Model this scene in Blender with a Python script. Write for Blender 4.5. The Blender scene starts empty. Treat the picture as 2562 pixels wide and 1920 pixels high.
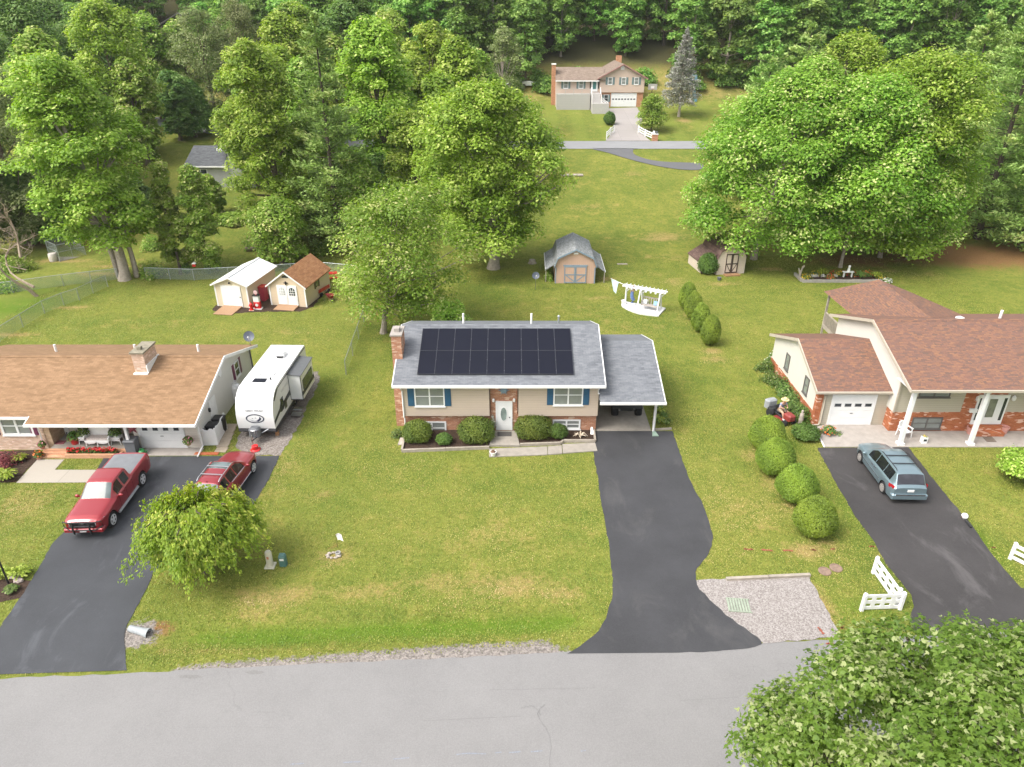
import bpy, bmesh, math, random
import numpy as np
from mathutils import Matrix, Vector
from mathutils.geometry import delaunay_2d_cdt
R = math.radians
SC = bpy.context.scene
COL = SC.collection
F = 1779.0; TH = R(27.3); CH = 23.7            # focal length (px of a 2562 px wide picture), pitch, camera height
W0 = {'1': (930, 780, .35262), '2': (0, 830, .3707), '3': (1860, 680, .32576), '4': (0, 1080, .374), '5': (480, 580, .217),
      '6': (1330, 560, .25769), '7': (1330, 100, .21248), '8': (1820, 980, .374), 'a': (0, 0, .48265), 'b': (400, 0, .48251),
      'c': (1000, 0, .42216), 'd': (1650, 0, .43429), 'e': (300, 1220, .5425), 'f': (1700, 1500, .3897), 'D': (0, 0, 1.15823),
      'N1': (1900, 960, .09653), 'N2': (560, 860, .1689), 'N3': (0, 1030, .18083), 'N4': (170, 1120, .13269), 'N5': (480, 1110, .09045),
      'N6': (2120, 1090, .10251), 'N7': (1510, 990, .07685), 'N8': (1520, 700, .07233), 'M1': (0, 480, .22923), 'M2': (400, 280, .16883),
      'M3': (1980, 660, .12658), 'M4': (800, 1320, .09042), 'M5': (620, 690, .1085), 'M6': (2220, 960, .15461), 'M7': (2420, 1080, .2531), 'M8': (0, 1130, .2353)}

# ---------------------------------------------------------------- terrain
_ky = [-60, 74, 80, 90, 100, 115, 121, 133, 145, 153, 165, 180, 200, 230, 270, 330, 420]
_kz = [0, 0, .3, 1.3, 2.9, 5.4, 5.5, 6.9, 8.36, 9.2, 14., 20, 27, 37, 50, 66, 80]
YS = np.unique(np.concatenate([np.arange(-60, 0, 10), np.arange(0, 16, 2), np.arange(16, 30, .4), np.arange(30, 76, .8), np.arange(76, 160, 1.5), np.arange(160, 421, 10)])).astype(float)
_fine = np.interp(np.arange(-60, 421, 1.), _ky, _kz)
_ker = np.ones(5) / 5
_sm = np.convolve(np.pad(_fine, 2, mode='edge'), _ker, 'valid')
ZS = np.interp(YS, np.arange(-60, 421, 1.), _sm)
def edge_y(x): return 21.2 + .0595 * x + np.where(np.abs(x) > 30, 0, 0)
def tz(x, y):
    x = np.asarray(x, float); y = np.asarray(y, float)
    z = np.interp(y, YS, ZS)
    m = 1 / (1 + np.exp(-(x + 15.0) * 3)) * 1 / (1 + np.exp((x - 2.6) * 3))
    z = z - .28 * m * np.exp(-((y - edge_y(x) - 1.75) / .75) ** 2)
    return z
def tzf(x, y): return float(tz(x, y))
def ray(k, x, y):
    ox, oy, s = W0[k]
    u = (ox + x * s - 1281) / F; v = (oy + y * s - 960) / F
    return u, math.cos(TH) - v * math.sin(TH), -math.sin(TH) - v * math.cos(TH)
def gz(k, x, y, z=0.):                          # where the sight line meets height z
    a, b, c = ray(k, x, y); t = (z - CH) / c
    return (a * t, b * t)
def at(k, x, y, Y):                             # where it meets depth Y
    a, b, c = ray(k, x, y); t = Y / b
    return (a * t, Y, CH + c * t)
def g(k, x, y):                                 # where it meets the ground
    a, b, c = ray(k, x, y)
    t = 15.
    while t < 420:
        if CH + c * t < tzf(a * t, b * t): break
        t += 1.
    lo, hi = t - 1., t
    for _ in range(25):
        m = (lo + hi) / 2
        if CH + c * m < tzf(a * m, b * m): hi = m
        else: lo = m
    return (a * hi, b * hi)
def colx(px, Y, z):                             # x for a 2212-px column at depth Y, height z
    return (px * 1.15823 - 1281) / F * (Y * math.cos(TH) + (CH - z) * math.sin(TH))
def topz(py, Y): return at('D', 1106, py, Y)[2]
def mpp(Y, z): return (Y * math.cos(TH) + (CH - z) * math.sin(TH)) / F * 1.15823

# ---------------------------------------------------------------- node helpers
def NN(t, typ, ins=None, **props):
    n = t.nodes.new(typ)
    for k, v in props.items(): setattr(n, k, v)
    for k, v in (ins or {}).items():
        if isinstance(v, bpy.types.NodeSocket): t.links.new(v, n.inputs[k])
        else: n.inputs[k].default_value = v
    return n
def c4(c): return (c[0], c[1], c[2], 1.) if len(c) == 3 else c
def mixc(t, f, a, b, mode='MIX'):
    n = t.nodes.new('ShaderNodeMix'); n.data_type = 'RGBA'; n.blend_type = mode
    for i, v in ((0, f), (6, a), (7, b)):
        if isinstance(v, bpy.types.NodeSocket): t.links.new(v, n.inputs[i])
        else: n.inputs[i].default_value = v if i == 0 else c4(v)
    return n.outputs[2]
def mth(t, op, a, b=None, c=None, clamp=False):
    n = t.nodes.new('ShaderNodeMath'); n.operation = op; n.use_clamp = clamp
    for i, v in enumerate((a, b, c)):
        if v is None: continue
        if isinstance(v, bpy.types.NodeSocket): t.links.new(v, n.inputs[i])
        else: n.inputs[i].default_value = v
    return n.outputs[0]
def ramp(t, f, stops, interp='LINEAR'):
    n = t.nodes.new('ShaderNodeValToRGB'); r = n.color_ramp; r.interpolation = interp
    while len(r.elements) < len(stops): r.elements.new(.5)
    for e, (p, c) in zip(r.elements, stops):
        e.position = p; e.color = c4(c) if not isinstance(c, (int, float)) else (c, c, c, 1)
    t.links.new(f, n.inputs[0]); return n.outputs[0]
def noise(t, vec, scale, detail=4, rough=.55, dist=0.):
    return NN(t, 'ShaderNodeTexNoise', {'Vector': vec, 'Scale': scale, 'Detail': detail, 'Roughness': rough, 'Distortion': dist}).outputs[0]
def new_mat(name, rough=.6, spec=.5, metal=0.):
    m = bpy.data.materials.new(name); m.use_nodes = True
    t = m.node_tree; b = t.nodes['Principled BSDF']
    b.inputs['Roughness'].default_value = rough; b.inputs['Metallic'].default_value = metal
    b.inputs['Specular IOR Level'].default_value = spec
    co = t.nodes.new('ShaderNodeTexCoord').outputs['Object']
    return m, t, b, co
def bump(t, b, h, strength=.3, dist=.02):
    n = NN(t, 'ShaderNodeBump', {'Height': h, 'Strength': strength, 'Distance': dist}); t.links.new(n.outputs[0], b.inputs['Normal'])
def lin(r, g_, b_):
    f = lambda v: (v / 255 / 12.92) if v <= 10 else ((v / 255 + .055) / 1.055) ** 2.4
    return (f(r), f(g_), f(b_))
def mul(c, k): return tuple(min(1, v * k) for v in c[:3])
_MC = {}
def paint(name, col, rough=.5, var=.12, scale=5, spec=.5, metal=0., bmp=0., coat=0.):
    if name in _MC: return _MC[name]
    m, t, b, co = new_mat(name, rough, spec, metal)
    n = noise(t, co, scale, 5, .6)
    c = mixc(t, ramp(t, n, [(.3, 0.), (.7, 1.)]), mul(col, 1 - var), mul(col, 1 + var * .6))
    t.links.new(c, b.inputs['Base Color'])
    if bmp: bump(t, b, noise(t, co, scale * 6, 3), bmp, .02)
    if coat: b.inputs['Coat Weight'].default_value = coat; b.inputs['Coat Roughness'].default_value = .05
    _MC[name] = m; return m
def siding(name, col, pitch=.16, vertical=False, lap_shade=.8):
    m, t, b, co = new_mat(name, .55, .35)
    s = NN(t, 'ShaderNodeSeparateXYZ', {0: co})
    v = mth(t, 'ADD', s.outputs[0], s.outputs[1]) if vertical else s.outputs[2]
    f = mth(t, 'FRACT', mth(t, 'DIVIDE', v, pitch))
    n = noise(t, co, 1.3, 4)
    base = mixc(t, n, mul(col, .93), mul(col, 1.05))
    line = ramp(t, f, [(0., 0.), (.12, 1.), (.93, 1.), (1., 0.)])  # darker line at each board edge: the lap's shadow painted into the colour
    c = mixc(t, line, mul(col, lap_shade), base)
    t.links.new(c, b.inputs['Base Color'])
    bump(t, b, f, .5, .015)
    return m
def brick(name, c1, c2, mortar, s=1., light=None):
    m, t, b, co = new_mat(name, .85, .2)
    sp = NN(t, 'ShaderNodeSeparateXYZ', {0: co})
    v = NN(t, 'ShaderNodeCombineXYZ', {0: mth(t, 'ADD', sp.outputs[0], sp.outputs[1]), 1: sp.outputs[2]})
    bt = NN(t, 'ShaderNodeTexBrick', {'Vector': v.outputs[0], 'Color1': c4(c1), 'Color2': c4(c2), 'Mortar': c4(mortar), 'Scale': 1.,
            'Mortar Size': .009 * s, 'Brick Width': .215 * s, 'Row Height': .075 * s, 'Bias': 0., 'Mortar Smooth': .2})
    vo = NN(t, 'ShaderNodeTexVoronoi', {'Vector': NN(t, 'ShaderNodeVectorMath', {0: v.outputs[0], 1: (4.6 / s, 13 / s, 1)}, operation='MULTIPLY').outputs[0], 'Scale': 1.})
    r = NN(t, 'ShaderNodeSeparateColor', {0: vo.outputs['Color']})
    c = mixc(t, ramp(t, r.outputs[0], [(.0, 0.), (1., .45)]), bt.outputs[0], mul(c1, .45))
    if light: c = mixc(t, ramp(t, r.outputs[1], [(.84, 0.), (.88, 1.)]), c, light)
    c = mixc(t, mth(t, 'MULTIPLY', noise(t, co, .8, 3), .3), c, mul(c2, 1.25))
    t.links.new(c, b.inputs['Base Color']); bump(t, b, bt.outputs[1], -.4, .01)
    return m
def shingle(name, cols, axis='x', slope=1.06, patch=.35, dirt=None):
    """rows of tabs running along x (axis 'x': courses step along y) or along y"""
    m, t, b, co = new_mat(name, .9, .25)
    sp = NN(t, 'ShaderNodeSeparateXYZ', {0: co})
    a, d = (sp.outputs[0], sp.outputs[1]) if axis == 'x' else (sp.outputs[1], sp.outputs[0])
    v = NN(t, 'ShaderNodeCombineXYZ', {0: a, 1: mth(t, 'MULTIPLY', d, slope)}).outputs[0]
    bt = NN(t, 'ShaderNodeTexBrick', {'Vector': v, 'Color1': (0, 0, 0, 1), 'Color2': (1, 1, 1, 1), 'Mortar': (.15, .15, .15, 1), 'Scale': 1.,
            'Mortar Size': .006, 'Brick Width': .33, 'Row Height': .145, 'Bias': 0.})
    vo = NN(t, 'ShaderNodeTexVoronoi', {'Vector': NN(t, 'ShaderNodeVectorMath', {0: v, 1: (2.4, 6.9, 1)}, operation='MULTIPLY').outputs[0], 'Scale': 1.})
    rnd = NN(t, 'ShaderNodeSeparateColor', {0: vo.outputs['Color']}).outputs[0]
    f = mth(t, 'ADD', mth(t, 'MULTIPLY', rnd, .6), mth(t, 'MULTIPLY', NN(t, 'ShaderNodeSeparateColor', {0: bt.outputs[0]}).outputs[0], .4))
    k = len(cols) - 1
    c = ramp(t, f, [(.1 + .8 * i / k, cc) for i, cc in enumerate(cols)])
    c = mixc(t, mth(t, 'MULTIPLY', bt.outputs[1], .55), c, mul(cols[0], .45))
    st = NN(t, 'ShaderNodeVectorMath', {0: v, 1: (.9, .16, 1)}, operation='MULTIPLY').outputs[0]
    n = noise(t, st, 1.2, 5, .6)
    c = mixc(t, mth(t, 'MULTIPLY', ramp(t, n, [(.35, 0.), (.75, 1.)]), patch), c, dirt or mul(cols[0], .6))
    t.links.new(c, b.inputs['Base Color'])
    bump(t, b, mth(t, 'ADD', bt.outputs[1], mth(t, 'MULTIPLY', rnd, -.5)), -.35, .012)
    return m
def glass(name, col=(.05, .06, .065), rough=.06, blinds=0., up=(.3, .3, .27)):
    m, t, b, co = new_mat(name, rough, .8)
    n = noise(t, co, 1.1, 3)
    c = mixc(t, ramp(t, n, [(.4, 0.), (.6, 1.)]), mul(col, .75), mul(col, 1.2))
    if blinds:
        s = NN(t, 'ShaderNodeSeparateXYZ', {0: co})
        f = mth(t, 'FRACT', mth(t, 'DIVIDE', s.outputs[2], .055))
        c = mixc(t, mth(t, 'MULTIPLY', ramp(t, f, [(.2, 0.), (.4, 1.)]), blinds), c, up)
    t.links.new(c, b.inputs['Base Color'])
    return m

# ---------------------------------------------------------------- mesh builder
class MB:
    def __init__(s, M=None): s.v = []; s.f = []; s.M = M
    def add(s, vs, fs):
        o = len(s.v)
        s.v += [tuple(s.M @ Vector(p)) for p in vs] if s.M is not None else [tuple(p) for p in vs]
        s.f += [tuple(o + i for i in f) for f in fs]; return s
    def box(s, x0, x1, y0, y1, z0, z1):
        return s.add([(x0, y0, z0), (x1, y0, z0), (x1, y1, z0), (x0, y1, z0), (x0, y0, z1), (x1, y0, z1), (x1, y1, z1), (x0, y1, z1)],
                     [(3, 2, 1, 0), (4, 5, 6, 7), (0, 1, 5, 4), (1, 2, 6, 5), (2, 3, 7, 6), (3, 0, 4, 7)])
    def bbox(s, x0, x1, y0, y1, z0, z1, c=.01):                  # box with chamfered vertical and top edges
        pts = lambda d: [(x0 + d, y0), (x1 - d, y0), (x1, y0 + d), (x1, y1 - d), (x1 - d, y1), (x0 + d, y1), (x0, y1 - d), (x0, y0 + d)]
        lo = [(x, y, z0) for x, y in pts(c)]; mi = [(x, y, z1 - c) for x, y in pts(c)]
        cx, cy = (x0 + x1) / 2, (y0 + y1) / 2
        kx, ky = max(0, 1 - 2 * c / (x1 - x0)), max(0, 1 - 2 * c / (y1 - y0))
        hi = [(cx + (x - cx) * kx, cy + (y - cy) * ky, z1) for x, y in pts(c)]
        f = [tuple(range(7, -1, -1)), tuple(range(16, 24))]
        for r in (0, 8):
            for i in range(8): f.append((r + i, r + (i + 1) % 8, r + 8 + (i + 1) % 8, r + 8 + i))
        return s.add(lo + mi + hi, f)
    def prism(s, poly, a, b, axis='x'):                          # polygon of (u,v) pushed along an axis
        n = len(poly)
        if axis == 'x': P = lambda u, v, w: (w, u, v)
        elif axis == 'y': P = lambda u, v, w: (u, w, v)
        else: P = lambda u, v, w: (u, v, w)
        vs = [P(u, v, a) for u, v in poly] + [P(u, v, b) for u, v in poly]
        return s.add(vs, [tuple(range(n))[::-1], tuple(range(n, 2 * n))] + [(i, (i + 1) % n, n + (i + 1) % n, n + i) for i in range(n)])
    def tube(s, pts, rad, n=8, cap=True):
        pts = [Vector(p) for p in pts]
        if not hasattr(rad, '__len__'): rad = [rad] * len(pts)
        vs = []; fs = []
        for i, p in enumerate(pts):
            d = (pts[min(i + 1, len(pts) - 1)] - pts[max(i - 1, 0)])
            d = d.normalized() if d.length > 1e-9 else Vector((0, 0, 1))
            u = d.cross(Vector((0, 0, 1)) if abs(d.z) < .9 else Vector((1, 0, 0))).normalized(); w = d.cross(u)
            for j in range(n):
                q = 2 * math.pi * j / n
                vs.append(p + (u * math.cos(q) + w * math.sin(q)) * rad[i])
        for i in range(len(pts) - 1):
            for j in range(n): fs.append((i * n + j, i * n + (j + 1) % n, (i + 1) * n + (j + 1) % n, (i + 1) * n + j))
        if cap: fs += [tuple(range(n))[::-1], tuple(range((len(pts) - 1) * n, len(pts) * n))]
        return s.add(vs, fs)
    def lathe(s, prof, n=16, c=(0, 0, 0), axis='z', cap=True):   # profile of (radius, height)
        vs = []; fs = []
        for r, h in prof:
            for j in range(n):
                q = 2 * math.pi * j / n; a, b = r * math.cos(q), r * math.sin(q)
                vs.append((c[0] + a, c[1] + b, c[2] + h) if axis == 'z' else ((c[0] + h, c[1] + a, c[2] + b) if axis == 'x' else (c[0] + a, c[1] + h, c[2] + b)))
        for i in range(len(prof) - 1):
            for j in range(n): fs.append((i * n + j, i * n + (j + 1) % n, (i + 1) * n + (j + 1) % n, (i + 1) * n + j))
        if cap: fs += [tuple(range(n))[::-1], tuple(range((len(prof) - 1) * n, len(prof) * n))]
        return s.add(vs, fs)
    def ball(s, c, r, n=12, m=8, noise_=0., rng=None):
        rx, ry, rz = r if hasattr(r, '__len__') else (r, r, r)
        prof = []; vs = [(c[0], c[1], c[2] - rz)]; fs = []
        for i in range(1, m):
            a = -math.pi / 2 + math.pi * i / m
            for j in range(n):
                q = 2 * math.pi * j / n; k = 1 + (rng.uniform(-noise_, noise_) if rng else 0)
                vs.append((c[0] + rx * k * math.cos(a) * math.cos(q), c[1] + ry * k * math.cos(a) * math.sin(q), c[2] + rz * k * math.sin(a)))
        vs.append((c[0], c[1], c[2] + rz)); T = len(vs) - 1
        for j in range(n):
            fs.append((0, 1 + (j + 1) % n, 1 + j)); fs.append((T, T - n + j, T - n + (j + 1) % n))
        for i in range(m - 2):
            for j in range(n): fs.append((1 + i * n + j, 1 + i * n + (j + 1) % n, 1 + (i + 1) * n + (j + 1) % n, 1 + (i + 1) * n + j))
        return s.add(vs, fs)
    def build(s, name, mat, parent=None, smooth=False, loc=None, angle=40):
        me = bpy.data.meshes.new(name); me.from_pydata(s.v, [], s.f); me.update()
        bm = bmesh.new(); bm.from_mesh(me); bmesh.ops.recalc_face_normals(bm, faces=bm.faces); bm.to_mesh(me); bm.free()
        me.materials.append(mat)
        if smooth:
            me.polygons.foreach_set('use_smooth', [True] * len(me.polygons))
            try: me.set_sharp_from_angle(angle=R(angle))
            except Exception: pass
        o = bpy.data.objects.new(name, me); COL.objects.link(o)
        if parent: o.parent = parent
        if loc: o.location = loc
        return o
def tag(o, label=None, cat=None, group=None, kind=None):
    if label: o['label'] = label
    if cat: o['category'] = cat
    if group: o['group'] = group
    if kind: o['kind'] = kind
    return o
def thing(name, label, cat, loc=(0, 0, 0), rz=0., group=None, scale=None):
    o = bpy.data.objects.new(name, None); COL.objects.link(o)
    o.empty_display_size = .3
    o.location = loc; o.rotation_euler = (0, 0, rz)
    if scale: o.scale = scale
    return tag(o, label, cat, group)
def gl(x, y): return (x, y, tzf(x, y))
def copy_tree(o, parent=None):
    c = o.copy(); COL.objects.link(c)
    if parent: c.parent = parent
    for ch in list(o.children): copy_tree(ch, c)
    return c
def rbox(mb, c, sx, sy, sz, rz=0., rx=0., ry=0.):
    old = mb.M
    mb.M = (old or Matrix()) @ Matrix.Translation(c) @ Matrix.Rotation(rz, 4, 'Z') @ Matrix.Rotation(ry, 4, 'Y') @ Matrix.Rotation(rx, 4, 'X')
    mb.box(-sx / 2, sx / 2, -sy / 2, sy / 2, -sz / 2, sz / 2); mb.M = old
def catmull(P, sub=6, closed=True):
    P = [np.array(p, float) for p in P]; n = len(P); out = []
    for i in range(n if closed else n - 1):
        p0, p1, p2, p3 = (P[(i - 1) % n], P[i], P[(i + 1) % n], P[(i + 2) % n]) if closed else (P[max(i - 1, 0)], P[i], P[i + 1], P[min(i + 2, n - 1)])
        for k in range(sub):
            t = k / sub
            out.append(.5 * ((2 * p1) + (-p0 + p2) * t + (2 * p0 - 5 * p1 + 4 * p2 - p3) * t * t + (-p0 + 3 * p1 - 3 * p2 + p3) * t ** 3))
    if not closed: out.append(P[-1])
    return out
def jag(P, amp, step=.35, seed=1, closed=True):                  # ragged outline
    rng = random.Random(seed); out = []
    n = len(P)
    for i in range(n if closed else n - 1):
        a = np.array(P[i], float); b = np.array(P[(i + 1) % n], float); L = np.linalg.norm(b - a); k = max(1, int(L / step))
        nr = np.array([-(b - a)[1], (b - a)[0]]) / max(L, 1e-6)
        for j in range(k):
            out.append(a + (b - a) * j / k + nr * rng.uniform(-amp, amp))
    if not closed: out.append(np.array(P[-1], float))
    return out
EXCL = []
def sheet(name, pts, mat, off, kind='structure', label=None, cat=None):
    """a ground sheet that follows the terrain"""
    EXCL.append([(float(p[0]), float(p[1])) for p in pts])
    bm = bmesh.new()
    n = len(pts)
    vc, _, fc = delaunay_2d_cdt([Vector((float(p[0]), float(p[1]))) for p in pts], [], [list(range(n))], 1, 1e-4)[:3]
    vs = [bm.verts.new((p[0], p[1], 0)) for p in vc]
    for f in fc: bm.faces.new([vs[i] for i in f])
    ys = [p[1] for p in pts]
    if max(ys) > 70:
        for y in YS:
            if min(ys) < y < max(ys):
                bmesh.ops.bisect_plane(bm, geom=bm.verts[:] + bm.edges[:] + bm.faces[:], plane_co=(0, float(y), 0), plane_no=(0, 1, 0))
    for v in bm.verts: v.co.z = (tzf(v.co.x, v.co.y) if v.co.y > 60 else 0) + off
    bmesh.ops.recalc_face_normals(bm, faces=bm.faces)
    if bm.faces[:] and sum(fa.normal.z for fa in bm.faces) < 0:
        bmesh.ops.reverse_faces(bm, faces=bm.faces)
    me = bpy.data.meshes.new(name); bm.to_mesh(me); bm.free(); me.materials.append(mat)
    o = bpy.data.objects.new(name, me); COL.objects.link(o)
    return tag(o, label, cat, None, kind)
def slab(name, pts, mat, z0, z1, **k):
    EXCL.append([(float(p[0]), float(p[1])) for p in pts])
    mb = MB().prism([(float(p[0]), float(p[1])) for p in pts], z0, z1, 'z')
    return mb.build(name, mat)
# ---------------------------------------------------------------- world, light, camera
w = bpy.data.worlds.new('World'); SC.world = w; w.use_nodes = True
wt = w.node_tree; bg = wt.nodes['Background']
SUN_AZ, SUN_EL = R(-118), R(52)                    # azimuth from +Y (clockwise), height
sky = wt.nodes.new('ShaderNodeTexSky'); sky.sky_type = 'NISHITA'; sky.sun_disc = False
sky.sun_elevation = SUN_EL; sky.sun_rotation = SUN_AZ; sky.air_density = 1.2; sky.dust_density = 5.; sky.ozone_density = 1.
hs = NN(wt, 'ShaderNodeHueSaturation', {'Saturation': .28, 'Value': 1.0, 'Color': sky.outputs[0]})
wt.links.new(hs.outputs[0], bg.inputs[0]); bg.inputs[1].default_value = .15
sl = bpy.data.lights.new('sun', 'SUN'); sl.energy = .95; sl.angle = R(24); sl.color = (1., .95, .87)
so = bpy.data.objects.new('sun', sl); COL.objects.link(so)
sd = Vector((math.sin(SUN_AZ) * math.cos(SUN_EL), math.cos(SUN_AZ) * math.cos(SUN_EL), math.sin(SUN_EL)))
so.rotation_euler = sd.to_track_quat('Z', 'Y').to_euler(); so.location = (0, 0, 60)
SC.view_settings.view_transform = 'Standard'; SC.view_settings.look = 'None'; SC.view_settings.gamma = 1; SC.view_settings.exposure = EXPOSURE = 1.30
SC.view_settings.use_curve_mapping = False
cd = bpy.data.cameras.new('camera'); cd.sensor_width = 36; cd.lens = F / 2562 * 36; cd.clip_end = 2000; cd.clip_start = .2
co_ = bpy.data.objects.new('camera', cd); COL.objects.link(co_); co_.location = (0, 0, CH); co_.rotation_euler = (math.pi / 2 - TH, 0, 0)
SC.camera = co_
SC.cycles.max_bounces = 6; SC.cycles.diffuse_bounces = 3; SC.cycles.glossy_bounces = 3; SC.cycles.transmission_bounces = 4; SC.cycles.transparent_max_bounces = 6
SC.cycles.caustics_reflective = False; SC.cycles.caustics_refractive = False

# ---------------------------------------------------------------- materials
WHITE = paint('white_vinyl', (.72, .72, .71), .45, .05, 2)
WHITE2 = paint('white_paint', (.74, .73, .71), .55, .08, 3)
TRIM = paint('trim_white', (.70, .69, .675), .5, .06, 3)
BLACK = paint('black_plastic', (.018, .018, .02), .5, .2, 4)
RUB = paint('rubber', (.022, .022, .023), .85, .25, 8, .3)
DARK = paint('dark_void', (.012, .012, .012), .9, .1, 3, .1)
CHROME = paint('chrome', (.62, .62, .63), .22, .06, 3, .5, 1.)
ALU = paint('aluminium', (.55, .56, .57), .38, .1, 4, .5, 1.)
GALV = paint('galvanised', (.42, .45, .45), .5, .15, 6, .5, .7)
GREYP = paint('grey_plastic', (.11, .115, .125), .6, .12, 4)
CONC = paint('concrete', (.29, .262, .225), .9, .16, 2.2, .2, bmp=.2)
CONC2 = paint('pale_concrete', (.33, .298, .268), .9, .14, 2., .2, bmp=.2)
WOODG = paint('weathered_wood', (.33, .29, .24), .85, .22, 3, .2, bmp=.3)
WOODB = paint('brown_wood', (.30, .17, .09), .8, .2, 3, .2, bmp=.3)
TERRA = paint('terracotta', (.48, .22, .16), .75, .1, 4)
REDP = paint('red_paint', (.42, .02, .02), .35, .12, 4)
REDO = paint('red_enamel', (.55, .02, .022), .25, .08, 3)
MULCH = paint('mulch', (.060, .040, .030), .95, .55, 9, .1, bmp=.8)
STONE = paint('stone', (.38, .33, .28), .85, .25, 5, .2, bmp=.4)
BLUET = paint('blue_shutter', (.022, .085, .16), .5, .1, 3)
GREENP = paint('green_plastic', (.03, .22, .06), .5, .1, 3)
UGREEN = paint('utility_green', (.07, .16, .14), .5, .12, 4)
CREAM = paint('cream_plastic', (.55, .52, .40), .5, .08, 3)
BARK = paint('bark', (.17, .135, .105), .95, .4, 6, .1, bmp=.8)
BARKL = paint('pale_bark', (.36, .31, .26), .95, .3, 5, .1, bmp=.6)
BARKD = paint('dark_bark', (.10, .08, .065), .95, .35, 5, .1, bmp=.7)
BARE = paint('bare_wood', (.33, .26, .20), .95, .25, 5, .1)
PANE = glass('window_pane', (.13, .15, .15), .07, .55, (.34, .35, .32))
PANED = glass('dark_pane', (.035, .042, .048), .05)
AUTOG = glass('auto_glass', (.012, .014, .015), .06)
AUTOW = glass('windshield_glass', (.07, .09, .09), .05)

def asphalt(name, col, spk=.35, crack=0., stain=None, rough=.85, bl=.07):
    m, t, b, co = new_mat(name, rough, .35)
    n1 = noise(t, co, .35, 5, .6); n2 = noise(t, co, 18, 3, .7); n3 = noise(t, co, 2.2, 5, .65)
    c = mixc(t, ramp(t, n1, [(.3, 0.), (.7, 1.)]), mul(col, 1 - bl), mul(col, 1 + bl))
    c = mixc(t, mth(t, 'MULTIPLY', ramp(t, n2, [(.35, 0.), (.7, 1.)]), spk), c, mul(col, 1.7))
    c = mixc(t, mth(t, 'MULTIPLY', ramp(t, n3, [(.5, 0.), (.8, 1.)]), .22), c, mul(col, .75))
    if stain:
        st = NN(t, 'ShaderNodeVectorMath', {0: co, 1: (1., .45, 1)}, operation='MULTIPLY').outputs[0]
        c = mixc(t, mth(t, 'MULTIPLY', ramp(t, noise(t, st, .55, 7, .68, .6), [(.54, 0.), (.72, 1.)]), stain[1]), c, stain[0])
    if crack:
        wv = NN(t, 'ShaderNodeVectorMath', {0: co, 1: NN(t, 'ShaderNodeTexNoise', {'Vector': co, 'Scale': 1.6, 'Detail': 5.}).outputs[1]}, operation='ADD').outputs[0]
        vo = NN(t, 'ShaderNodeTexVoronoi', {'Vector': NN(t, 'ShaderNodeVectorMath', {0: wv, 1: (.16, .3, 1)}, operation='MULTIPLY').outputs[0], 'Scale': 1.}, feature='DISTANCE_TO_EDGE')
        f = ramp(t, vo.outputs[0], [(0., 1.), (.006, 0.)])
        f = mth(t, 'MULTIPLY', f, ramp(t, noise(t, co, .12, 3), [(.48, 0.), (.62, crack)]))
        c = mixc(t, f, c, mul(col, .4))
    t.links.new(c, b.inputs['Base Color']); bump(t, b, n2, .25, .01)
    return m
ROADM = asphalt('old_asphalt', (.178, .173, .170), .3, .3, ((.20, .195, .19), .3))
DRIVEM = asphalt('fresh_asphalt', (.040, .040, .043), .25, 0, ((.11, .105, .10), .35), .7, .22)
DRIVEL = asphalt('sealed_asphalt', (.040, .042, .047), .25, 0, ((.17, .18, .20), .35), .6, .2)
DRIVER = asphalt('worn_asphalt', (.040, .037, .037), .3, 0, ((.15, .14, .14), .42), .8, .22)
DRIVEF = asphalt('far_asphalt', (.10, .10, .105), .3)
def gravel(name, c1, c2, c3, sc=16):
    m, t, b, co = new_mat(name, .9, .2)
    vo = NN(t, 'ShaderNodeTexVoronoi', {'Vector': co, 'Scale': float(sc)})
    r = NN(t, 'ShaderNodeSeparateColor', {0: vo.outputs['Color']}).outputs[0]
    c = ramp(t, r, [(0., c1), (.5, c2), (1., c3)])
    c = mixc(t, mth(t, 'MULTIPLY', noise(t, co, .9, 4), .5), c, c2)
    t.links.new(c, b.inputs['Base Color']); bump(t, b, vo.outputs[0], -.7, .03)
    return m
GRAVELM = gravel('pale_gravel', (.14, .12, .11), (.25, .225, .21), (.36, .335, .32), 22)
GRAVELD = gravel('brown_gravel', (.10, .085, .07), (.19, .165, .145), (.30, .27, .25), 14)
def flagstone(name, col, px, py):
    m, t, b, co = new_mat(name, .9, .2)
    bt = NN(t, 'ShaderNodeTexBrick', {'Vector': co, 'Color1': c4(mul(col, .93)), 'Color2': c4(mul(col, 1.05)), 'Mortar': c4(mul(col, .5)), 'Scale': 1., 'Mortar Size': .012, 'Brick Width': px, 'Row Height': py}, offset=0.)
    c = mixc(t, mth(t, 'MULTIPLY', noise(t, co, 5, 5, .7), .4), bt.outputs[0], mul(col, .75))
    t.links.new(c, b.inputs['Base Color']); return m
WALK = flagstone('walk_concrete', (.36, .325, .275), 2.6, 3.0)

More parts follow.
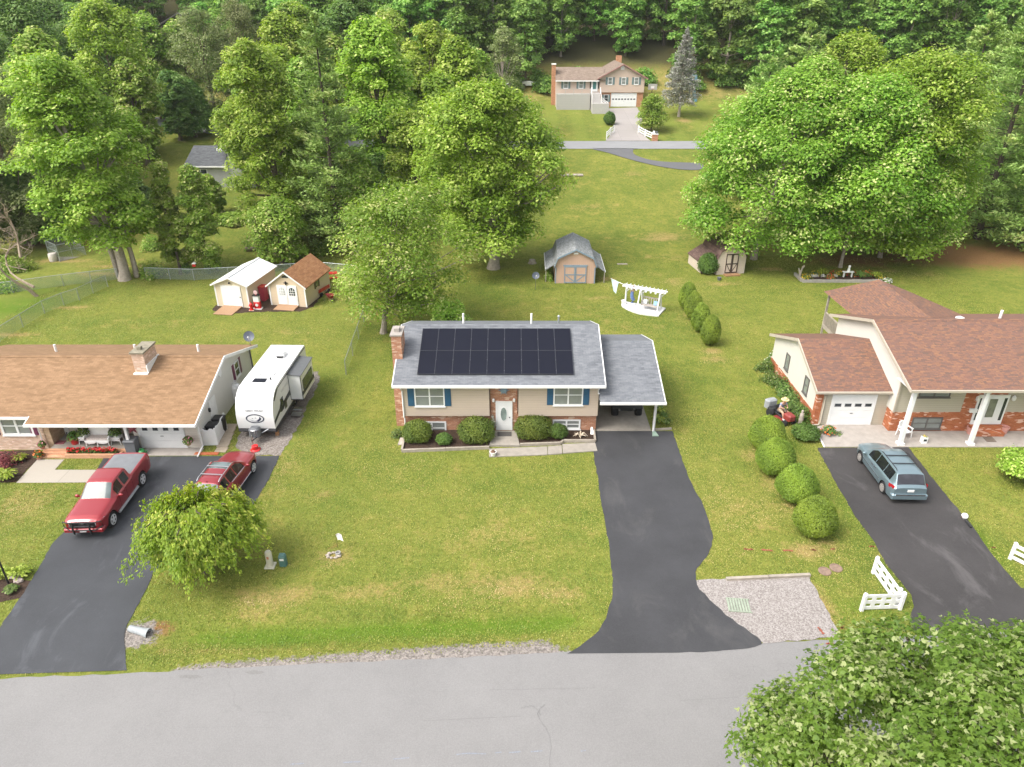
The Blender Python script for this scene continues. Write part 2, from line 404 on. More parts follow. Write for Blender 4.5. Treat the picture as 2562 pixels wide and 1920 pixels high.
# ---------------------------------------------------------------- the ground
XS = np.unique(np.concatenate([np.arange(-420, -70, 25), np.arange(-70, 70.1, .55), np.arange(75, 421, 25)])).astype(float)
GX, GY = np.meshgrid(XS, YS); GZ = tz(GX, GY)
def blob(k, x, y, rx, ry, s=1.):
    cx, cy = g(k, x, y)
    return s * np.exp(-(((GX - cx) / rx) ** 2 + ((GY - cy) / ry) ** 2))
dry = np.zeros_like(GX); lush = np.zeros_like(GX); soil = np.zeros_like(GX); grav = np.zeros_like(GX); stripe = np.zeros_like(GX)
for a in [('e', 720, 500, 1.6, .9, .75), ('e', 860, 480, 1.4, .7, .4), ('e', 1130, 480, 2.2, .7, .5), ('e', 1500, 430, 2.6, .9, .5), ('e', 1800, 450, 2.6, .9, .7), ('e', 2020, 480, 1.3, .6, .7),
          ('e', 1700, 250, 4, 1.8, .32), ('e', 930, 30, 1., .5, .55), ('e', 990, 320, .9, .5, .8), ('e', 1720, 175, .6, .4, .5), ('e', 640, 580, 1.6, .5, .4), ('D', 700, 1330, 1.2, .5, .3),
          ('8', 540, 1060, 1.2, .7, .8), ('8', 400, 760, 1., .9, .55), ('8', 200, 430, 1., .9, .6), ('8', 300, 600, 1., .9, .6), ('8', 680, 1020, .8, .4, .6), ('8', 660, 1430, .35, 1.4, .9), ('8', 150, 800, 2, 2, .35),
          ('6', 1270, 130, 3.0, 1.3, .95), ('6', 1350, 320, 2.6, .9, .5), ('6', 1020, 480, 2.2, .8, .4), ('6', 1380, 560, 1.6, 1.5, .45), ('6', 650, 720, 1.6, .7, .5), ('6', 750, 540, 1.2, .5, .8), ('6', 390, 600, .7, .25, .8),
          ('6', 1740, 1230, .9, .5, .9), ('6', 1800, 1310, 1.0, .6, .9), ('6', 1850, 580, 2.2, .7, .75), ('6', 860, 200, 1.6, .5, .3), ('6', 1480, 900, 1., 2., .4),
          ('M1', 800, 1260, 2.0, .35, .8), ('M1', 150, 1560, 3.2, .35, .8), ('M1', 1100, 900, 4, .6, .8), ('a', 600, 1380, 5, .6, .8), ('M1', 700, 760, 4, .6, .9), ('D', 330, 700, 4, 1.2, .3), ('D', 600, 715, 3, .5, .35), ('D', 700, 735, 3, .5, .3),
          ('4', 250, 450, 2.2, 1.6, .5), ('4', 100, 560, 2.2, 1.2, .4), ('d', 650, 1550, 1.6, .6, .9), ('d', 900, 1520, 3, .8, .5), ('d', 1250, 1500, 4, .6, .5), ('d', 1450, 1480, 4, .9, .6), ('M3', 1950, 150, 1.6, .5, .6), ('d', 1560, 1580, 3, .5, .4),
          ('7', 1370, 480, 2.5, 2.5, .6), ('7', 130, 330, 6, 6, .6), ('7', 1790, 950, 1.8, 1.8, .9), ('7', 1400, 1080, 2.6, 2, .5), ('7', 1990, 480, 4, 5, .5), ('c', 1130, 1230, 3, 1.2, .5), ('c', 1390, 1035, 2, 1.6, .5), ('c', 1000, 1035, 3, .8, .7), ('D', 500, 1400, 4, .25, .5),
          ('8', 1250, 400, 2.6, .2, .7), ('M8', 200, 640, 2, 1, .4), ('6', 900, 1000, 5, 3, .22), ('6', 500, 800, 6, 3, .2), ('8', 60, 700, 3, 4, .25), ('D', 620, 1000, .9, 3.5, .35), ('D', 650, 900, 1.2, 4, .3)]:
    dry = np.maximum(dry, blob(*a))
for a in [('e', 900, 700, 3.5, .5, .5), ('D', 470, 1350, 2.5, .6, .35), ('4', 420, 780, 1.2, 3., .6), ('D', 60, 1060, 5, .5, .5), ('8', 800, 780, .8, 3, .5), ('8', 430, 340, .9, 1.5, .8), ('8', 1750, 1020, .6, 3, .7), ('8', 900, 1450, 2, .8, .6), ('D', 700, 830, 1.2, 2.5, .35),
          ('M1', 150, 1250, 5, 3, .9), ('M1', 300, 1080, 4, 1.2, .6), ('D', 1380, 260, 12, 5, .5), ('N1', 200, 200, 1.5, 3, .4), ('D', 1500, 800, 3, 3, .2), ('D', 2000, 690, 6, 2, .35), ('N2', 1320, 900, 1., 4, .5)]:
    lush = np.maximum(lush, blob(*a))
ey = edge_y(GX)
mid = 1 / (1 + np.exp(-(GX + 14) * 2)) / (1 + np.exp((GX - 3.2) * 2))
lush = np.maximum(lush, mid * np.exp(-((GY - ey - 1.75) / .6) ** 2))
grw = np.interp(GX, [-15.5, -12, -8, -3, 1.5, 2.4], [.35, .35, .5, .72, .75, .1])
grav = np.maximum(grav, mid * (1 / (1 + np.exp((GY - ey - grw) * 7))) * .95)
grav = np.maximum(grav, np.exp(-(((GX - g('4', 920, 1360)[0]) / .85) ** 2 + ((GY - g('4', 920, 1360)[1]) / .85) ** 2)) * 1.2)
soil = np.maximum(soil, blob('4', 1050, 1310, .8, .5, 1.)); soil = np.maximum(soil, blob('e', 990, 265, .45, .3, .7))
for px, Y, rx, ry, s in ((2100, 76.5, 8, 5, .95), (1990, 76, 7, 3.5, .8), (2230, 76.5, 9, 5.5, .95), (1850, 75, 6, 3, .8), (420, 130, 7, 4, .9), (150, 82, 9, 3.5, .8)):
    soil = np.maximum(soil, s * np.exp(-(((GX - colx(px, Y, 0)) / rx) ** 2 + ((GY - Y) / ry) ** 2)))
dry = np.maximum(dry, .5 * np.clip((GY - 146) / 8, 0, 1))
st = ((GX / 2.1) % 2 > 1).astype(float)
stripe = np.where((GY > 121) & (GY < 150), st * .8, 0)
dd = (GX + .25 * GY); stripe = np.where((GX < -11) & (GY > 20) & (GY < 75), .3 * (((GY + .12 * GX) / 1.3) % 2 > 1), stripe)
stripe = np.where((np.abs(GX) < 16) & (GY > 22) & (GY < 39), .25 * (((GY - .07 * GX) / 1.15) % 2 > 1), stripe); stripe = np.where((GX > 9) & (GY > 39) & (GY < 76), .25 * (((GY - .10 * GX) / 1.3) % 2 > 1), stripe)
def grid_mesh(name, X, Y, Z):
    ny, nx = X.shape
    me = bpy.data.meshes.new(name)
    co = np.stack([X, Y, Z], -1).reshape(-1, 3)
    idx = np.arange(nx * ny).reshape(ny, nx)
    q = np.stack([idx[:-1, :-1], idx[:-1, 1:], idx[1:, 1:], idx[1:, :-1]], -1).reshape(-1, 4)
    me.vertices.add(len(co)); me.vertices.foreach_set('co', co.ravel().astype('f'))
    me.loops.add(q.size); me.loops.foreach_set('vertex_index', q.ravel().astype('i'))
    me.polygons.add(len(q)); me.polygons.foreach_set('loop_start', np.arange(0, q.size, 4).astype('i')); me.polygons.foreach_set('loop_total', np.full(len(q), 4, 'i'))
    me.polygons.foreach_set('use_smooth', np.ones(len(q), bool)); me.update(); me.validate()
    return me
gm = grid_mesh('lawn', GX, GY, GZ)
litter = np.clip((GY - 160) / 10, 0, 1)
for nm, arr in (('litter', litter), ('dry', dry), ('lush', lush), ('soil', soil), ('gravelly', grav), ('stripe', stripe)):
    a = gm.attributes.new(nm, 'FLOAT', 'POINT'); a.data.foreach_set('value', arr.ravel().astype('f'))
m, t, b, co = new_mat('lawn_grass', .95, .12)
at_ = lambda n: NN(t, 'ShaderNodeAttribute', None, attribute_name=n).outputs['Fac']
nl = noise(t, co, .13, 4, .55); nm_ = noise(t, co, .7, 5, .62); nf = noise(t, co, 3.2, 5, .7); nx_ = noise(t, co, 8.5, 4, .8)
st1 = NN(t, 'ShaderNodeVectorMath', {0: co, 1: (1.9, .55, 1)}, operation='MULTIPLY').outputs[0]
ns = noise(t, st1, 2.4, 5, .7)
G1, G2, GL_, GD, GS, GG = (.10, .142, .022), (.205, .212, .042), (.078, .148, .010), (.31, .22, .09), (.22, .11, .05), (.215, .19, .175)
f = mth(t, 'ADD', mth(t, 'MULTIPLY', nl, .5), mth(t, 'MULTIPLY', nm_, .5))
c = mixc(t, ramp(t, f, [(.36, 0.), (.62, 1.)]), G1, G2)
c = mixc(t, ramp(t, nf, [(.36, .55), (.52, 0.)]), c, (.055, .088, .011))
c = mixc(t, ramp(t, ns, [(.54, 0.), (.72, .55)]), c, (.27, .215, .055))
lu = ramp(t, mth(t, 'ADD', at_('lush'), mth(t, 'MULTIPLY', mth(t, 'SUBTRACT', nm_, .5), .8)), [(.2, 0.), (.8, 1.)])
c = mixc(t, mth(t, 'MULTIPLY', lu, .8), c, GL_)
c = mixc(t, at_('stripe'), c, (.15, .19, .03)) if False else mixc(t, mth(t, 'MULTIPLY', at_('stripe'), .7), c, (.165, .20, .035))
dn = mth(t, 'ADD', mth(t, 'MULTIPLY', mth(t, 'SUBTRACT', nf, .5), 1.6), mth(t, 'MULTIPLY', mth(t, 'SUBTRACT', nm_, .5), 1.0))
dr = ramp(t, mth(t, 'ADD', at_('dry'), dn), [(.22, 0.), (.85, 1.)])
c = mixc(t, mth(t, 'MULTIPLY', dr, .85), c, GD)
dm = ramp(t, mth(t, 'ADD', nm_, mth(t, 'MULTIPLY', mth(t, 'SUBTRACT', nx_, .5), .3)), [(.60, 0.), (.74, .5)])
c = mixc(t, dm, c, (.31, .23, .08))
so_ = ramp(t, mth(t, 'ADD', at_('soil'), mth(t, 'MULTIPLY', dn, .5)), [(.3, 0.), (.75, 1.)])
c = mixc(t, mth(t, 'MULTIPLY', so_, .92), c, GS)
c = mixc(t, ramp(t, mth(t, 'ADD', at_('litter'), mth(t, 'MULTIPLY', dn, .4)), [(.35, 0.), (.8, 1.)]), c, (.055, .05, .022))
gr = ramp(t, mth(t, 'ADD', at_('gravelly'), mth(t, 'MULTIPLY', mth(t, 'SUBTRACT', nf, .5), 1.5)), [(.4, 0.), (.6, 1.)])
vo = NN(t, 'ShaderNodeTexVoronoi', {'Vector': co, 'Scale': 13.})
gc = mixc(t, NN(t, 'ShaderNodeSeparateColor', {0: vo.outputs['Color']}).outputs[0], mul(GG, .65), mul(GG, 1.4))
c = mixc(t, gr, c, gc)
c = mixc(t, ramp(t, nx_, [(.3, .6), (.48, 0.), (.56, 0.), (.76, .42)]), c, mixc(t, ramp(t, nx_, [(.45, 0.), (.55, 1.)]), (.03, .045, .007), (.30, .29, .10)))
t.links.new(c, b.inputs['Base Color'])
bump(t, b, nx_, .9, .05)
gm.materials.append(m)
lawn = bpy.data.objects.new('lawn', gm); COL.objects.link(lawn); tag(lawn, kind='structure')

# ---------------------------------------------------------------- roads, drives, beds
def px(k, L): return [g(k, *p) for p in L]
yl = lambda x: float(edge_y(x))
rng = random.Random(5)
far_edge = [(x, yl(x)) for x in np.arange(-60, 60, 4)]
road = jag(far_edge, .05, .5, 3, False) + [(60, 13.5), (-60, 7.5)]
sheet('road', road, ROADM, .012)
mb = MB(); rr = random.Random(4)                                 # crack, seam and survey marks on the road
def streak(pts, w, jit, z=.0165, n=30):
    P = catmull(pts, n, False); out = []
    k = 0
    for i in range(len(P)):
        k += rr.uniform(-jit, jit); out.append((P[i][0] + k * .5, P[i][1] + rr.uniform(-jit, jit), z))
    for a, b_ in zip(out[:-1], out[1:]):
        a, b_ = Vector(a), Vector(b_); d = (b_ - a); d.z = 0
        if d.length < 1e-4: continue
        nn = Vector((-d.y, d.x, 0)).normalized() * w * rr.uniform(.5, 1.2)
        mb.add([a - nn, b_ - nn, b_ + nn, a + nn], [(0, 1, 2, 3)])
G2d = lambda k, L: [g(k, *p) for p in L]
streak(G2d('e', [(1985, 1290), (1975, 1150), (1935, 1060), (1950, 1000)]), .007, .04)
streak(G2d('e', [(1940, 1050), (1900, 1010), (1850, 1020)]), .006, .03)
streak(G2d('e', [(1400, 1078), (1600, 1068), (1850, 1056)]), .008, .006)
streak(G2d('e', [(1700, 935), (1950, 930), (2200, 925)]), .006, .02); streak(G2d('e', [(300, 1110), (500, 1105), (740, 1110)]), .004, .01)
streak(G2d('f', [(0, 650), (200, 640), (380, 630)]), .006, .02)
CRK = paint('crack_tar', (.148, .144, .142), .9, .1, 5); tag(mb.build('road_crack', CRK), kind='structure')
mb = MB()
for q in ([(785, 1278), (850, 1274)], [(1030, 1270), (1110, 1266)], [(1262, 1254), (1335, 1248)], [(1550, 1234), (1600, 1228), (1690, 1230)], [(1730, 1226), (1760, 1222)], [(1795, 1224), (1850, 1220)], [(1895, 1220), (1950, 1216)], [(2125, 1218), (2150, 1214)]):
    streak(G2d('e', q), .022, .004, n=6)
tag(mb.build('road_marking', paint('blue_chalk', (.20, .215, .25), .9, .25, 20)), 'faded pale blue survey dashes sprayed across the grey street', 'road marking', kind='structure')
mb = MB()
for q in ([(940, 290), (975, 284)], [(1065, 280), (1090, 305)], [(890, 185), (925, 228)]): streak(G2d('f', q), .06, .03, .045, n=8)
for q in ([(110, 1055), (165, 1060)], [(230, 1065), (290, 1068)], [(370, 1065), (430, 1070)], [(560, 1060), (590, 1064)], [(690, 1058), (720, 1056)], [(950, 1040), (975, 1040)], [(1770, 1046), (1800, 1046)], [(760, 1585), (780, 1575)], [(1150, 1390), (1165, 1375)]): streak(G2d('8', q), .06, .05, .03, n=8)
tag(mb.build('paint_mark', paint('red_marking_paint', (.30, .085, .05), .9, .3, 30)), 'red utility marking paint sprayed on the verge, gravel and road edge', 'paint mark', kind='structure')
# dark oil spots at the road edge
mb = MB()
for k, x, y, rx, ry in (('e', 325, 874, .5, .1), ('e', 622, 855, .36, .1)):
    cx, cy = g(k, x, y); mb.add([(cx + rx * math.cos(a) * rr.uniform(.75, 1.15), cy + ry * math.sin(a) * rr.uniform(.7, 1.2), .0165) for a in np.linspace(0, 6.283, 22)[:-1]], [tuple(range(21))])
tag(mb.build('road_stain', asphalt('stained_asphalt', (.15, .145, .14), .4)), kind='structure')
# driveways
dm_pts = [(5.3, 39.22), (5.0, 37.2), (4.95, 34), (4.9, 30.5), (4.86, 27.4), (4.7, 25.2), (4.3, 23.6), (3.5, 22.2), (2.3, 21.25), (7, 21.3), (10.6, 21.75), (9.6, 23.8), (8.75, 25.4), (8.95, 26.4), (9.75, 27.5), (10.25, 28.7), (10.4, 30.2), (10.4, 31.8), (10.22, 34), (10.26, 37), (10.3, 39.22)]
da_, db_ = catmull(dm_pts[:9], 4, False), catmull(dm_pts[9:], 4, False)
sheet('main_driveway', jag(da_, .035, .25, 11, False) + jag(db_, .035, .25, 12, False), DRIVEM, .022)
L1 = [g('4', *p) for p in ((1870, 165), (1800, 320), (1700, 485))]
L1 += [(-15.6, 29.2), (-16.9, 26.8)] + [g('4', *p) for p in ((1025, 955), (930, 1150), (855, 1290), (832, 1360), (835, 1440), (850, 1600))]
L2 = [g('4', *p) for p in ((0, 1630), (-260, 1640), (0, 1310), (160, 1080), (360, 740), (470, 640), (590, 345), (700, 170))]
left_drive = jag(L1, .03, .3, 13, False) + jag(L2, .03, .3, 14, False)
sheet('left_driveway', left_drive, DRIVEL, .022)
D1 = [g('8', *p) for p in ((600, 378), (700, 570), (850, 830), (970, 990), (1060, 1160), (1160, 1270), (1225, 1360), (1245, 1440), (1215, 1530))]
D1 += [(17.4, 22.3), (29, 23), (28.5, 23.6)] + [g('8', *p) for p in ((1960, 1315), (1800, 1130), (1620, 880), (1400, 620), (1210, 375))]
sheet('right_driveway', jag(D1[:9], .03, .3, 15, False) + jag(D1[9:], .03, .3, 16, False), DRIVER, .022)
# gravel parking pad beside the main drive
gp = [(8.72, 25.6), g('8', 0, 1255)] + [g('8', *p) for p in ((540, 1235), (640, 1420), (735, 1600))] + [g('f', *p) for p in ((1000, 245), (800, 262), (540, 282), (300, 100), (130, -60))]
sheet('gravel_pad', jag(gp, .05, .3, 17), GRAVELM, .027)
tg = [g('2', *p) for p in ((1590, 790), (1600, 720), (1900, 300), (2150, 270), (2160, 330), (2020, 620), (1895, 838), (1740, 836))]
sheet('gravel_strip', jag(tg, .12, .3, 18), GRAVELD, .016)
# far road, its loop drive and the far concrete drive
fr = [(80, 115.3), (20, 115.2), (-10, 115.2), (-30, 117), (-48, 124.5), (-62, 131), (-90, 134)]
fb = [(-90, 140), (-62, 136.8), (-45, 130.5), (-28, 123), (-10, 121.2), (20, 121.2), (80, 121.2)]
sheet('far_road', fr + fb, asphalt('far_road_asphalt', (.21, .21, .215), .25), .07)
lp = [g('7', *p) for p in ((720, 1284), (900, 1335), (1080, 1390), (1300, 1450), (1560, 1505), (1800, 1535), (2000, 1530), (2000, 1460), (1800, 1450), (1560, 1440), (1380, 1415), (1240, 1370), (1195, 1335), (1200, 1295), (1230, 1284))]
sheet('loop_driveway', catmull(lp, 3), DRIVEF, .07)
fd = [g('7', *p) for p in ((890, 812), (960, 890), (985, 960), (965, 1060), (930, 1120), (870, 1195), (1400, 1195), (1300, 1110), (1255, 1050), (1310, 975), (1290, 880), (1240, 800))]
sheet('far_driveway', fd, flagstone('far_concrete', (.31, .285, .27), 3.0, 4.0), .08)
# garage apron, walks and mulch beds of the left house
sheet('left_apron', [(-22.6, 37.2), (-22.6, 36.32), (-19.0, 36.32), (-19.0, 37.2)], CONC2, .03)
wk = [g('N3', *p) for p in ((520, 668), (890, 668), (760, 810), (1500, 812), (1390, 985), (225, 992))]
sheet('left_walk', wk, WALK, .025)
sheet('mulch_bed', jag([g('N3', *p) for p in ((560, 530), (-300, 560), (-300, 990), (215, 985), (510, 668))], .04, .3, 20), MULCH, .02)
sheet('mulch_bed', jag([g('M8', *p) for p in ((-120, 1380), (20, 1370), (150, 1340), (340, 1380), (330, 1440), (220, 1560), (0, 1615), (-120, 1620))], .06, .3, 21), MULCH, .02)
sheet('mulch_bed', jag([g('5', *p) for p in ((230, 890), (320, 960), (640, 935), (900, 925), (1250, 925), (1400, 870), (1500, 740), (1480, 640), (900, 700), (700, 800), (280, 850))], .08, .3, 22), MULCH, .02)

for m_ in (AUTOG, AUTOW): m_.node_tree.nodes['Principled BSDF'].inputs['Specular IOR Level'].default_value = .3
# ---------------------------------------------------------------- vegetation
def leafmat(name, stops, trans=.42, rough=.55, var=.12, hue=.010):
    m = bpy.data.materials.new(name); m.use_nodes = True; t = m.node_tree; b = t.nodes['Principled BSDF']; out = t.nodes['Material Output']
    tn = NN(t, 'ShaderNodeAttribute', None, attribute_name='tone').outputs['Fac']
    c = ramp(t, tn, stops)
    oi = NN(t, 'ShaderNodeObjectInfo').outputs['Random']
    c = NN(t, 'ShaderNodeHueSaturation', {'Hue': mth(t, 'ADD', .499 - hue, mth(t, 'MULTIPLY', oi, 2 * hue)), 'Saturation': 1., 'Value': mth(t, 'ADD', 1 - var, mth(t, 'MULTIPLY', oi, 2 * var)), 'Color': c}).outputs[0]
    t.links.new(c, b.inputs['Base Color']); b.inputs['Roughness'].default_value = rough; b.inputs['Specular IOR Level'].default_value = .35
    tr = NN(t, 'ShaderNodeBsdfTranslucent', {'Color': NN(t, 'ShaderNodeHueSaturation', {'Saturation': 1.1, 'Value': 1.25, 'Color': c}).outputs[0]})
    mx = NN(t, 'ShaderNodeMixShader', {0: trans, 1: b.outputs[0], 2: tr.outputs[0]})
    t.links.new(mx.outputs[0], out.inputs[0]); return m
def lm(name, d, mi, l, p, **k): return leafmat(name, [(0., d), (.4, mi), (.78, l), (.93, p), (1., p)], **k)
LF_BRIGHT = lm('leaf_bright', (0.079, 0.154, 0.016), (0.184, 0.301, 0.030), (0.307, 0.440, 0.054), (0.527, 0.600, 0.170))
LF_MID = lm('leaf_mid', (0.082, 0.160, 0.021), (0.176, 0.287, 0.037), (0.292, 0.414, 0.062), (0.600, 0.600, 0.247))
LF_MAPLE = lm('leaf_maple', (0.069, 0.147, 0.017), (0.155, 0.282, 0.030), (0.272, 0.415, 0.052), (0.584, 0.600, 0.248))
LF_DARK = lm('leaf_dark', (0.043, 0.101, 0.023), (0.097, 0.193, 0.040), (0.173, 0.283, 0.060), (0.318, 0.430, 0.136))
LF_WOOD = lm('leaf_wood', (0.057, 0.130, 0.026), (0.127, 0.255, 0.046), (0.238, 0.390, 0.074), (0.415, 0.579, 0.156), var=.3, hue=.014)
LF_GREY = lm('leaf_willow', (0.083, 0.118, 0.035), (0.168, 0.212, 0.070), (0.251, 0.297, 0.110), (0.418, 0.438, 0.219))
LF_PINE = lm('needle_pine', (0.101, 0.191, 0.035), (0.219, 0.355, 0.081), (0.377, 0.521, 0.150), (0.554, 0.600, 0.242), trans=.15)
LF_SPRUCE = lm('needle_spruce', (0.138, 0.161, 0.106), (0.297, 0.322, 0.247), (0.449, 0.432, 0.402), (0.449, 0.432, 0.402), trans=.1)
LF_YEW = lm('leaf_clipped', (0.067, 0.125, 0.014), (0.159, 0.243, 0.024), (0.259, 0.353, 0.037), (0.369, 0.436, 0.067), trans=.2)
LF_WEEP = lm('leaf_weeping', (0.091, 0.174, 0.021), (0.200, 0.309, 0.032), (0.345, 0.446, 0.054), (0.582, 0.600, 0.146))
LF_NEAR = lm('leaf_near', (0.048, 0.105, 0.012), (0.106, 0.200, 0.022), (0.175, 0.280, 0.042), (0.382, 0.440, 0.190))
LF_BUSH = lm('leaf_bush', (0.042, 0.074, 0.012), (0.102, 0.144, 0.019), (0.168, 0.198, 0.030), (0.240, 0.204, 0.072), trans=.2)
LF_SHRUB = lm('leaf_shrub', (0.036, 0.072, 0.014), (0.078, 0.144, 0.024), (0.132, 0.216, 0.036), (0.264, 0.312, 0.120), trans=.25)
LF_LIME = lm('leaf_lime', (0.100, 0.140, 0.015), (0.200, 0.260, 0.020), (0.300, 0.360, 0.040), (0.420, 0.450, 0.100), trans=.25)
LF_RED = lm('leaf_red', (0.096, 0.018, 0.024), (0.192, 0.036, 0.042), (0.288, 0.072, 0.072), (0.360, 0.120, 0.096), trans=.2)
YCORE = paint('shrub_core', (.045, .065, .012), .95, .3, 8, .1)
def petal(name, c): return lm(name, mul(c, .6), c, mul(c, 1.1), mul(c, 1.3), trans=.2, hue=.0)
FL_RED = petal('petal_red', (.55, .02, .02)); FL_YEL = petal('petal_yellow', (.7, .5, .04)); FL_ORA = petal('petal_orange', (.6, .15, .04)); FL_PINK = petal('petal_pink', (.6, .25, .3)); FL_WHI = petal('petal_white', (.7, .68, .6))

def quads(name, C, T, B, tone, mat, parent=None):
    """one leaf per row: centre, half length vector, half width vector"""
    n = len(C); V = np.empty((n, 4, 3), 'f')
    V[:, 0] = C - T; V[:, 1] = C + B - T * .15; V[:, 2] = C + T; V[:, 3] = C - B - T * .15
    me = bpy.data.meshes.new(name)
    me.vertices.add(n * 4); me.vertices.foreach_set('co', V.ravel())
    me.loops.add(n * 4); me.loops.foreach_set('vertex_index', np.arange(n * 4, dtype='i'))
    me.polygons.add(n); me.polygons.foreach_set('loop_start', np.arange(0, n * 4, 4, dtype='i')); me.polygons.foreach_set('loop_total', np.full(n, 4, 'i'))
    a = me.attributes.new('tone', 'FLOAT', 'FACE'); a.data.foreach_set('value', np.clip(tone, 0, 1).astype('f'))
    me.update(); me.materials.append(mat)
    o = bpy.data.objects.new(name, me); COL.objects.link(o)
    if parent: o.parent = parent
    return o
def unit(v): return v / np.maximum(np.linalg.norm(v, axis=-1, keepdims=True), 1e-9)
def rdir(r, n): return unit(r.normal(size=(n, 3)))
def leaves(r, C, Nm, size, asp=.62, droop=0.):
    n = len(C); t = np.cross(Nm, rdir(r, n)); t = unit(t); t[:, 2] -= droop; t = unit(t); b = unit(np.cross(Nm, t))
    s = size * r.uniform(.6, 1.25, (n, 1)); return t * s * .5, b * s * .5 * asp
def crown_points(r, clumps, crad, per, flat=.7, up=.8, rnd=.5, inner=.5):
    C = []; N = []; K = []
    for i, (c, cr) in enumerate(zip(clumps, crad)):
        m = max(8, int(per * cr * cr))
        d = rdir(r, m); d[:, 2] = np.where(d[:, 2] < -.25, -d[:, 2] * .6, d[:, 2]); d = unit(d)
        rad = cr * r.uniform(inner, 1.08, (m, 1))
        p = c + d * rad * np.array([1, 1, flat]); C.append(p)
        N.append(unit(d * .7 + np.array([0, 0, up]) + rdir(r, m) * rnd)); K.append(np.full(m, i))
    return np.concatenate(C), np.concatenate(N), np.concatenate(K)
def limbs(r, h, tr, clumps, lean, nl, fork=.25, top=.8):
    mb = MB()
    a = Vector((0, 0, -.3)); L = Vector((lean[0], lean[1], 0))
    def axis(s): return Vector((L.x * s ** 1.4, L.y * s ** 1.4, h * s)) + Vector((math.sin(s * 7) * tr * .6, math.cos(s * 5) * tr * .5, 0)) * (s > .02)
    ss = [0, .04, .12, .25, .4, .55, .7, top]
    mb.tube([a] + [axis(s) for s in ss], [tr * 1.6, tr * 1.5, tr * 1.1, tr, tr * .9, tr * .75, tr * .55, tr * .35, tr * .12], 9)
    order = r.permutation(len(clumps))[:nl]
    for i in order:
        c = Vector(clumps[i]); s = min(top - .05, max(fork, (c.z / h) * .72 - .05)); p = axis(s); r0 = tr * (1 - s) * .55
        mid = p.lerp(c, .5) + Vector((0, 0, -.06 * (c - p).length)) + Vector(r.normal(size=3)) * .15
        mb.tube([p, mid, c], [r0, r0 * .6, r0 * .15 + .012], 6, False)
    return mb
def tree_mesh(kind, h, rw, cb, seed, leaf=.3, nclump=110, total=26000, mat=LF_MID, bark=BARK, lean=(0, 0), tr=.3, asym=.3, cr=.2, flat=.7, shell=.5, nl=22, parent=None, asp=.62, taper=0., fork=.25, topz_=1., pale=.06, lobed=False):
    r = np.random.default_rng(seed)
    crad = rw * cr * r.uniform(.65, 1.3, nclump)
    lob = rdir(r, 11); amp = r.uniform(.3, 1., 11)
    v = np.clip((np.arange(nclump) + r.uniform(0, 1, nclump)) / nclump, 0, 1); v = np.where(r.uniform(0, 1, nclump) < .25, v ** .6, v)
    az = r.uniform(0, 2 * np.pi, nclump)
    pk = .40 - .25 * taper
    prof = np.sqrt(np.clip(1 - (np.where(v > pk, (v - pk) / (1.03 - pk), (pk - v) / (pk + .24))) ** 2, .02, 1)) ** (1 + taper * (v > pk))
    d = unit(np.stack([np.cos(az) * prof, np.sin(az) * prof, (v - .45) * 1.6], 1))
    rr_ = 1 - asym + asym * (np.clip(d @ lob.T, 0, 1) ** 5 * amp).max(1) * 1.35
    rho = 1 - (1 - shell) * r.uniform(0, 1, nclump) ** 1.6
    rad = np.maximum(.25, rw * prof * rr_ * rho - crad * .55)
    zb, zt = cb * h + crad * .35, topz_ * h - crad * flat * .75
    P = np.stack([np.cos(az) * rad, np.sin(az) * rad, zb + (zt - zb) * v * (.9 + .1 * rr_)], 1)
    s = np.clip(P[:, 2:3] / h, 0, 1) ** 1.4; P[:, :2] += np.array(lean)[None] * s
    per = total / np.sum(crad ** 2)
    C, N, K = crown_points(r, P, crad, per, flat)
    ct = r.uniform(0, 1, nclump)
    tone = .18 + .42 * ct[K] + .38 * r.uniform(0, 1, len(C)) ** 1.5 + .05 * (N[:, 2])
    tone = np.where(r.uniform(0, 1, len(C)) < pale, .97, tone)
    T, B = leaves(r, C, N, leaf, asp, .25)
    if lobed:                                                    # three lobes fanned from one stalk
        L_ = np.linalg.norm(T, axis=1, keepdims=True); u, w_ = unit(T), unit(B); q = unit(np.cross(u, w_)); cs = []
        for an, ln in ((-.7, .75), (.1, 1.), (.85, .6)):
            dv = unit(u * math.cos(an) + w_ * math.sin(an) + q * r.normal(0, .22, (len(C), 1))); bv = unit(np.cross(q, dv)); cs.append((C + dv * L_ * ln, dv * L_ * ln, bv * L_ * .38))
        C = np.concatenate([k[0] for k in cs]); T = np.concatenate([k[1] for k in cs]); B = np.concatenate([k[2] for k in cs]); tone = np.tile(tone, 3)
    tk = limbs(r, h, tr, P, lean, nl, fork, .82 * topz_).build('trunk', bark, parent, True)
    cw = quads('crown', C, T, B, tone, mat, parent)
    return tk, cw
def tree(name, label, cat, x, y, h, rw, cb=.25, seed=1, group=None, fn=None, **k):
    o = thing(name, label, cat, gl(x, y), 0, group)
    (fn or tree_mesh)(name, h, rw, cb, seed, parent=o, **k)
    return o
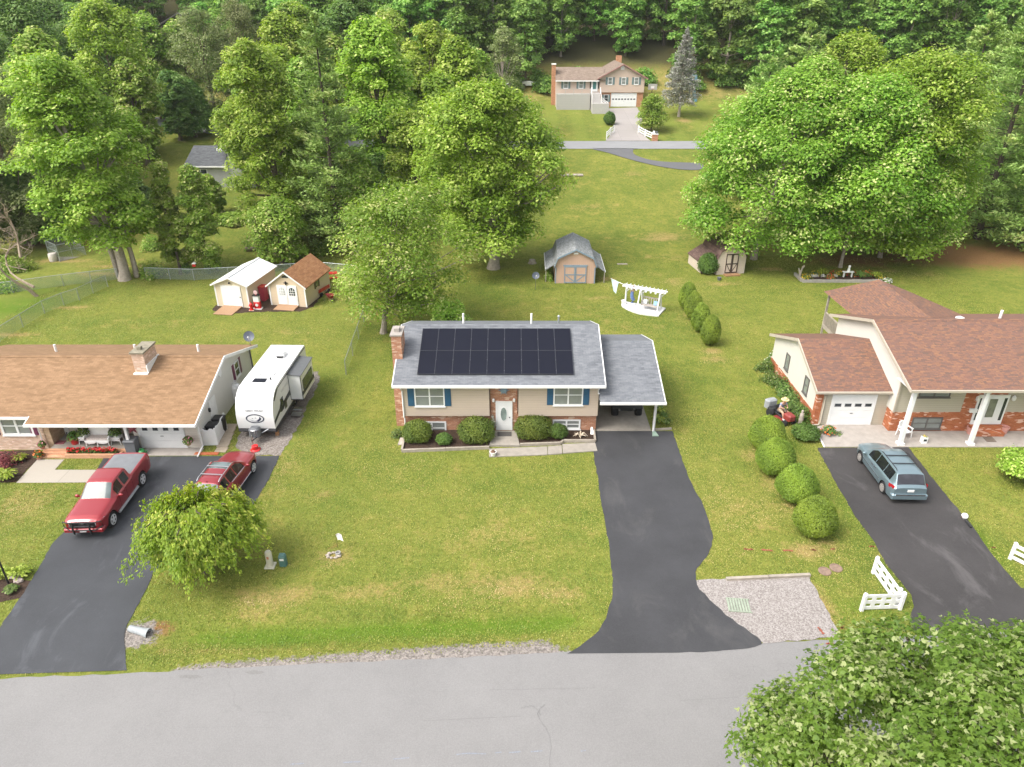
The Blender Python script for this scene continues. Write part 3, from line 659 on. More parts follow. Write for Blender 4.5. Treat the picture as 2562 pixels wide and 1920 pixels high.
def pine_mesh(kind, h, rw, cb, seed, leaf=.55, total=26000, mat=LF_PINE, bark=BARKD, tr=.25, levels=15, per_level=6, conic=.75, rise=.12, parent=None, dens=1., gap=.0, **_):
    """whorled branches, each a flat spray of needles"""
    r = np.random.default_rng(seed); mb = MB()
    mb.tube([(0, 0, -.3), (0, 0, h * .1), (0, 0, h * .5), (0, 0, h * .98)], [tr * 1.3, tr, tr * .65, .03], 8)
    Cs = []; Ts = []; Bs = []; tn = []
    nb = levels * per_level; each = max(20, total // nb)
    for i in range(levels):
        f = i / (levels - 1); z = h * (cb + (.97 - cb) * f)
        rad0 = rw * ((1 - f) ** conic * .92 + .08) * (.78 + .22 * math.sin(min(1, f * 5 + .35) * math.pi / 2))
        for j in range(per_level):
            if r.uniform() < gap: continue
            a = 2 * math.pi * (j + r.uniform(-.35, .35)) / per_level + i * 1.3; L = rad0 * r.uniform(.62, 1.12)
            dr = np.array([math.cos(a), math.sin(a), 0]); zz = z + r.uniform(-.5, .5) * h / levels * .8
            tip = np.array([dr[0] * L, dr[1] * L, zz + L * rise])
            mb.tube([(0, 0, zz - L * .08), tuple(dr * L * .5 + np.array([0, 0, zz - L * .02])), tuple(tip)], [max(.02, tr * .3 * (1 - f)), .03, .01], 5, False)
            m = int(each * (.35 + .65 * L / rw))
            u = r.uniform(.12, 1.04, m) ** .75; sd = r.normal(0, 1, m) * (.05 + .16 * L * (1.05 - u * .55)) ; side = np.array([-dr[1], dr[0], 0])
            p = dr[None] * (u * L)[:, None] + side[None] * sd[:, None]; p[:, 2] = zz - L * .06 + u * L * (rise + .06) + r.normal(0, .10 + .03 * L, m) - np.abs(sd) * .12
            dirv = unit(dr[None] * .6 + side[None] * (np.sign(sd) * .5)[:, None] + np.array([0, 0, .35]) + r.normal(0, .35, (m, 3)))
            nrm = unit(np.array([0, 0, 1.])[None] + r.normal(0, .6, (m, 3))); b = unit(np.cross(nrm, dirv))
            s = leaf * r.uniform(.6, 1.2, (m, 1)); Cs.append(p); Ts.append(dirv * s * .5); Bs.append(b * s * .16)
            tn.append(np.clip(r.uniform(.15, .6) + r.uniform(-.15, .4, m) + .15 * (u - .5), 0, 1))
    tk = mb.build('trunk', bark, parent, True)
    cw = quads('crown', np.concatenate(Cs), np.concatenate(Ts), np.concatenate(Bs), np.concatenate(tn), mat, parent)
    return tk, cw
def weeping(x, y, h, rw, seed, label):
    o = thing('weeping_tree', label, 'tree', gl(x, y)); r = np.random.default_rng(seed); mb = MB()
    mb.tube([(0, 0, -.2), (.1, 0, h * .3), (0, .1, h * .55)], [.2, .15, .11], 8)
    C = []; T = []; B = []; tn = []
    for i in range(84):
        a = r.uniform(0, 2 * math.pi); L = rw * r.uniform(.35, 1.05) * (1 + .12 * math.sin(3 * a + 1)); hz = h * r.uniform(.72, 1.0) * (1 - .1 * (L / rw))
        d = np.array([math.cos(a), math.sin(a), 0.]); n = 14; U = np.linspace(0, 1, n)
        path = np.stack([d[0] * L * U, d[1] * L * U, h * .5 + (hz - h * .5) * np.sin(np.minimum(1, U * 1.35) * math.pi / 2) - (hz * .62) * np.clip(U - .5, 0, 1) ** 2 * 2.3], 1)
        path[:, :2] += np.cumsum(r.normal(0, .04, (n, 2)), 0)
        mb.tube([tuple(q) for q in path[:10]], [max(.012, .05 * (1 - .8 * u)) for u in U[:10]], 5, False)
        ctone = r.uniform(0, .5)
        for j in range(3, n):
            for s_ in range(2):
                st = path[j] + np.array([r.normal(0, .22), r.normal(0, .22), 0]); ln = r.uniform(.45, 1.3) * (.6 if j < 6 else 1.)
                ln = min(ln, max(.25, st[2] - .1)); m = int(44 * ln)
                k = np.sort(r.uniform(0, 1, m)); p = st[None] + np.stack([d[0] * .25 * k, d[1] * .25 * k, -ln * k + .18 * np.sin(k * 3)], 1) + r.normal(0, .09, (m, 3))
                dv = unit(np.array([d[0] * .5, d[1] * .5, -.8])[None] + r.normal(0, .4, (m, 3))); nb_ = unit(np.array([d[0], d[1], .8])[None] + r.normal(0, .5, (m, 3))); b = unit(np.cross(nb_, dv))
                z = r.uniform(.10, .2, (m, 1)); C.append(p); T.append(dv * z * .6); B.append(b * z * .27); tn.append(ctone + r.uniform(.0, .5, m) + .12 * (1 - k))
    mb.build('trunk', BARKD, o, True)
    quads('crown', np.concatenate(C), np.concatenate(T), np.concatenate(B), np.concatenate(tn), LF_WEEP, o); return o
def clipped(name, label, x, y, rw, h, seed, mat=LF_YEW, cat='shrub', group=None, leaf=.13, n=7000, tip=.5, zc=.46, z0=0., boxy=2., ry=None, skirt=None, nz=.04):
    """a sheared bush: a shell of small leaves over a solid dark core"""
    X, Y, Z = gl(x, y); o = thing(name, label, cat, (X, Y, Z + z0), 0, group); r = np.random.default_rng(seed); ry = ry or rw
    d = rdir(r, n); e = boxy
    q = np.abs(d) ** e; rad = 1 / (q.sum(1)) ** (1 / e); p = d * rad[:, None] * (1 + r.normal(0, nz, (n, 1)) * .6 - r.uniform(0, .1, (n, 1)))
    lump = 1 + .05 * np.sin(d[:, :1] * 5 + seed) * np.cos(d[:, 1:2] * 4 + d[:, 2:3] * 3 + seed)
    p = p * lump
    zz = p[:, 2:3]; up = np.clip(zz, 0, 1); tp = 1 - tip * up ** 1.7 * .55
    low = np.clip(-zz, 0, 1)
    P = np.concatenate([p[:, :1] * rw * tp, p[:, 1:2] * ry * tp, np.where(zz > 0, h * zc + zz * h * (1 - zc), h * zc + zz * h * zc * .93)], 1)
    N = unit(d * .9 + np.array([0, 0, .35]) + rdir(r, n) * .55)
    T, B = leaves(r, P, N, leaf, .5)
    tone = .32 + .30 * r.uniform(0, 1, n) + .14 * np.sin(P[:, 0] * 3.1 + P[:, 2] * 2.3 + seed)
    T = unit(T * .8 + d * np.linalg.norm(T, axis=1, keepdims=True) * .5) * np.linalg.norm(T, axis=1, keepdims=True)
    mb = MB(); mb.ball((0, 0, h * zc), (rw * .86, ry * .86, h * zc * .95), 14, 8)
    mb.tube([(0, 0, -.1), (0, 0, h * .3)], [.1, .08], 7)
    mb.build('trunk', skirt or YCORE, o, True)  # solid inner ball that closes the leaf gaps, with a short stem
    quads('foliage', P, T, B, tone, mat, o); return o
def plant(name, label, cat, loc, rw, h, seed, mat=LF_SHRUB, n=500, leaf=.14, group=None, flower=None, fn=60, parent=None, part='foliage', blade=False, ry=None):
    """a small loose plant; blade=True gives arching strap leaves"""
    r = np.random.default_rng(seed); ry = ry or rw
    if parent is None: o = thing(name, label, cat, loc, 0, group); off = np.zeros(3)
    else: o = parent; off = np.array(loc, float)
    if blade:
        C = []; T = []; B = []
        nb = n // 4
        for i in range(nb):
            a = r.uniform(0, 6.283); d = np.array([math.cos(a) * rw, math.sin(a) * ry, 0]); f = r.uniform(.35, 1.); hh = h * r.uniform(.6, 1.)
            pts = [np.array([*(d[:2] * f * u), hh * (1 - (1 - 1.5 * u) ** 2 * .75) if u > .0 else 0]) for u in (0, .3, .6, .85, 1.)]
            for p0, p1 in zip(pts[:-1], pts[1:]):
                t = (p1 - p0) * .62; s = unit(np.cross(t, [0, 0, 1.])) * leaf * .28; C.append((p0 + p1) / 2); T.append(t); B.append(s)
        C, T, B = np.array(C), np.array(T), np.array(B); tone = r.uniform(.15, .95, len(C))
    else:
        d = rdir(r, n); d[:, 2] = np.abs(d[:, 2]); rad = r.uniform(.45, 1.05, (n, 1)); C = d * rad * np.array([rw, ry, h])
        C[:, :2] *= 1 + .25 * np.sin(3 * np.arctan2(d[:, 1:2], d[:, :1]) + seed)
        N = unit(d * .6 + np.array([0, 0, .6]) + rdir(r, n) * .6); T, B = leaves(r, C, N, leaf, .55); tone = r.uniform(.1, .95, n)
    quads(part, C + off, T, B, tone, mat, o)
    if flower:
        d = rdir(r, fn); d[:, 2] = np.abs(d[:, 2]); Cf = d * np.array([rw, ry, h]) * r.uniform(.8, 1.12, (fn, 1)); T, B = leaves(r, Cf, unit(d + np.array([0, -.3, .8])), leaf * .8, .9)
        quads('flower', Cf + off, T, B, r.uniform(.2, .9, fn), flower, o)
    return o
# ---------------------------------------------------------------- buildings (world coordinates, origin moved to the thing's base)
def W(o):
    return MB((Matrix.Translation(o.location) @ Matrix.Rotation(o.rotation_euler[2], 4, 'Z')).inverted())
def atx(k, x, y, X):
    a, b, c = ray(k, x, y); t = X / a
    return (X, b * t, CH + c * t)
def wrect(k, x0, y0, x1, y1, Y):
    ym, xm = (y0 + y1) / 2, (x0 + x1) / 2
    X0, X1 = at(k, x0, ym, Y)[0], at(k, x1, ym, Y)[0]; z1, z0 = at(k, xm, y0, Y)[2], at(k, xm, y1, Y)[2]
    return (X0 + X1) / 2, X1 - X0, z0, z1 - z0
def win(o, pos, w, h, cols=1, rows=2, face=0., frame=None, pane=None, fw=.08, name='window', sill=True, d=.05, arch=False):
    """window on a wall: pos is its bottom centre, face turns it from looking along -y"""
    M = W(o).M @ Matrix.Translation(pos) @ Matrix.Rotation(face, 4, 'Z'); mb = MB(M)
    mb.box(-w / 2, -w / 2 + fw, -d, .02, 0, h); mb.box(w / 2 - fw, w / 2, -d, .02, 0, h)
    mb.box(-w / 2 + fw, w / 2 - fw, -d, .02, 0, fw); mb.box(-w / 2 + fw, w / 2 - fw, -d, .02, h - fw, h)
    for i in range(1, cols):
        x = -w / 2 + w * i / cols; mb.box(x - fw * .55, x + fw * .55, -d * .9, .02, fw, h - fw)
    cw = (w - fw) / cols
    for i in range(cols):
        xa = -w / 2 + fw / 2 + i * cw
        for j in range(1, rows):
            z = h * j / rows; mb.box(xa + fw * .6, xa + cw - fw * .6, -d * .7, .015, z - fw * .28, z + fw * .28)
    if sill: mb.box(-w / 2 - .05, w / 2 + .05, -d - .03, .01, -.06, 0)
    f = mb.build(name, frame or WHITE, o)
    MB(M).box(-w / 2 + fw * .6, w / 2 - fw * .6, -.012, .012, fw * .6, h - fw * .6).build('pane', pane or PANE, f)
    return f
def shutter(o, pos, w, h, mat, face=0.):
    M = W(o).M @ Matrix.Translation(pos) @ Matrix.Rotation(face, 4, 'Z'); mb = MB(M)
    mb.box(-w / 2, w / 2, -.03, .01, 0, h)
    for z0, z1 in ((.06, h * .47), (h * .53, h - .06)): mb.box(-w / 2 + .06, w / 2 - .06, -.045, -.028, z0, z1)
    return mb.build('shutter', mat, o)
def roofp(o, name, x0, x1, P, th, mat):
    """slab roof: P is the front-eave / ridge / back-eave line in (y, z)"""
    poly = list(P) + [(y, z - th) for y, z in reversed(P)]
    return W(o).prism(poly, x0, x1, 'x').build(name, mat, o)
def trim_boxes(o, name, L, mat):
    mb = W(o)
    for b in L: mb.box(*b)
    return mb.build(name, mat, o)
def rake(o, x, P, mat, w=.03, hgt=.2):
    mb = W(o); mb.prism([(y, z + .012) for y, z in P] + [(y, z - hgt) for y, z in reversed(P)], x - w, x + w, 'x'); return mb.build('rake_board', mat, o)
def lap_door(o, k, rect, Y, mat=None, gl_=None, gmat=None, name='door'):
    xc, wd, z0, hh = wrect(k, *rect, Y); mb = W(o)
    mb.box(xc - wd / 2, xc - wd / 2 + .09, Y - .07, Y + .02, z0, z0 + hh); mb.box(xc + wd / 2 - .09, xc + wd / 2, Y - .07, Y + .02, z0, z0 + hh); mb.box(xc - wd / 2 + .09, xc + wd / 2 - .09, Y - .07, Y + .02, z0 + hh - .09, z0 + hh)
    mb.box(xc - wd / 2 + .09, xc + wd / 2 - .09, Y - .045, Y + .02, z0, z0 + hh - .09)
    for zz in (.12, .5):
        for s in (-1, 1): mb.box(xc + s * wd * .19 - wd * .13, xc + s * wd * .19 + wd * .13, Y - .052, Y - .04, z0 + zz, z0 + zz + .28)
    d = mb.build(name, mat or WHITE, o)
    W(o).ball((xc + wd * .33, Y - .08, z0 + hh * .45), .045, 8, 6).build('handle', BLACK, d, True)
    return d, xc, wd, z0, hh
def garage_door(o, xc, w, z0, h, Y, wins, frame=None, winz=.72, winw=.42):
    mb = W(o)
    for i in range(4): mb.box(xc - w / 2, xc + w / 2, Y - .04, Y + .03, z0 + h * i / 4 + .006, z0 + h * (i + 1) / 4 - .006)
    mb.box(xc - w / 2 + .02, xc + w / 2 - .02, Y - .025, Y + .02, z0, z0 + h)
    mb.box(xc - w / 2 - .13, xc - w / 2 - .003, Y - .06, Y + .03, z0, z0 + h); mb.box(xc + w / 2 + .003, xc + w / 2 + .13, Y - .06, Y + .03, z0, z0 + h)
    mb.box(xc - w / 2 - .13, xc + w / 2 + .13, Y - .058, Y + .03, z0 + h, z0 + h + .13)
    d = mb.build('garage_door', WHITE, o); m2 = W(o); m3 = W(o)
    for i in range(wins):
        x = xc - w / 2 + w * (i + .5) / wins; z = z0 + h * winz
        m2.box(x - winw / 2, x + winw / 2, Y - .05, Y - .03, z - .1, z + .1)
        m3.box(x - winw / 2 - .03, x + winw / 2 + .03, Y - .046, Y - .03, z - .13, z + .13)
    m2.build('pane', PANED, d); m3.build('pane_frame', paint('pane_grey', (.45, .45, .45), .5, .05), d)
    W(o).tube([(xc - .09, Y - .06, z0 + h * .42), (xc + .09, Y - .06, z0 + h * .42)], .015, 6).build('handle', BLACK, d)
    return d
def spout(o, pts, mat=None, r=.05):
    mb = W(o); mb.tube(pts, r, 4); return mb.build('downspout', mat or TRIM, o)
def pipe(o, x, y, z, h, r=.06, mat=None, cap=False):
    mb = W(o); mb.tube([(x, y, z - .1), (x, y, z + h)], r, 10)
    if cap: mb.lathe([(r * 1.6, 0), (r * 1.6, .05), (.01, .13)], 10, (x, y, z + h))
    return mb.build('vent_pipe', mat or WHITE, o, True)

SID_M = siding('siding_beige', (.50, .41, .33), .17)
BRK_M = brick('brick_main', (.34, .13, .065), (.46, .22, .13), (.38, .31, .25), 1.25, (.55, .40, .30))
ROOF_M = shingle('shingle_grey', [(.105, .112, .125), (.14, .147, .16), (.175, .183, .197)], 'x', 1.07, .35, (.20, .21, .225))
# ---- main house
mh = thing('split_level_house', 'beige sided split level house with grey roof, brick entry and attached carport', 'house', (-.73, 39.3, 0), R(.5))
ox = -.73
XL, XR, YF, YB = -6.86, 5.40, 39.3, 48.0
EZ, RZ, RY = 3.66, 5.52, 43.75
mb = W(mh); mb.box(XL + .03, XR - .03, YF, YB - .05, -.2, 1.25); mb.box(-1.36, .34, YF - .003, YF + .3, .0, EZ - .02)
mb.build('brick_wall', BRK_M, mh)
pr = (RZ - EZ) / (RY - 38.62)
gab = lambda y0, y1: [(y0, 1.25), (y1, 1.25), (y1, EZ - .1 + max(0, 0)), (RY, EZ - .1 + (RY - y0) * pr * .96), (y0, EZ - .1)]
mb = W(mh)
mb.prism(gab(YF - .28, YB), XL, -1.42, 'x'); mb.prism(gab(YF - .28, YB), .40, XR, 'x'); mb.box(-1.42, .40, YF + .3, YB - .01, 1.25, EZ)
mb.build('siding_wall', SID_M, mh)
P = [(38.62, EZ), (RY, RZ), (48.6, EZ + .15)]
rf = roofp(mh, 'roof', XL - .47, XR + .33, P, .1, ROOF_M)
for x in (XL - .48, XR + .34): rake(mh, x, P, TRIM)
mb = W(mh); mb.box(XL - .50, XR + .36, 38.48, 38.615, EZ - .16, EZ - .012); mb.build('gutter', TRIM, mh)
trim_boxes(mh, 'soffit', [(XL - .44, XR + .30, 38.62, YF - .27, EZ - .14, EZ - .105)], TRIM)
mb = W(mh); mb.prism([(RY - .16, RZ - .04), (RY, RZ + .035), (RY + .16, RZ - .04)], XL - .46, XR + .32, 'x'); mb.build('ridge_cap', ROOF_M, mh)
c = W(mh); c.box(-7.5, XL - .02, 39.9, 42.7, -.2, 3.2); c.prism([(39.9, 3.2), (42.7, 3.2), (42.1, 3.75), (40.75, 3.75)], -7.5, XL - .5, 'x'); c.box(-7.56, -6.93, 40.72, 42.1, 3.6, 6.0)
ch = c.build('chimney', BRK_M, mh)
c = W(mh); c.box(-7.62, -6.87, 40.66, 42.16, 6.0, 6.1); c.box(-7.42, -7.08, 41.15, 41.65, 6.1, 6.32); c.build('chimney_cap', CONC2, ch)
for kx, ky in ((648, 95), (1133, 82)):
    a = gz('1', kx, ky, RZ - .3); pipe(mh, a[0], RY + 1.1, RZ - .4, .75, .07, WHITE2)
a = gz('1', 1326, 76, RZ - .3); pipe(mh, a[0], RY + 1.2, RZ - .42, .5, .06, GALV, True)
Ys = YF - .283
for rc, sx in (((303, 528, 517, 672), ((255, 303), (517, 562))), ((1290, 517, 1500, 664), ((1244, 1288), (1500, 1544)))):
    xc, wd, z0, hh = wrect('1', *rc, Ys); win(mh, (xc, Ys, z0), wd, hh, 2, 2)
    for s0, s1 in sx:
        q0, q1 = at('1', s0, 600, Ys)[0], at('1', s1, 600, Ys)[0]; shutter(mh, ((q0 + q1) / 2, Ys - .004, z0 + .03), q1 - q0, hh - .04, BLUET)
for rc in ((325, 778, 530, 872), (1283, 765, 1480, 832)):
    xc, wd, z0, hh = wrect('1', *rc, YF); win(mh, (xc, YF, z0), wd, hh, 2, 2, fw=.1)
d, xc, wd, z0, hh = lap_door(mh, '1', (880, 634, 998, 838), YF)
mb = W(mh); n = 20
ring = [(xc - .02 + .21 * math.cos(q), z0 + 1.18 + .50 * math.sin(q)) for q in np.linspace(0, 2 * math.pi, n, False)]
mb.prism(ring, YF - .062, YF - .05, 'y'); mb.build('oval_glass', glass('etched_glass', (.20, .26, .24), .15), d)
MB(W(mh).M).tube([(p[0], YF - .062, p[1]) for p in ring + ring[:1]], .02, 5, False).build('oval_rim', WHITE, d, True)
for kx in (864, 1010):
    a = at('1', kx, 630, YF - .1); mb = W(mh); mb.lathe([(.03, -.12), (.075, -.08), (.085, .06), (.03, .13)], 8, a); mb.box(a[0] - .05, a[0] + .05, YF - .1, YF, a[2] - .1, a[2] + .1); mb.build('wall_lantern', WHITE2, mh)
xl = XL + .02
spout(mh, [(xl, 38.56, EZ - .14), (xl, 38.62, EZ - .3), (xl + .02, Ys - .05, EZ - .6), (xl + .02, Ys - .05, 1.2), (xl + .02, YF - .1, 1.0), (xl + .02, YF - .1, .2), (xl - .1, YF - .75, .12)])
spout(mh, [(XR - .02, 38.56, EZ - .14), (XR - .05, Ys - .05, EZ - .55), (XR - .05, Ys - .05, 2.9), (XR + .3, Ys - .1, 2.75)])
# carport
CP = [(38.25, 2.68), (43.75, 4.36), (47.7, 3.1)]
roofp(mh, 'carport_roof', XR + .02, 9.42, CP, .1, ROOF_M); rake(mh, 9.43, CP, TRIM)
mb = W(mh); mb.box(XR + .0, 9.48, 38.12, 38.245, 2.53, 2.67); mb.build('carport_gutter', TRIM, mh)
trim_boxes(mh, 'carport_beam', [(XR + .05, 9.3, 39.1, 39.28, 2.35, 2.56), (9.0, 9.16, 39.3, 47.3, 2.3, 2.6), (XR + .05, 9.3, 47.2, 47.4, 2.5, 2.9)], TRIM)
for y in (39.2, 43.3, 47.3): trim_boxes(mh, 'carport_post', [(9.0, 9.15, y - .075, y + .075, 0, 2.4)], TRIM)
mb = W(mh); mb.tube([(9.02, 39.0, 2.5), (9.06, 39.06, 2.3), (9.06, 39.06, .12), (9.08, 38.9, .08)], .055, 4); mb.build('downspout', TRIM, mh)
mb = W(mh); mb.box(XR + .02, 8.95, 39.25, 47.6, -.1, .045); mb.build('carport_slab', CONC, mh)
mb = W(mh); mb.add([(8.9, 38.55, .03), (9.3, 38.55, .03), (9.17, 39.0, .03), (8.98, 39.0, .03), (8.9, 38.55, .09), (9.3, 38.55, .09), (9.17, 39.0, .14), (8.98, 39.0, .14)], [(0, 1, 5, 4), (1, 2, 6, 5), (2, 3, 7, 6), (3, 0, 4, 7), (4, 5, 6, 7)])
tag(W(mh) and mb.build('splash_block', paint('splash_green', (.22, .30, .24), .7, .2, 6), mh))
# solar array on the front roof slope
n_ = Vector((0, -pr, 1)).normalized()
def onroof(k, x, y):
    a, b, c = ray(k, x, y); t = (EZ - CH + pr * (0 - 38.62)) / (c - pr * b); return Vector((a * t, b * t, CH + c * t))
p00, p10, p01, p11 = onroof('1', 330, 458), onroof('1', 1432, 448), onroof('1', 355, 133), onroof('1', 1409, 124)
x0 = (p00.x + p01.x) / 2; x1 = (p10.x + p11.x) / 2; y0 = (p00.y + p10.y) / 2; y1 = (p01.y + p11.y) / 2
sa = thing('solar_panel_array', 'eighteen black solar panels in two rows on grey house roof', 'solar panels', ((x0 + x1) / 2, y0, EZ + (y0 - 38.62) * pr))
m, t, b, co = new_mat('solar_cell', .4, .12)
sp = NN(t, 'ShaderNodeSeparateXYZ', {0: co})
fx = mth(t, 'FRACT', mth(t, 'DIVIDE', sp.outputs[0], .166)); fy = mth(t, 'FRACT', mth(t, 'DIVIDE', sp.outputs[1], .085))
ln = mth(t, 'MAXIMUM', ramp(t, fx, [(.0, 1.), (.05, 0.)]), ramp(t, fy, [(.0, .9), (.14, 0.)]))
cc = mixc(t, noise(t, co, .6, 3), (.006, .007, .013), (.010, .011, .020))
t.links.new(mixc(t, mth(t, 'MULTIPLY', ln, .5), cc, (.018, .019, .028)), b.inputs['Base Color']); SOLAR = m
FRM = paint('panel_frame', (.05, .052, .06), .4, .1, 4, .5, .3)
M0 = Matrix.Rotation(math.atan(pr), 4, 'X'); SL = math.hypot(y1 - y0, (y1 - y0) * pr); pw = (x1 - x0) / 9; ph = SL / 2
proto = None
for j in range(2):
    for i in range(9):
        loc = M0 @ Vector((x0 + (i + .5) * pw - sa.location.x, (j + .5) * ph, .1))
        if proto is None:
            proto = MB().box(-pw / 2 + .022, pw / 2 - .022, -ph / 2 + .022, ph / 2 - .022, -.02, .02).build('solar_panel', SOLAR, sa)
            q = MB()
            for s in (-1, 1): q.box(s * (pw / 2 - .014) - .008, s * (pw / 2 - .014) + .008, -ph / 2 + .006, ph / 2 - .006, -.022, .024); q.box(-pw / 2 + .022, pw / 2 - .022, s * (ph / 2 - .014) - .008, s * (ph / 2 - .014) + .008, -.022, .024)
            q.build('panel_rim', FRM, proto); o = proto
        else: o = copy_tree(proto, sa)
        o.location = loc; o.rotation_euler = (math.atan(pr), 0, 0)
mb = MB(M0)
for z in (.35, 1.3, 2.2, 3.2):
    if z < SL: mb.box(x0 - sa.location.x + .02, x1 - sa.location.x - .02, z, z + .05, .0, .078)
mb.build('mounting_rail', ALU, sa)
# front bed of the main house
def border(name, label, pts, mat, w_=.1, h_=.18, closed=False):
    o = thing(name, label, 'edging', (pts[0][0], pts[0][1], 0)); mb = W(o)
    for a, b_ in zip(pts[:-1], pts[1:]):
        a, b_ = Vector((a[0], a[1], 0)), Vector((b_[0], b_[1], 0)); d = b_ - a; L = d.length; n = max(1, round(L / 2.4))
        for i in range(n):
            c0 = a + d * (i / n) + d.normalized() * .01; c1 = a + d * ((i + 1) / n) - d.normalized() * .01; mid = (c0 + c1) / 2
            rbox(mb, (mid.x, mid.y, h_ / 2 + .01 * (i % 2)), (c1 - c0).length, w_, h_, math.atan2(d.y, d.x))
    return tag(mb.build('timber', mat, o)) and o
b0 = [g('1', *p) for p in ((237, 880), (215, 998), (835, 975))]; border('timber_edging', 'weathered timber edging round the left half of the main house front bed', b0, WOODG, .12, .2)
b1 = [g('1', *p) for p in ((1050, 955), (1340, 945), (1360, 928), (1585, 928), (1575, 850))]; border('timber_edging', 'weathered timber edging round the right half of the main house front bed', b1, WOODG, .12, .2)
sheet('mulch_bed', [b0[0], b0[1], b0[2], (-1.36, 39.3), (-6.8, 39.3)], MULCH, .06)
sheet('mulch_bed', [g('1', *p) for p in ((1048, 955), (1340, 940), (1360, 925), (1580, 925), (1575, 850))] + [(5.2, 39.3), (.4, 39.3)], MULCH, .055)
st_ = [g('1', *p) for p in ((833, 960), (1050, 962), (1025, 858), (875, 858))]
slab('entry_walk', st_, CONC, 0, .14)['kind'] = 'structure'
q = [g('1', *p) for p in ((833, 1035), (833, 978), (1245, 962), (1245, 1020))]; slab('front_walk', q, CONC, -.05, .06)['kind'] = 'structure'
q = [g('1', *p) for p in ((1249, 1019), (1249, 962), (1348, 955), (1352, 1012))]; slab('front_walk', q, CONC, -.05, .065)['kind'] = 'structure'
q = [g('1', *p) for p in ((1356, 1010), (1352, 945), (1585, 936), (1601, 992))]; slab('front_walk', q, CONC, -.05, .06)['kind'] = 'structure'
q = [gz('1', *p, .14) for p in ((892, 855), (992, 855), (992, 885), (892, 885))]; tag(slab('doormat', q, paint('mat_dark', (.07, .065, .06), .95, .3, 20), .141, .165), 'dark rectangular doormat before the white oval glass front door', 'doormat')

# ---- left ranch house
SID_L = siding('siding_cream', (.60, .55, .48), .17); BRK_L = brick('brick_pale', (.52, .33, .23), (.60, .44, .34), (.55, .45, .37), 1.25, (.66, .5, .42))
STUC = siding('siding_white', (.60, .58, .53), .19, lap_shade=.93); BRK_T = brick('brick_tan', (.40, .27, .17), (.50, .36, .24), (.45, .36, .27), 1.25)
ROOF_L = shingle('shingle_tan', [(.185, .110, .058), (.232, .140, .076), (.28, .172, .097)], 'x', 1.05, .10, (.24, .14, .075))
lh = thing('ranch_house', 'cream ranch house with long tan shingle roof and single garage door', 'house', (-24, 37.25, 0), R(.4))
PL = .315; LE, LY = 2.3, 36.2; LR = 41.9; lz = lambda y: LE + (y - LY) * PL
BX = -19.15
mb = W(lh); mb.box(-23.15, BX - .06, 37.25, 46, -.1, lz(37.25) - .12); mb.build('front_wall', SID_L, lh)
mb = W(lh); mb.prism([(37.2, -.2), (47.25, -.2), (47.25, lz(36.55) - .1), (LR, lz(LR) - .16), (37.2, lz(37.2) - .14)], BX - .06, BX, 'x'); mb.build('gable_wall', STUC, lh)
YP = 38.35
mb = W(lh); mb.box(-28.45, -23.15, YP, 44, -.1, lz(YP) - .14); mb.build('porch_wall', SID_L, lh)
mb = W(lh); mb.box(-36, -28.45, 37.02, 46, -.1, lz(37.02) - .14); mb.build('brick_wall', BRK_L, lh)
mb = W(lh); mb.box(-28.45, -28.1, 37.05, YP, -.1, lz(37.05) - .14); mb.build('brick_pier', BRK_T, lh)
P1 = [(LY, LE), (LR, lz(LR)), (47.7, LE)]
roofp(lh, 'roof', -28.82, -18.72, P1, .1, ROOF_L)
P2 = [(36.78, lz(36.78)), (LR, lz(LR)), (47.7, LE)]; roofp(lh, 'roof', -37, -28.825, P2, .1, ROOF_L)
rake(lh, -18.71, P1, TRIM); rake(lh, -28.83, [(LY, LE), (36.8, lz(36.8))], TRIM)
mb = W(lh); mb.prism([(LR - .16, lz(LR) - .03), (LR, lz(LR) + .035), (LR + .16, lz(LR) - .03)], -37, -18.74, 'x'); mb.build('ridge_cap', ROOF_L, lh)
trim_boxes(lh, 'gutter', [(-28.85, -18.68, LY - .12, LY - .003, LE - .15, LE - .01), (-37, -28.86, 36.66, 36.777, lz(36.78) - .15, lz(36.78) - .01)], TRIM)
trim_boxes(lh, 'soffit', [(-28.8, BX + .4, LY + .005, 37.2, LE - .16, LE - .115)], TRIM)
c = W(lh); c.box(-23.85, -23.1, 40.35, 42.0, 3., 4.95); ch = c.build('chimney', BRK_L, lh)
c = W(lh); c.box(-23.92, -23.03, 40.28, 42.07, 4.95, 5.05); c.box(-23.6, -23.35, 40.7, 40.95, 5.05, 5.25); c.build('chimney_cap', paint('mossy_cap', (.23, .205, .15), .9, .3, 4), ch)
c = W(lh); c.box(-23.93, -23.02, 40.2, 40.35, lz(40.2) - .05, lz(40.3) + .06); c.box(-23.1, -23.02, 40.35, 42.1, lz(40.4) - .2, lz(42) + .02) ; c.build('flashing', WHITE2, ch)
for kx, ky in ((420, 115), (978, 90), (1383, 100)):
    a = gz('2', kx, ky, 3.4); pipe(lh, a[0], 43.9, 3.45, .55, .08, WHITE2)
garage_door(lh, -21.42, 2.55, .02, 2.05, 37.25, 4, winz=.66, winw=.3)
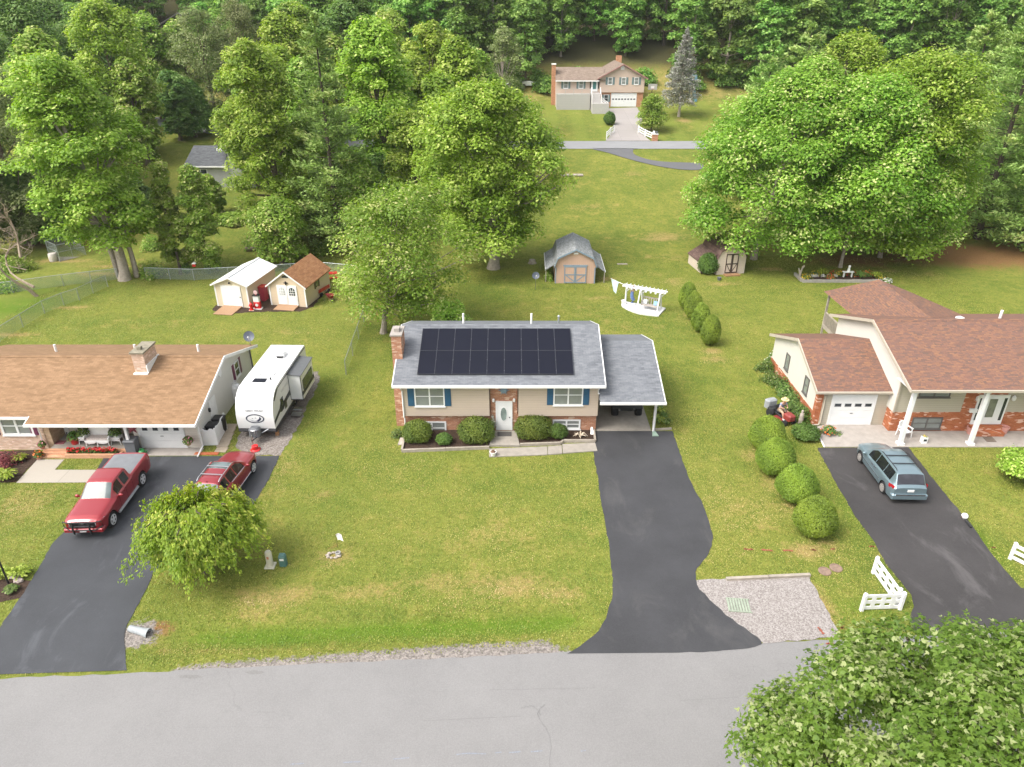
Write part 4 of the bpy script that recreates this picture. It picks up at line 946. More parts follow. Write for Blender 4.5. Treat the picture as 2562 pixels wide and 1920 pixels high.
# porch front: door, windows, shutters, brick steps
d, xc, wd, z0, hh = lap_door(lh, 'N3', (740, 170, 965, 385), YP)
MAR = paint('plum_shutter', (.15, .035, .08), .5, .1, 3)
xw = [at('N3', v, 230, YP)[0] for v in (1140, 1300, 1340, 1500, 1550, 1720)]
for i, (xa, xb) in enumerate(((xw[0], xw[1]), (xw[2] - .1, xw[3] + .1), (xw[4], xw[5]))):
    if i == 1: win(lh, ((xa + xb) / 2, YP, .95), xb - xa, 1.2, 1, 2, pane=PANED)
    else: shutter(lh, ((xa + xb) / 2, YP, .95), .42, 1.2, MAR)
xc, wd, z0, hh = wrect('N3', 0, 70, 440, 325, 37.02); win(lh, (xc + .03, 37.02, z0), wd, hh, 2, 2, fw=.12)
for v0, v1 in ((425, 525), (-110, -5)):
    q0, q1 = at('N3', v0, 270, 37.02)[0], at('N3', v1, 270, 37.02)[0]; shutter(lh, ((q0 + q1) / 2, 37.02, z0), q1 - q0, hh, MAR)
trim_boxes(lh, 'porch_post', [(-23.2, -23.05, 36.45, 36.6, .3, LE - .15)], TRIM)
spout(lh, [(-28.55, 36.3, LE - .12), (-28.6, 36.55, 2.0), (-28.62, 36.9, 1.7), (-28.62, 36.92, .5)])
spout(lh, [(-18.85, 36.18, LE - .12), (-18.95, 36.6, 1.9), (-19.02, 37.1, 1.7), (-19.02, 37.1, .25), (-18.98, 36.1, .1)])
mb = W(lh); mb.box(-28.1, -23.15, 36.62, YP, -.1, .36); mb.build('porch_floor', CONC, lh)
mb = W(lh); mb.box(-28.45, -23.2, 36.46, 36.615, -.1, .355); mb.box(-28.5, -26.95, 36.28, 36.455, -.1, .24); mb.box(-28.55, -26.95, 36.05, 36.275, -.1, .12); mb.box(-26.945, -23.6, 36.05, 36.2, -.1, .26); mb.box(-23.75, -23.6, 36.2, 36.45, -.1, .26)
mb.build('brick_step', brick('brick_step', (.50, .25, .14), (.56, .31, .19), (.50, .34, .24), 1.25), lh)
mb = W(lh); mb.box(-26.94, -23.76, 36.21, 36.455, -.05, .2); mb.build('planter_soil', MULCH, lh)
# gable side: window, vent, door
xa = BX + .002
a0, a1 = atx('N2', 150, 330, xa), atx('N2', 215, 330, xa); zz = atx('N2', 180, 420, xa)[2]
yw = (a0[1] + a1[1]) / 2
win(lh, (xa, yw, 1.35), .85, 1.15, 1, 2, R(90), pane=PANED)
for s in (-1, 1): shutter(lh, (xa, yw + s * .62, 1.35), .34, 1.15, MAR, R(90))
a0 = atx('2', 1435, 510, xa); mb = W(lh); mb.box(xa - .01, xa + .05, a0[1] - .5, a0[1] + .5, .1, 2.15); mb.build('side_door', WHITE2, lh)
a0 = atx('2', 1405, 515, xa); mb = W(lh); mb.box(xa, xa + .12, a0[1] - .06, a0[1] + .06, 1.5, 1.75); mb.build('wall_lantern', BLACK, lh)
a0 = atx('2', 1470, 230, xa); mb = W(lh)
mb.prism([(a0[1] + .26 * math.cos(q), 3.05 + .34 * math.sin(q)) for q in np.linspace(0, 6.283, 16, False)], xa - .01, xa + .05, 'x'); mb.build('gable_vent', WHITE2, lh)
mb = W(lh); mb.tube([(xa + .05, 47.1, 2.2), (xa + .05, 47.15, .4), (xa + .3, 47.2, .1)], .05, 4); mb.build('downspout', GREYP, lh)

# ---- right house
SID_R = siding('siding_taupe', (.43, .39, .31), .16); SID_W = siding('siding_offwhite', (.60, .575, .52), .18, lap_shade=.92)
BRK_R = brick('brick_red', (.33, .085, .032), (.45, .15, .065), (.34, .19, .12), 1.25, (.62, .43, .34))
ROOF_R = shingle('shingle_blend', [(.12, .078, .062), (.158, .085, .062), (.235, .12, .07), (.172, .095, .07), (.125, .08, .066), (.205, .105, .068), (.138, .082, .064)], 'x', 1.05, .15, (.2, .1, .09))
GUT = paint('gutter_taupe', (.42, .37, .30), .5, .06); BRZ = paint('bronze_frame', (.11, .10, .095), .5, .1)
rh = thing('brick_house', 'red brick and taupe house with blended red shingle roof and white porch columns', 'house', (26, 39.3, 0), 0)
# garage wing
WX = 19.62; wp = .42
PW = [(39.75, 2.62), (44.0, 4.40), (49.0, 2.62)]
mb = W(rh); mb.prism([(40.1, .85), (48.6, .85), (48.6, 2.6), (44.0, 4.24), (40.1, 2.64)], WX, 24.4, 'x'); mb.build('gable_siding', SID_W, rh)
mb = W(rh); mb.box(WX - .03, 24.3, 40.12, 48.65, -.2, .85); mb.box(WX - .032, WX + .36, 40.07, 40.4, -.2, 2.55); mb.build('brick_wall', BRK_R, rh)
mb = W(rh); mb.box(WX + .36, 24.3, 40.02, 40.1, -.1, 2.55); mb.build('garage_front', SID_R, rh)
roofp(rh, 'wing_roof', WX - .3, 24.42, PW, .1, ROOF_R); rake(rh, WX - .31, PW, GUT)
trim_boxes(rh, 'gutter', [(WX - .33, 24.45, 39.62, 39.745, 2.48, 2.61)], GUT)
a = wrect('3', 676, 950, 1008, 1182, 40.0); garage_door(rh, 21.93, 2.6, .03, 2.1, 40.02, 4, winz=.70, winw=.4)
for kx, ky in ((341, 690), (483, 880)):
    a = atx('3', kx, ky, WX); win(rh, (WX, a[1], 1.25), .75, 1.2, 1, 2, R(-90), BRZ, PANE)
spout(rh, [(WX + .45, 39.7, 2.5), (WX + .42, 39.95, 2.2), (WX + .42, 39.95, .2), (WX + .3, 39.9, .1), (18.25, 39.75, .08)], GUT, .055)
# main block
MX = 24.1; RE, RYF, RRY, RRZ = 4.0, 37.35, 43.4, 6.02; rp = (RRZ - RE) / (RRY - RYF)
PR = [(RYF, RE), (RRY, RRZ), (49.5, RE)]
mb = W(rh); mb.box(MX + .06, 40, 39.2, 48.8, -.2, 1.45); mb.build('brick_wall', BRK_R, rh)
mb = W(rh); mb.box(MX + .03, 28.38, 39.18, 39.5, 1.45, RE); mb.box(31.0, 40, 39.18, 39.5, 1.45, RE); mb.build('front_siding', SID_R, rh)
mb = W(rh); mb.box(28.38, 31.0, 39.16, 39.5, 1.45, RE); mb.build('entry_brick', BRK_R, rh)
mb = W(rh); mb.prism([(39.2, 1.45), (48.8, 1.45), (48.8, RE + .1), (RRY, RRZ - .14), (39.2, RE + .48)], MX, MX + .06, 'x'); mb.build('gable_siding', SID_W, rh)
mb = W(rh); mb.box(MX + .06, 40, 39.5, 48.8, 1.45, RE); mb.build('inner_wall', SID_W, rh)
trim_boxes(rh, 'corner_board', [(MX - .03, MX + .09, 39.10, 39.175, 1.45, RE)], GUT)
roofp(rh, 'roof', MX - .38, 41, PR, .1, ROOF_R); rake(rh, MX - .39, PR, GUT)
mb = W(rh); mb.prism([(RRY - .16, RRZ - .035), (RRY, RRZ + .035), (RRY + .16, RRZ - .035)], MX - .36, 41, 'x'); mb.build('ridge_cap', ROOF_R, rh)
trim_boxes(rh, 'gutter', [(MX - .42, 41, RYF - .12, RYF - .003, RE - .15, RE - .01)], GUT)
trim_boxes(rh, 'soffit', [(MX - .34, 41, RYF + .01, 39.18, RE - .13, RE - .09)], WHITE2)
a = gz('3', 1905, 310, 5.7); pipe(rh, a[0], 44.6, 5.6, .6, .09, WHITE2); a = gz('3', 1610, 316, 5.6); mb = W(rh); mb.lathe([(.28, 0), (.28, .12), (.05, .22)], 12, (a[0], 44.8, 5.48)); mb.build('roof_vent', WHITE2, rh, True)
for X in (24.15, 28.5, 32.6):
    mb = W(rh); mb.box(X - .11, X + .11, 37.5, 37.72, .18, RE - .12); mb.box(X - .2, X + .2, 37.42, 37.8, .04, .18); mb.box(X - .16, X + .16, 37.46, 37.76, RE - .3, RE - .14); mb.build('porch_column', WHITE, rh)
YW = 39.18
xc, wd, z0, hh = wrect('3', 1356, 860, 1598, 965, YW); win(rh, (xc, YW, z0), wd, 1.2, 2, 1, 0, BRZ, PANE, .07)
xc, wd, z0, hh = wrect('M6', 390, 545, 875, 735, 39.2); win(rh, (xc, 39.2, z0), wd, hh, 2, 2, 0, BRZ, PANE, .08)
for rc in ((1120, 20, 1350, 60),):
    pass
xc, wd, z0, hh = wrect('M6', 1345 + 60, 195, 1900, 650, 39.16); zb = z0
mb = W(rh); mb.box(xc - wd / 2, xc + wd / 2, 39.08, 39.17, z0, z0 + 2.1); fr_ = mb.build('door_frame', WHITE, rh)
mb = W(rh); mb.box(xc - .42, xc + .42, 39.05, 39.09, z0 + .03, z0 + 2.0); dd_ = mb.build('door', WHITE, rh)
mb = W(rh); mb.box(xc - .24, xc + .24, 39.03, 39.055, z0 + .55, z0 + 1.85); mb.build('door_glass', glass('leaded_glass', (.16, .17, .14), .1), dd_)
mb = W(rh)
for s in (-1, 1): mb.box(xc + s * (wd / 2 - .2) - .09, xc + s * (wd / 2 - .2) + .09, 39.07, 39.085, z0 + .3, z0 + 1.9)
mb.build('sidelight', PANED, fr_)
for kx, ky in ((1470, 245), (2050, 240)):
    a = at('M6', kx, ky, 39.05); mb = W(rh); mb.lathe([(.04, -.18), (.11, -.12), (.13, .08), (.04, .2)], 8, a); mb.box(a[0] - .06, a[0] + .06, 39.05, 39.16, a[2] - .1, a[2] + .05); mb.build('wall_lantern', WHITE2, rh)
a = at('M6', 1390, 435, 39.1); mb = W(rh); mb.box(a[0] - .22, a[0] + .22, 39.02, 39.16, a[2] - .13, a[2] + .13); mb.build('mailbox', WHITE2, rh)
a = wrect('M6', 1480, 660, 1815, 850, 39.0)
mb = W(rh); mb.box(xc - 1.0, xc + 1.0, 38.85, 39.2, .0, zb - .01); mb.box(xc - 1.0, xc + 1.0, 38.5, 38.845, .0, zb * .5); mb.build('brick_step', BRK_R, rh)
pp = [g('3', 545, 1195), g('3', 620, 1350), (40, 37.3), (40, 39.25), (24.2, 39.25), (24.2, 39.98), (20.4, 39.98)]
slab('porch_slab', pp, CONC2, -.1, .045)['kind'] = 'structure'
mb = W(rh); mb.tube([(pp[0][0], pp[0][1], .04), (pp[1][0], pp[1][1], .04)], .05, 5); mb.build('slab_edge', WHITE2, rh)
q = [gz('M6', *p, .05) for p in ((1540, 862), (1690, 862), (1768, 945), (1612, 945))]; tag(slab('doormat', q, paint('mat_brown', (.16, .125, .10), .95, .2, 12), .046, .07), 'brown doormat at the foot of the brick entry steps', 'doormat')
# rear screened porch with hip roof
HX0, HX1, HY0, HY1, HZ, AZ = 25.2, 31.5, 48.2, 54.5, 3.95, 5.75; AX, AY = 28.2, 52.2
mb = W(rh); ap = (AX, AY, AZ); e1 = (HX0, HY1, HZ); e0 = (HX0 - .2, 48.9, 4.195); e2 = (HX1 + .6, HY1, HZ); rg = (AX + .35, 45.0, 5.497); l0 = (HX0 - .3, 48.3, 4.3)
mb.add([e1, e0, ap, rg, (HX1 + .6, 47, 4.835), e2, (AX, HY1 + .1, HZ)], [(1, 0, 2), (1, 2, 3), (2, 5, 4, 3), (0, 5, 2)]); mb.build('porch_hip_roof', shingle('shingle_blend_side', [(.12, .078, .062), (.158, .085, .062), (.235, .12, .07), (.172, .095, .07), (.125, .08, .066), (.205, .105, .068), (.138, .082, .064)], 'y', 1.05, .15), rh)
mb = W(rh)
for p in ((HX0 + .35, HY1 - .4), (HX0 + .35, 49.3)): mb.box(p[0] - .07, p[0] + .07, p[1] - .07, p[1] + .07, 0, HZ + .02)
mb.box(HX0 + .3, HX0 + .4, 49.3, HY1 - .4, 2.25, 2.35); mb.box(HX0 + .3, HX0 + .4, 49.3, HY1 - .4, 1.2, 1.3)
y = 49.5
while y < HY1 - .5: mb.box(HX0 + .32, HX0 + .37, y, y + .05, 1.3, 2.25); y += .16
mb.tube([(HX0 + .1, 48.9, 1.4), (HX0 + .25, 51.5, 3.0)], .06, 4); mb.box(HX0 + .3, 31.5, 48.8, HY1 - .4, 1.0, 1.2); mb.build('porch_railing', WOODG, rh)

# ---- far house on the hill
SID_F = siding('siding_pink', (.54, .42, .34), .2); BRK_F = brick('brick_far', (.40, .17, .08), (.48, .24, .13), (.40, .28, .2), 1.6)
ROOF_F = shingle('shingle_brown', [(.16, .12, .095), (.215, .165, .13), (.27, .21, .165)], 'y', 1.08, .3); ROOF_F2 = shingle('shingle_brown_x', [(.16, .12, .095), (.215, .165, .13), (.27, .21, .165)], 'x', 1.08, .3)
YH = 145.; a = at('7', 1090, 790, YH); zb = tzf(a[0], YH); dz = zb - a[2]
fh = thing('split_level_house', 'far tan sided split level house with white double garage on hill', 'house', (a[0], YH, zb))
fz = lambda k, x, y, Y=YH: at(k, x, y, Y)[2] + dz
fx_ = lambda v, y=600: at('7', v, y, YH)[0]
gx0, gx1 = fx_(800), fx_(1320); gm_ = (gx0 + gx1) / 2; sz = fz('7', 1060, 618); ez = fz('7', 1060, 425); az = fz('7', 1070, 275) - .1
mb = W(fh); mb.box(gx0 + .05, gx1 - .05, YH, YH + 12.6, zb - 1, sz); mb.build('brick_wall', BRK_F, fh)
mb = W(fh); mb.prism([(gx0, sz), (gx1, sz), (gx1, ez - .32), (gm_, az - .3), (gx0, ez - .32)], YH - .25, YH + 12.6, 'y'); mb.build('siding_wall', SID_F, fh)
hw = gm_ - gx0 + .55; sl_ = (az - ez + .12) / (gm_ - gx0)
mb = W(fh); mb.prism([(gm_ - hw, az - hw * sl_), (gm_, az), (gm_ + hw, az - hw * sl_), (gm_ + hw, az - hw * sl_ - .15), (gm_, az - .15), (gm_ - hw, az - hw * sl_ - .15)], YH - .75, YH + 13, 'y'); mb.build('roof', ROOF_F, fh)
mb = W(fh); mb.prism([(gm_ - hw - .02, az - hw * sl_ + .02), (gm_, az + .03), (gm_ + hw + .02, az - hw * sl_ + .02), (gm_ + hw + .02, az - hw * sl_ - .22), (gm_, az - .2), (gm_ - hw - .02, az - hw * sl_ - .22)], YH - .8, YH - .745, 'y'); mb.build('rake_board', paint('rake_maroon', (.30, .16, .14), .6, .1), fh)
lx0 = fx_(285); le = fz('7', 500, 475); lg = fz('7', 500, 795)
mb = W(fh); mb.box(lx0, gx0, YH + .1, YH + 8, zb - 1, le - .05); mb.build('wing_wall', SID_F, fh)
PF = [(YH - .5, le), (YH + 4.6, le + 2.0), (YH + 9.6, le)]; roofp(fh, 'wing_roof', lx0 - .1, gx0 + 1.0, PF, .14, ROOF_F2)
trim_boxes(fh, 'gutter', [(lx0 - .12, gx0 - .2, YH - .63, YH - .505, le - .2, le - .02)], WHITE2)
mb = W(fh); mb.box(fx_(240), lx0 - .01, YH + 1.5, YH + 3, zb - 1, fz('7', 270, 300)); mb.build('chimney', BRK_F, fh); mb = W(fh); mb.box(fx_(236), lx0 + .05, YH + 1.4, YH + 3.1, fz('7', 270, 300), fz('7', 270, 288)); mb.build('chimney_cap', WHITE2, fh)
cx = fx_(1082, 200) + .6; mb = W(fh); mb.box(cx - .5, cx + .5, YH + 10, YH + 11.2, az - 1.2, az + .9); mb.build('chimney', BRK_F, fh)
a0, a1 = fx_(942), fx_(1240); garage_door(fh, (a0 + a1) / 2, a1 - a0 - .2, zb + .05, 2.3, YH, 8, winz=.58, winw=.34)
TEAL = paint('teal_shutter', (.14, .20, .20), .5, .1)
for kx, w2, y0, y1 in ((917, 52, 440, 527), (1075, 52, 440, 527), (1224, 52, 440, 527)):
    x = fx_(kx); z0, z1 = fz('7', kx, y1), fz('7', kx, y0); win(fh, (x, YH - .25, z0), w2 * .0162, z1 - z0, 1, 2, fw=.1)
    for s in (-1, 1): shutter(fh, (x + s * .66, YH - .255, z0), .38, z1 - z0, TEAL)
for kx in (402, 580):
    x = fx_(kx); z0, z1 = fz('7', kx, 575), fz('7', kx, 485); win(fh, (x, YH + .1, z0), .9, z1 - z0, 1, 2, fw=.1)
    for s in (-1, 1): shutter(fh, (x + s * .66, YH + .095, z0), .4, z1 - z0, TEAL)
x = fx_(882); z0, z1 = fz('7', 882, 732), fz('7', 882, 645); win(fh, (x, YH, z0), .85, z1 - z0, 1, 2, pane=PANED)
for s in (-1, 1): shutter(fh, (x + s * .6, YH - .004, z0), .34, z1 - z0, TEAL)
x = fx_(738); z0 = fz('7', 738, 610); mb = W(fh); mb.box(x - .6, x + .6, YH + .02, YH + .11, z0, z0 + 2.1); d_ = mb.build('door_frame', WHITE, fh); mb = W(fh); mb.box(x - .3, x + .3, YH, YH + .03, z0 + .45, z0 + 1.9); mb.build('door_glass', paint('teal_door', (.05, .17, .17), .4, .1), d_)
for s in (-1, 1): shutter(fh, (x + s * .78, YH + .09, z0 + .5), .22, 1.4, BLACK)
x = fx_(1070, 330); z = fz('7', 1070, 352); mb = W(fh); mb.box(x - .35, x + .35, YH - .32, YH - .25, z, z + .6); mb.prism([(x - .35, z + .6), (x + .35, z + .6), (x, z + .85)], YH - .32, YH - .25, 'y'); mb.build('gable_vent', WHITE, fh)
# deck wall, railing and stairs
dx1 = fx_(680); dzz = fz('7', 480, 640, YH - 2); LAT = siding('lattice_grey', (.40, .385, .36), .3)
mb = W(fh); mb.box(lx0 + .1, dx1, YH - 2.3, YH + .1, zb - 1.2, dzz); mb.build('deck_skirt', LAT, fh)
mb = W(fh); rz_ = dzz + .95
mb.box(lx0 + .1, dx1, YH - 2.3, YH - 2.24, rz_ - .06, rz_); mb.box(lx0 + .1, dx1, YH - 2.3, YH - 2.24, dzz + .1, dzz + .16)
for q in np.linspace(lx0 + .14, dx1 - .05, 5): mb.box(q - .05, q + .05, YH - 2.32, YH - 2.22, dzz, rz_)
mb.build('deck_railing', paint('rail_grey', (.45, .42, .38), .7, .1), fh)
sx0, sx1 = fx_(690), fx_(795); zt = z0
mb = W(fh)
for i in range(8): mb.box(sx0, sx1, YH - 2.3 - i * .28, YH - 2.0 - i * .28 + (2 if i == 0 else 0), zb - 1, zt - .15 - i * .17)
ex = fx_(880); zl = zt - 1.55
mb.box(sx0, ex, YH - 5.4, YH - 4.27, zb - 1.4, zl)
mb.build('deck_stairs', paint('step_grey', (.42, .40, .38), .7, .1), fh)
mb = W(fh)
for xx in (sx0, sx1): mb.tube([(xx, YH - 2.2, zt + .9), (xx, YH - 4.3, zl + .95)], .05, 4); mb.tube([(xx, YH - 2.2, zt - .2), (xx, YH - 2.2, zt + .95)], .06, 4); mb.tube([(xx, YH - 4.3, zl - .2), (xx, YH - 4.3, zl + 1)], .06, 4)
for q in range(6):
    xx = sx1 + (ex - sx1) * q / 5; z = zl + .95 - q * .2; mb.tube([(xx, YH - 4.6, z - 1.), (xx, YH - 4.6, z)], .05, 4)
for s in (0, .35, .7): mb.tube([(sx1, YH - 4.6, zl + .95 - s), (ex, YH - 4.6, zl - .05 - s)], .05, 4)
mb.build('stair_railing', WHITE2, fh)

# ---- grey house behind the left trees
YG = 99.; hz = tzf(-40, YG)
SID_G = siding('siding_grey', (.36, .36, .34), .2); ROOF_G = shingle('shingle_charcoal', [(.075, .078, .085), (.10, .105, .112), (.13, .135, .14)], 'x', 1.06, .3)
p0, p1 = at('M2', 375, 805, YG), at('M2', 975, 805, YG); ez = p0[2]
gh = thing('grey_house', 'grey house with dark charcoal roof half hidden behind the left trees', 'house', (p0[0], YG, hz))
mb = W(gh); mb.box(p0[0], p1[0] + 3.5, YG + .4, YG + 9, hz - 1.5, ez - .1); mb.prism([(YG + .4, ez - .1), (YG + 9, ez - .1), (YG + 4.7, ez + 1.75)], p0[0] + .1, p0[0] + .3, 'x'); mb.build('siding_wall', SID_G, gh)
PG = [(YG, ez), (YG + 4.7, ez + 1.95), (YG + 9.4, ez)]; roofp(gh, 'roof', p0[0] - .3, p1[0] + .05, PG, .14, ROOF_G)
trim_boxes(gh, 'gutter', [(p0[0] - .3, p1[0] + .05, YG - .12, YG - .003, ez - .18, ez - .01)], WHITE2)
mb = W(gh); mb.box(p1[0] + .0, p1[0] + 4.5, YG + 1.2, YG + 8, hz - 1, ez + 1.85); mb.build('upper_wall', SID_G, gh)
trim_boxes(gh, 'fascia', [(p1[0] - 1.2, p1[0] + 4.8, YG + .8, YG + 8.3, ez + 1.86, ez + 2.1)], WHITE2)
for kx in (465, 655): x = at('M2', kx, 900, YG + .4)[0]; win(gh, (x, YG + .4, ez - 1.75), .95, 1.3, 1, 2, pane=PANED)

# ---- dark cabin in the woods
YK = 172.; a = at('a', 915, 258, YK); cz = a[2]
kb = thing('wooden_cabin', 'dark brown wooden cabin glimpsed between trees on the left hillside', 'house', (a[0], YK, tzf(a[0], YK)))
WDK = siding('dark_boards', (.065, .045, .038), .3, True)
mb = W(kb); mb.box(a[0] - 3, a[0] + 7, YK, YK + 8, tzf(a[0], YK) - 1, cz + 4.6); mb.build('board_wall', WDK, kb)
mb = W(kb); mb.prism([(a[0] - 3.6, cz + 4.4), (a[0] + 2, cz + 7.2), (a[0] + 7.6, cz + 4.4), (a[0] + 7.6, cz + 4.2), (a[0] + 2, cz + 6.95), (a[0] - 3.6, cz + 4.2)], YK - .6, YK + 8.5, 'y'); mb.build('roof', paint('cabin_roof', (.07, .065, .065), .9, .2), kb)
for q in (0, 2.3): win(kb, (a[0] + q, YK, cz - .6), 1.0, 1.25, 2, 1, pane=PANED, frame=paint('cabin_trim', (.42, .33, .24), .7, .1))

# ---------------------------------------------------------------- sheds
def gable_shed(name, label, base, w_, dpt, eave, ridge, rz, wall, roof, over=.25, th=.08, trimm=None):
    o = thing(name, label, 'shed', (base[0], base[1], tzf(*base)), rz); hw = w_ / 2
    MB().prism([(-hw, -.1), (hw, -.1), (hw, eave), (0, ridge - th), (-hw, eave)], 0, dpt, 'y').build('wall', wall, o)
    s = (ridge - eave) / hw; e = hw + over
    pr_ = [(-e, ridge - e * s), (0, ridge), (e, ridge - e * s), (e, ridge - e * s - th), (0, ridge - th - .02), (-e, ridge - e * s - th)]
    r_ = MB().prism(pr_, -over, dpt + over, 'y').build('roof', roof, o)
    if trimm:
        q = MB().prism([(-e - .01, ridge - e * s + .015), (0, ridge + .02), (e + .01, ridge - e * s + .015), (e + .01, ridge - e * s - .13), (0, ridge - .14), (-e - .01, ridge - e * s - .13)], -over - .04, -over - .001, 'y'); q.build('rake_board', trimm, o)
        MB().box(-hw - .02, -hw + .1, -.02, .06, 0, eave).build('corner_trim', trimm, o); MB().box(hw - .1, hw + .02, -.02, .06, 0, eave).build('corner_trim', trimm, o)
    return o, r_
A, B_ = g('5', 285, 870), g('5', 690, 868); ang = R(-10)
mt = new_mat('white_metal_roof', .35, .5)
CRM = siding('ribbed_cream', (.58, .50, .36), .3, True, .88)
o, r_ = gable_shed('metal_shed', 'cream metal shed with bright white roof and roll up door', ((A[0] + B_[0]) / 2, A[1]), 3.15, 5.6, 2.25, 2.9, R(-9), CRM, paint('roof_white', (.80, .81, .82), .35, .03), .22, .07, TRIM)
MB().box(-.12, .12, -.25, 5.8, 2.885, 2.92).build('ridge_cap', paint('ridge_grey', (.62, .63, .64), .4, .04), o)
d_ = MB(); 
for i in range(9): d_.box(-.95, .95, -.05, .02, .05 + i * .21, .05 + i * .21 + .2)
d_.box(-.95, -.75, -.045, .02, 1.94, 2.04).box(.75, .95, -.045, .02, 1.94, 2.04).box(-.75, .75, -.05, .02, 1.94, 2.08)
d_ = d_.build('rollup_door', WHITE, o); MB().box(.78, .88, -.09, -.04, 1.0, 1.06).build('handle', BLACK, d_)
MB().ball((0, -.12, 2.35), (.09, .1, .1), 8, 6).build('wall_lantern', BLACK, o, True)
rampP = lambda x0, x1, L: MB().add([(x0, -L, .02), (x1, -L, .02), (x1, 0, .02), (x0, 0, .02), (x0, -L, .06), (x1, -L, .06), (x1, 0, .16), (x0, 0, .16)], [(0, 1, 5, 4), (1, 2, 6, 5), (2, 3, 7, 6), (3, 0, 4, 7), (4, 5, 6, 7)])
PLK = siding('ramp_planks', (.33, .20, .115), .14, True, .6)
rampP(-.95, .85, 2.0).build('ramp', PLK, o)
A, B_ = g('5', 890, 868), g('5', 1358, 850)
CRS = siding('siding_peach', (.62, .50, .36), .15)
RFS = shingle('shingle_rust', [(.25, .115, .055), (.32, .155, .075), (.38, .20, .10)], 'y', 1.2, .2)
o, r_ = gable_shed('garden_shed', 'peach sided garden shed with rust shingle roof and white arched double doors', ((A[0] + B_[0]) / 2, (A[1] + B_[1]) / 2), 3.5, 5.4, 2.05, 3.35, R(-10), CRS, RFS, .2, .09, WHITE)
for s in (-1, 1):
    d_ = MB().box(s * .49 - .47, s * .49 + .47, -.06, .02, .12, 2.0).box(s * .49 - .38, s * .49 + .38, -.075, -.055, .2, .95).build('door', WHITE, o)
    q = [(s * .49 + .29 * math.cos(v), 1.5 + .32 * math.sin(v)) for v in np.linspace(0, math.pi, 10)]; q = [(s * .49 + .29, 1.05)] + q + [(s * .49 - .29, 1.05)]
    p_ = MB().prism(q, -.072, -.058, 'y').build('arched_pane', PANED if s > 0 else glass('pale_pane', (.45, .46, .46), .1), d_)
    mu = MB()
    for v in (-.1, .1): mu.box(s * .49 + v - .018, s * .49 + v + .018, -.082, -.07, 1.05, 1.78)
    for v in (1.05, 1.27, 1.5): mu.box(s * .49 - .29, s * .49 + .29, -.0825, -.07, v - .018, v + .018)
    mu.build('muntin', WHITE, p_)
q = [(.32 * math.cos(v), 2.72 + .25 * math.sin(v)) for v in np.linspace(0, math.pi, 10)]; MB().prism(q, -.03, .0, 'y').build('fanlight', PANED, o)
MB().box(-.2, .2, -.1, -.02, 2.22, 2.28).box(-.04, .04, -.14, -.02, 2.08, 2.4).build('wall_lantern', BLACK, o)
rampP(-1.0, .95, 1.15).build('ramp', PLK, o)
win(o, (0, 0, 0), .01, .01) if False else None
mw = MB().box(1.75, 1.79, 2.2, 2.8, 1.15, 1.95).build('side_window', PANED, o); MB().box(1.75, 1.80, 1.95, 2.18, 1.05, 1.95).box(1.75, 1.80, 2.82, 3.05, 1.05, 1.95).build('shutter', paint('shutter_brown', (.05, .03, .025), .5), mw)
# pink gambrel shed with lean-to roofs
A, B_ = g('6', 225, 580), g('6', 612, 575); w_ = B_[0] - A[0]; hw = w_ / 2
TI = siding('siding_salmon', (.49, .33, .25), .2, True, .82); RG2 = shingle('shingle_silver', [(.18, .19, .195), (.25, .26, .265), (.32, .33, .335)], 'y', 1.25, .35)
BLG = paint('trim_bluegrey', (.20, .26, .31), .6, .1)
ps = thing('barn_shed', 'salmon gambrel shed with grey roof and blue trimmed double doors', 'shed', ((A[0] + B_[0]) / 2, A[1], tzf(*A)), R(-1), None, (1, 1, 1.1))
GB = [(-hw, 1.55), (-hw * .86, 2.35), (0, 3.1), (hw * .86, 2.35), (hw, 1.55)]
MB().prism([(-hw, -.1), (hw, -.1)] + GB[::-1], 0, 5.8, 'y').build('wall', TI, ps)
GO = [(-hw - .12, 1.6), (-hw * .88, 2.45), (0, 3.22), (hw * .88, 2.45), (hw + .12, 1.6)]
MB().prism(GO + [(x, z - .08) for x, z in reversed(GO)], -.2, 6.0, 'y').build('roof', RG2, ps)
MB().prism([(x * 1.005, z + .015) for x, z in GO] + [(x * .99, z - .14) for x, z in reversed(GO)], -.24, -.202, 'y').build('rake_board', BLG, ps)
MB().prism([(-hw - .95, 1.2), (-hw - .02, 1.75), (-hw - .02, 1.67), (-hw - .95, 1.12)], .3, 5.9, 'y').build('leanto_roof', RG2, ps); MB().prism([(hw + 1.0, 1.1), (hw + .02, 1.7), (hw + .02, 1.62), (hw + 1.0, 1.02)], .1, 5.9, 'y').build('leanto_roof', RG2, ps)
MB().box(-hw - .97, -hw - .93, .3, 5.9, 1.08, 1.24).box(hw + .98, hw + 1.02, .1, 5.9, 1.0, 1.14).build('leanto_fascia', WHITE2, ps)
MB().box(-hw - .93, -hw - .85, .4, .5, -.1, 1.15).box(-hw - .93, -hw - .85, 5.6, 5.7, -.1, 1.15).box(hw + .88, hw + .96, .15, .25, -.1, 1.05).box(hw + .88, hw + .96, 5.6, 5.7, -.1, 1.05).box(hw + .02, hw + .9, 5.4, 5.5, 0, 1.0).build('leanto_post', WOODG, ps)
MB().box(-hw + .01, -hw + .12, -.03, .03, 0, 1.5).build('corner_trim', BLG, ps); MB().box(hw - .12, hw - .01, -.03, .03, 0, 1.5).build('corner_trim', BLG, ps)
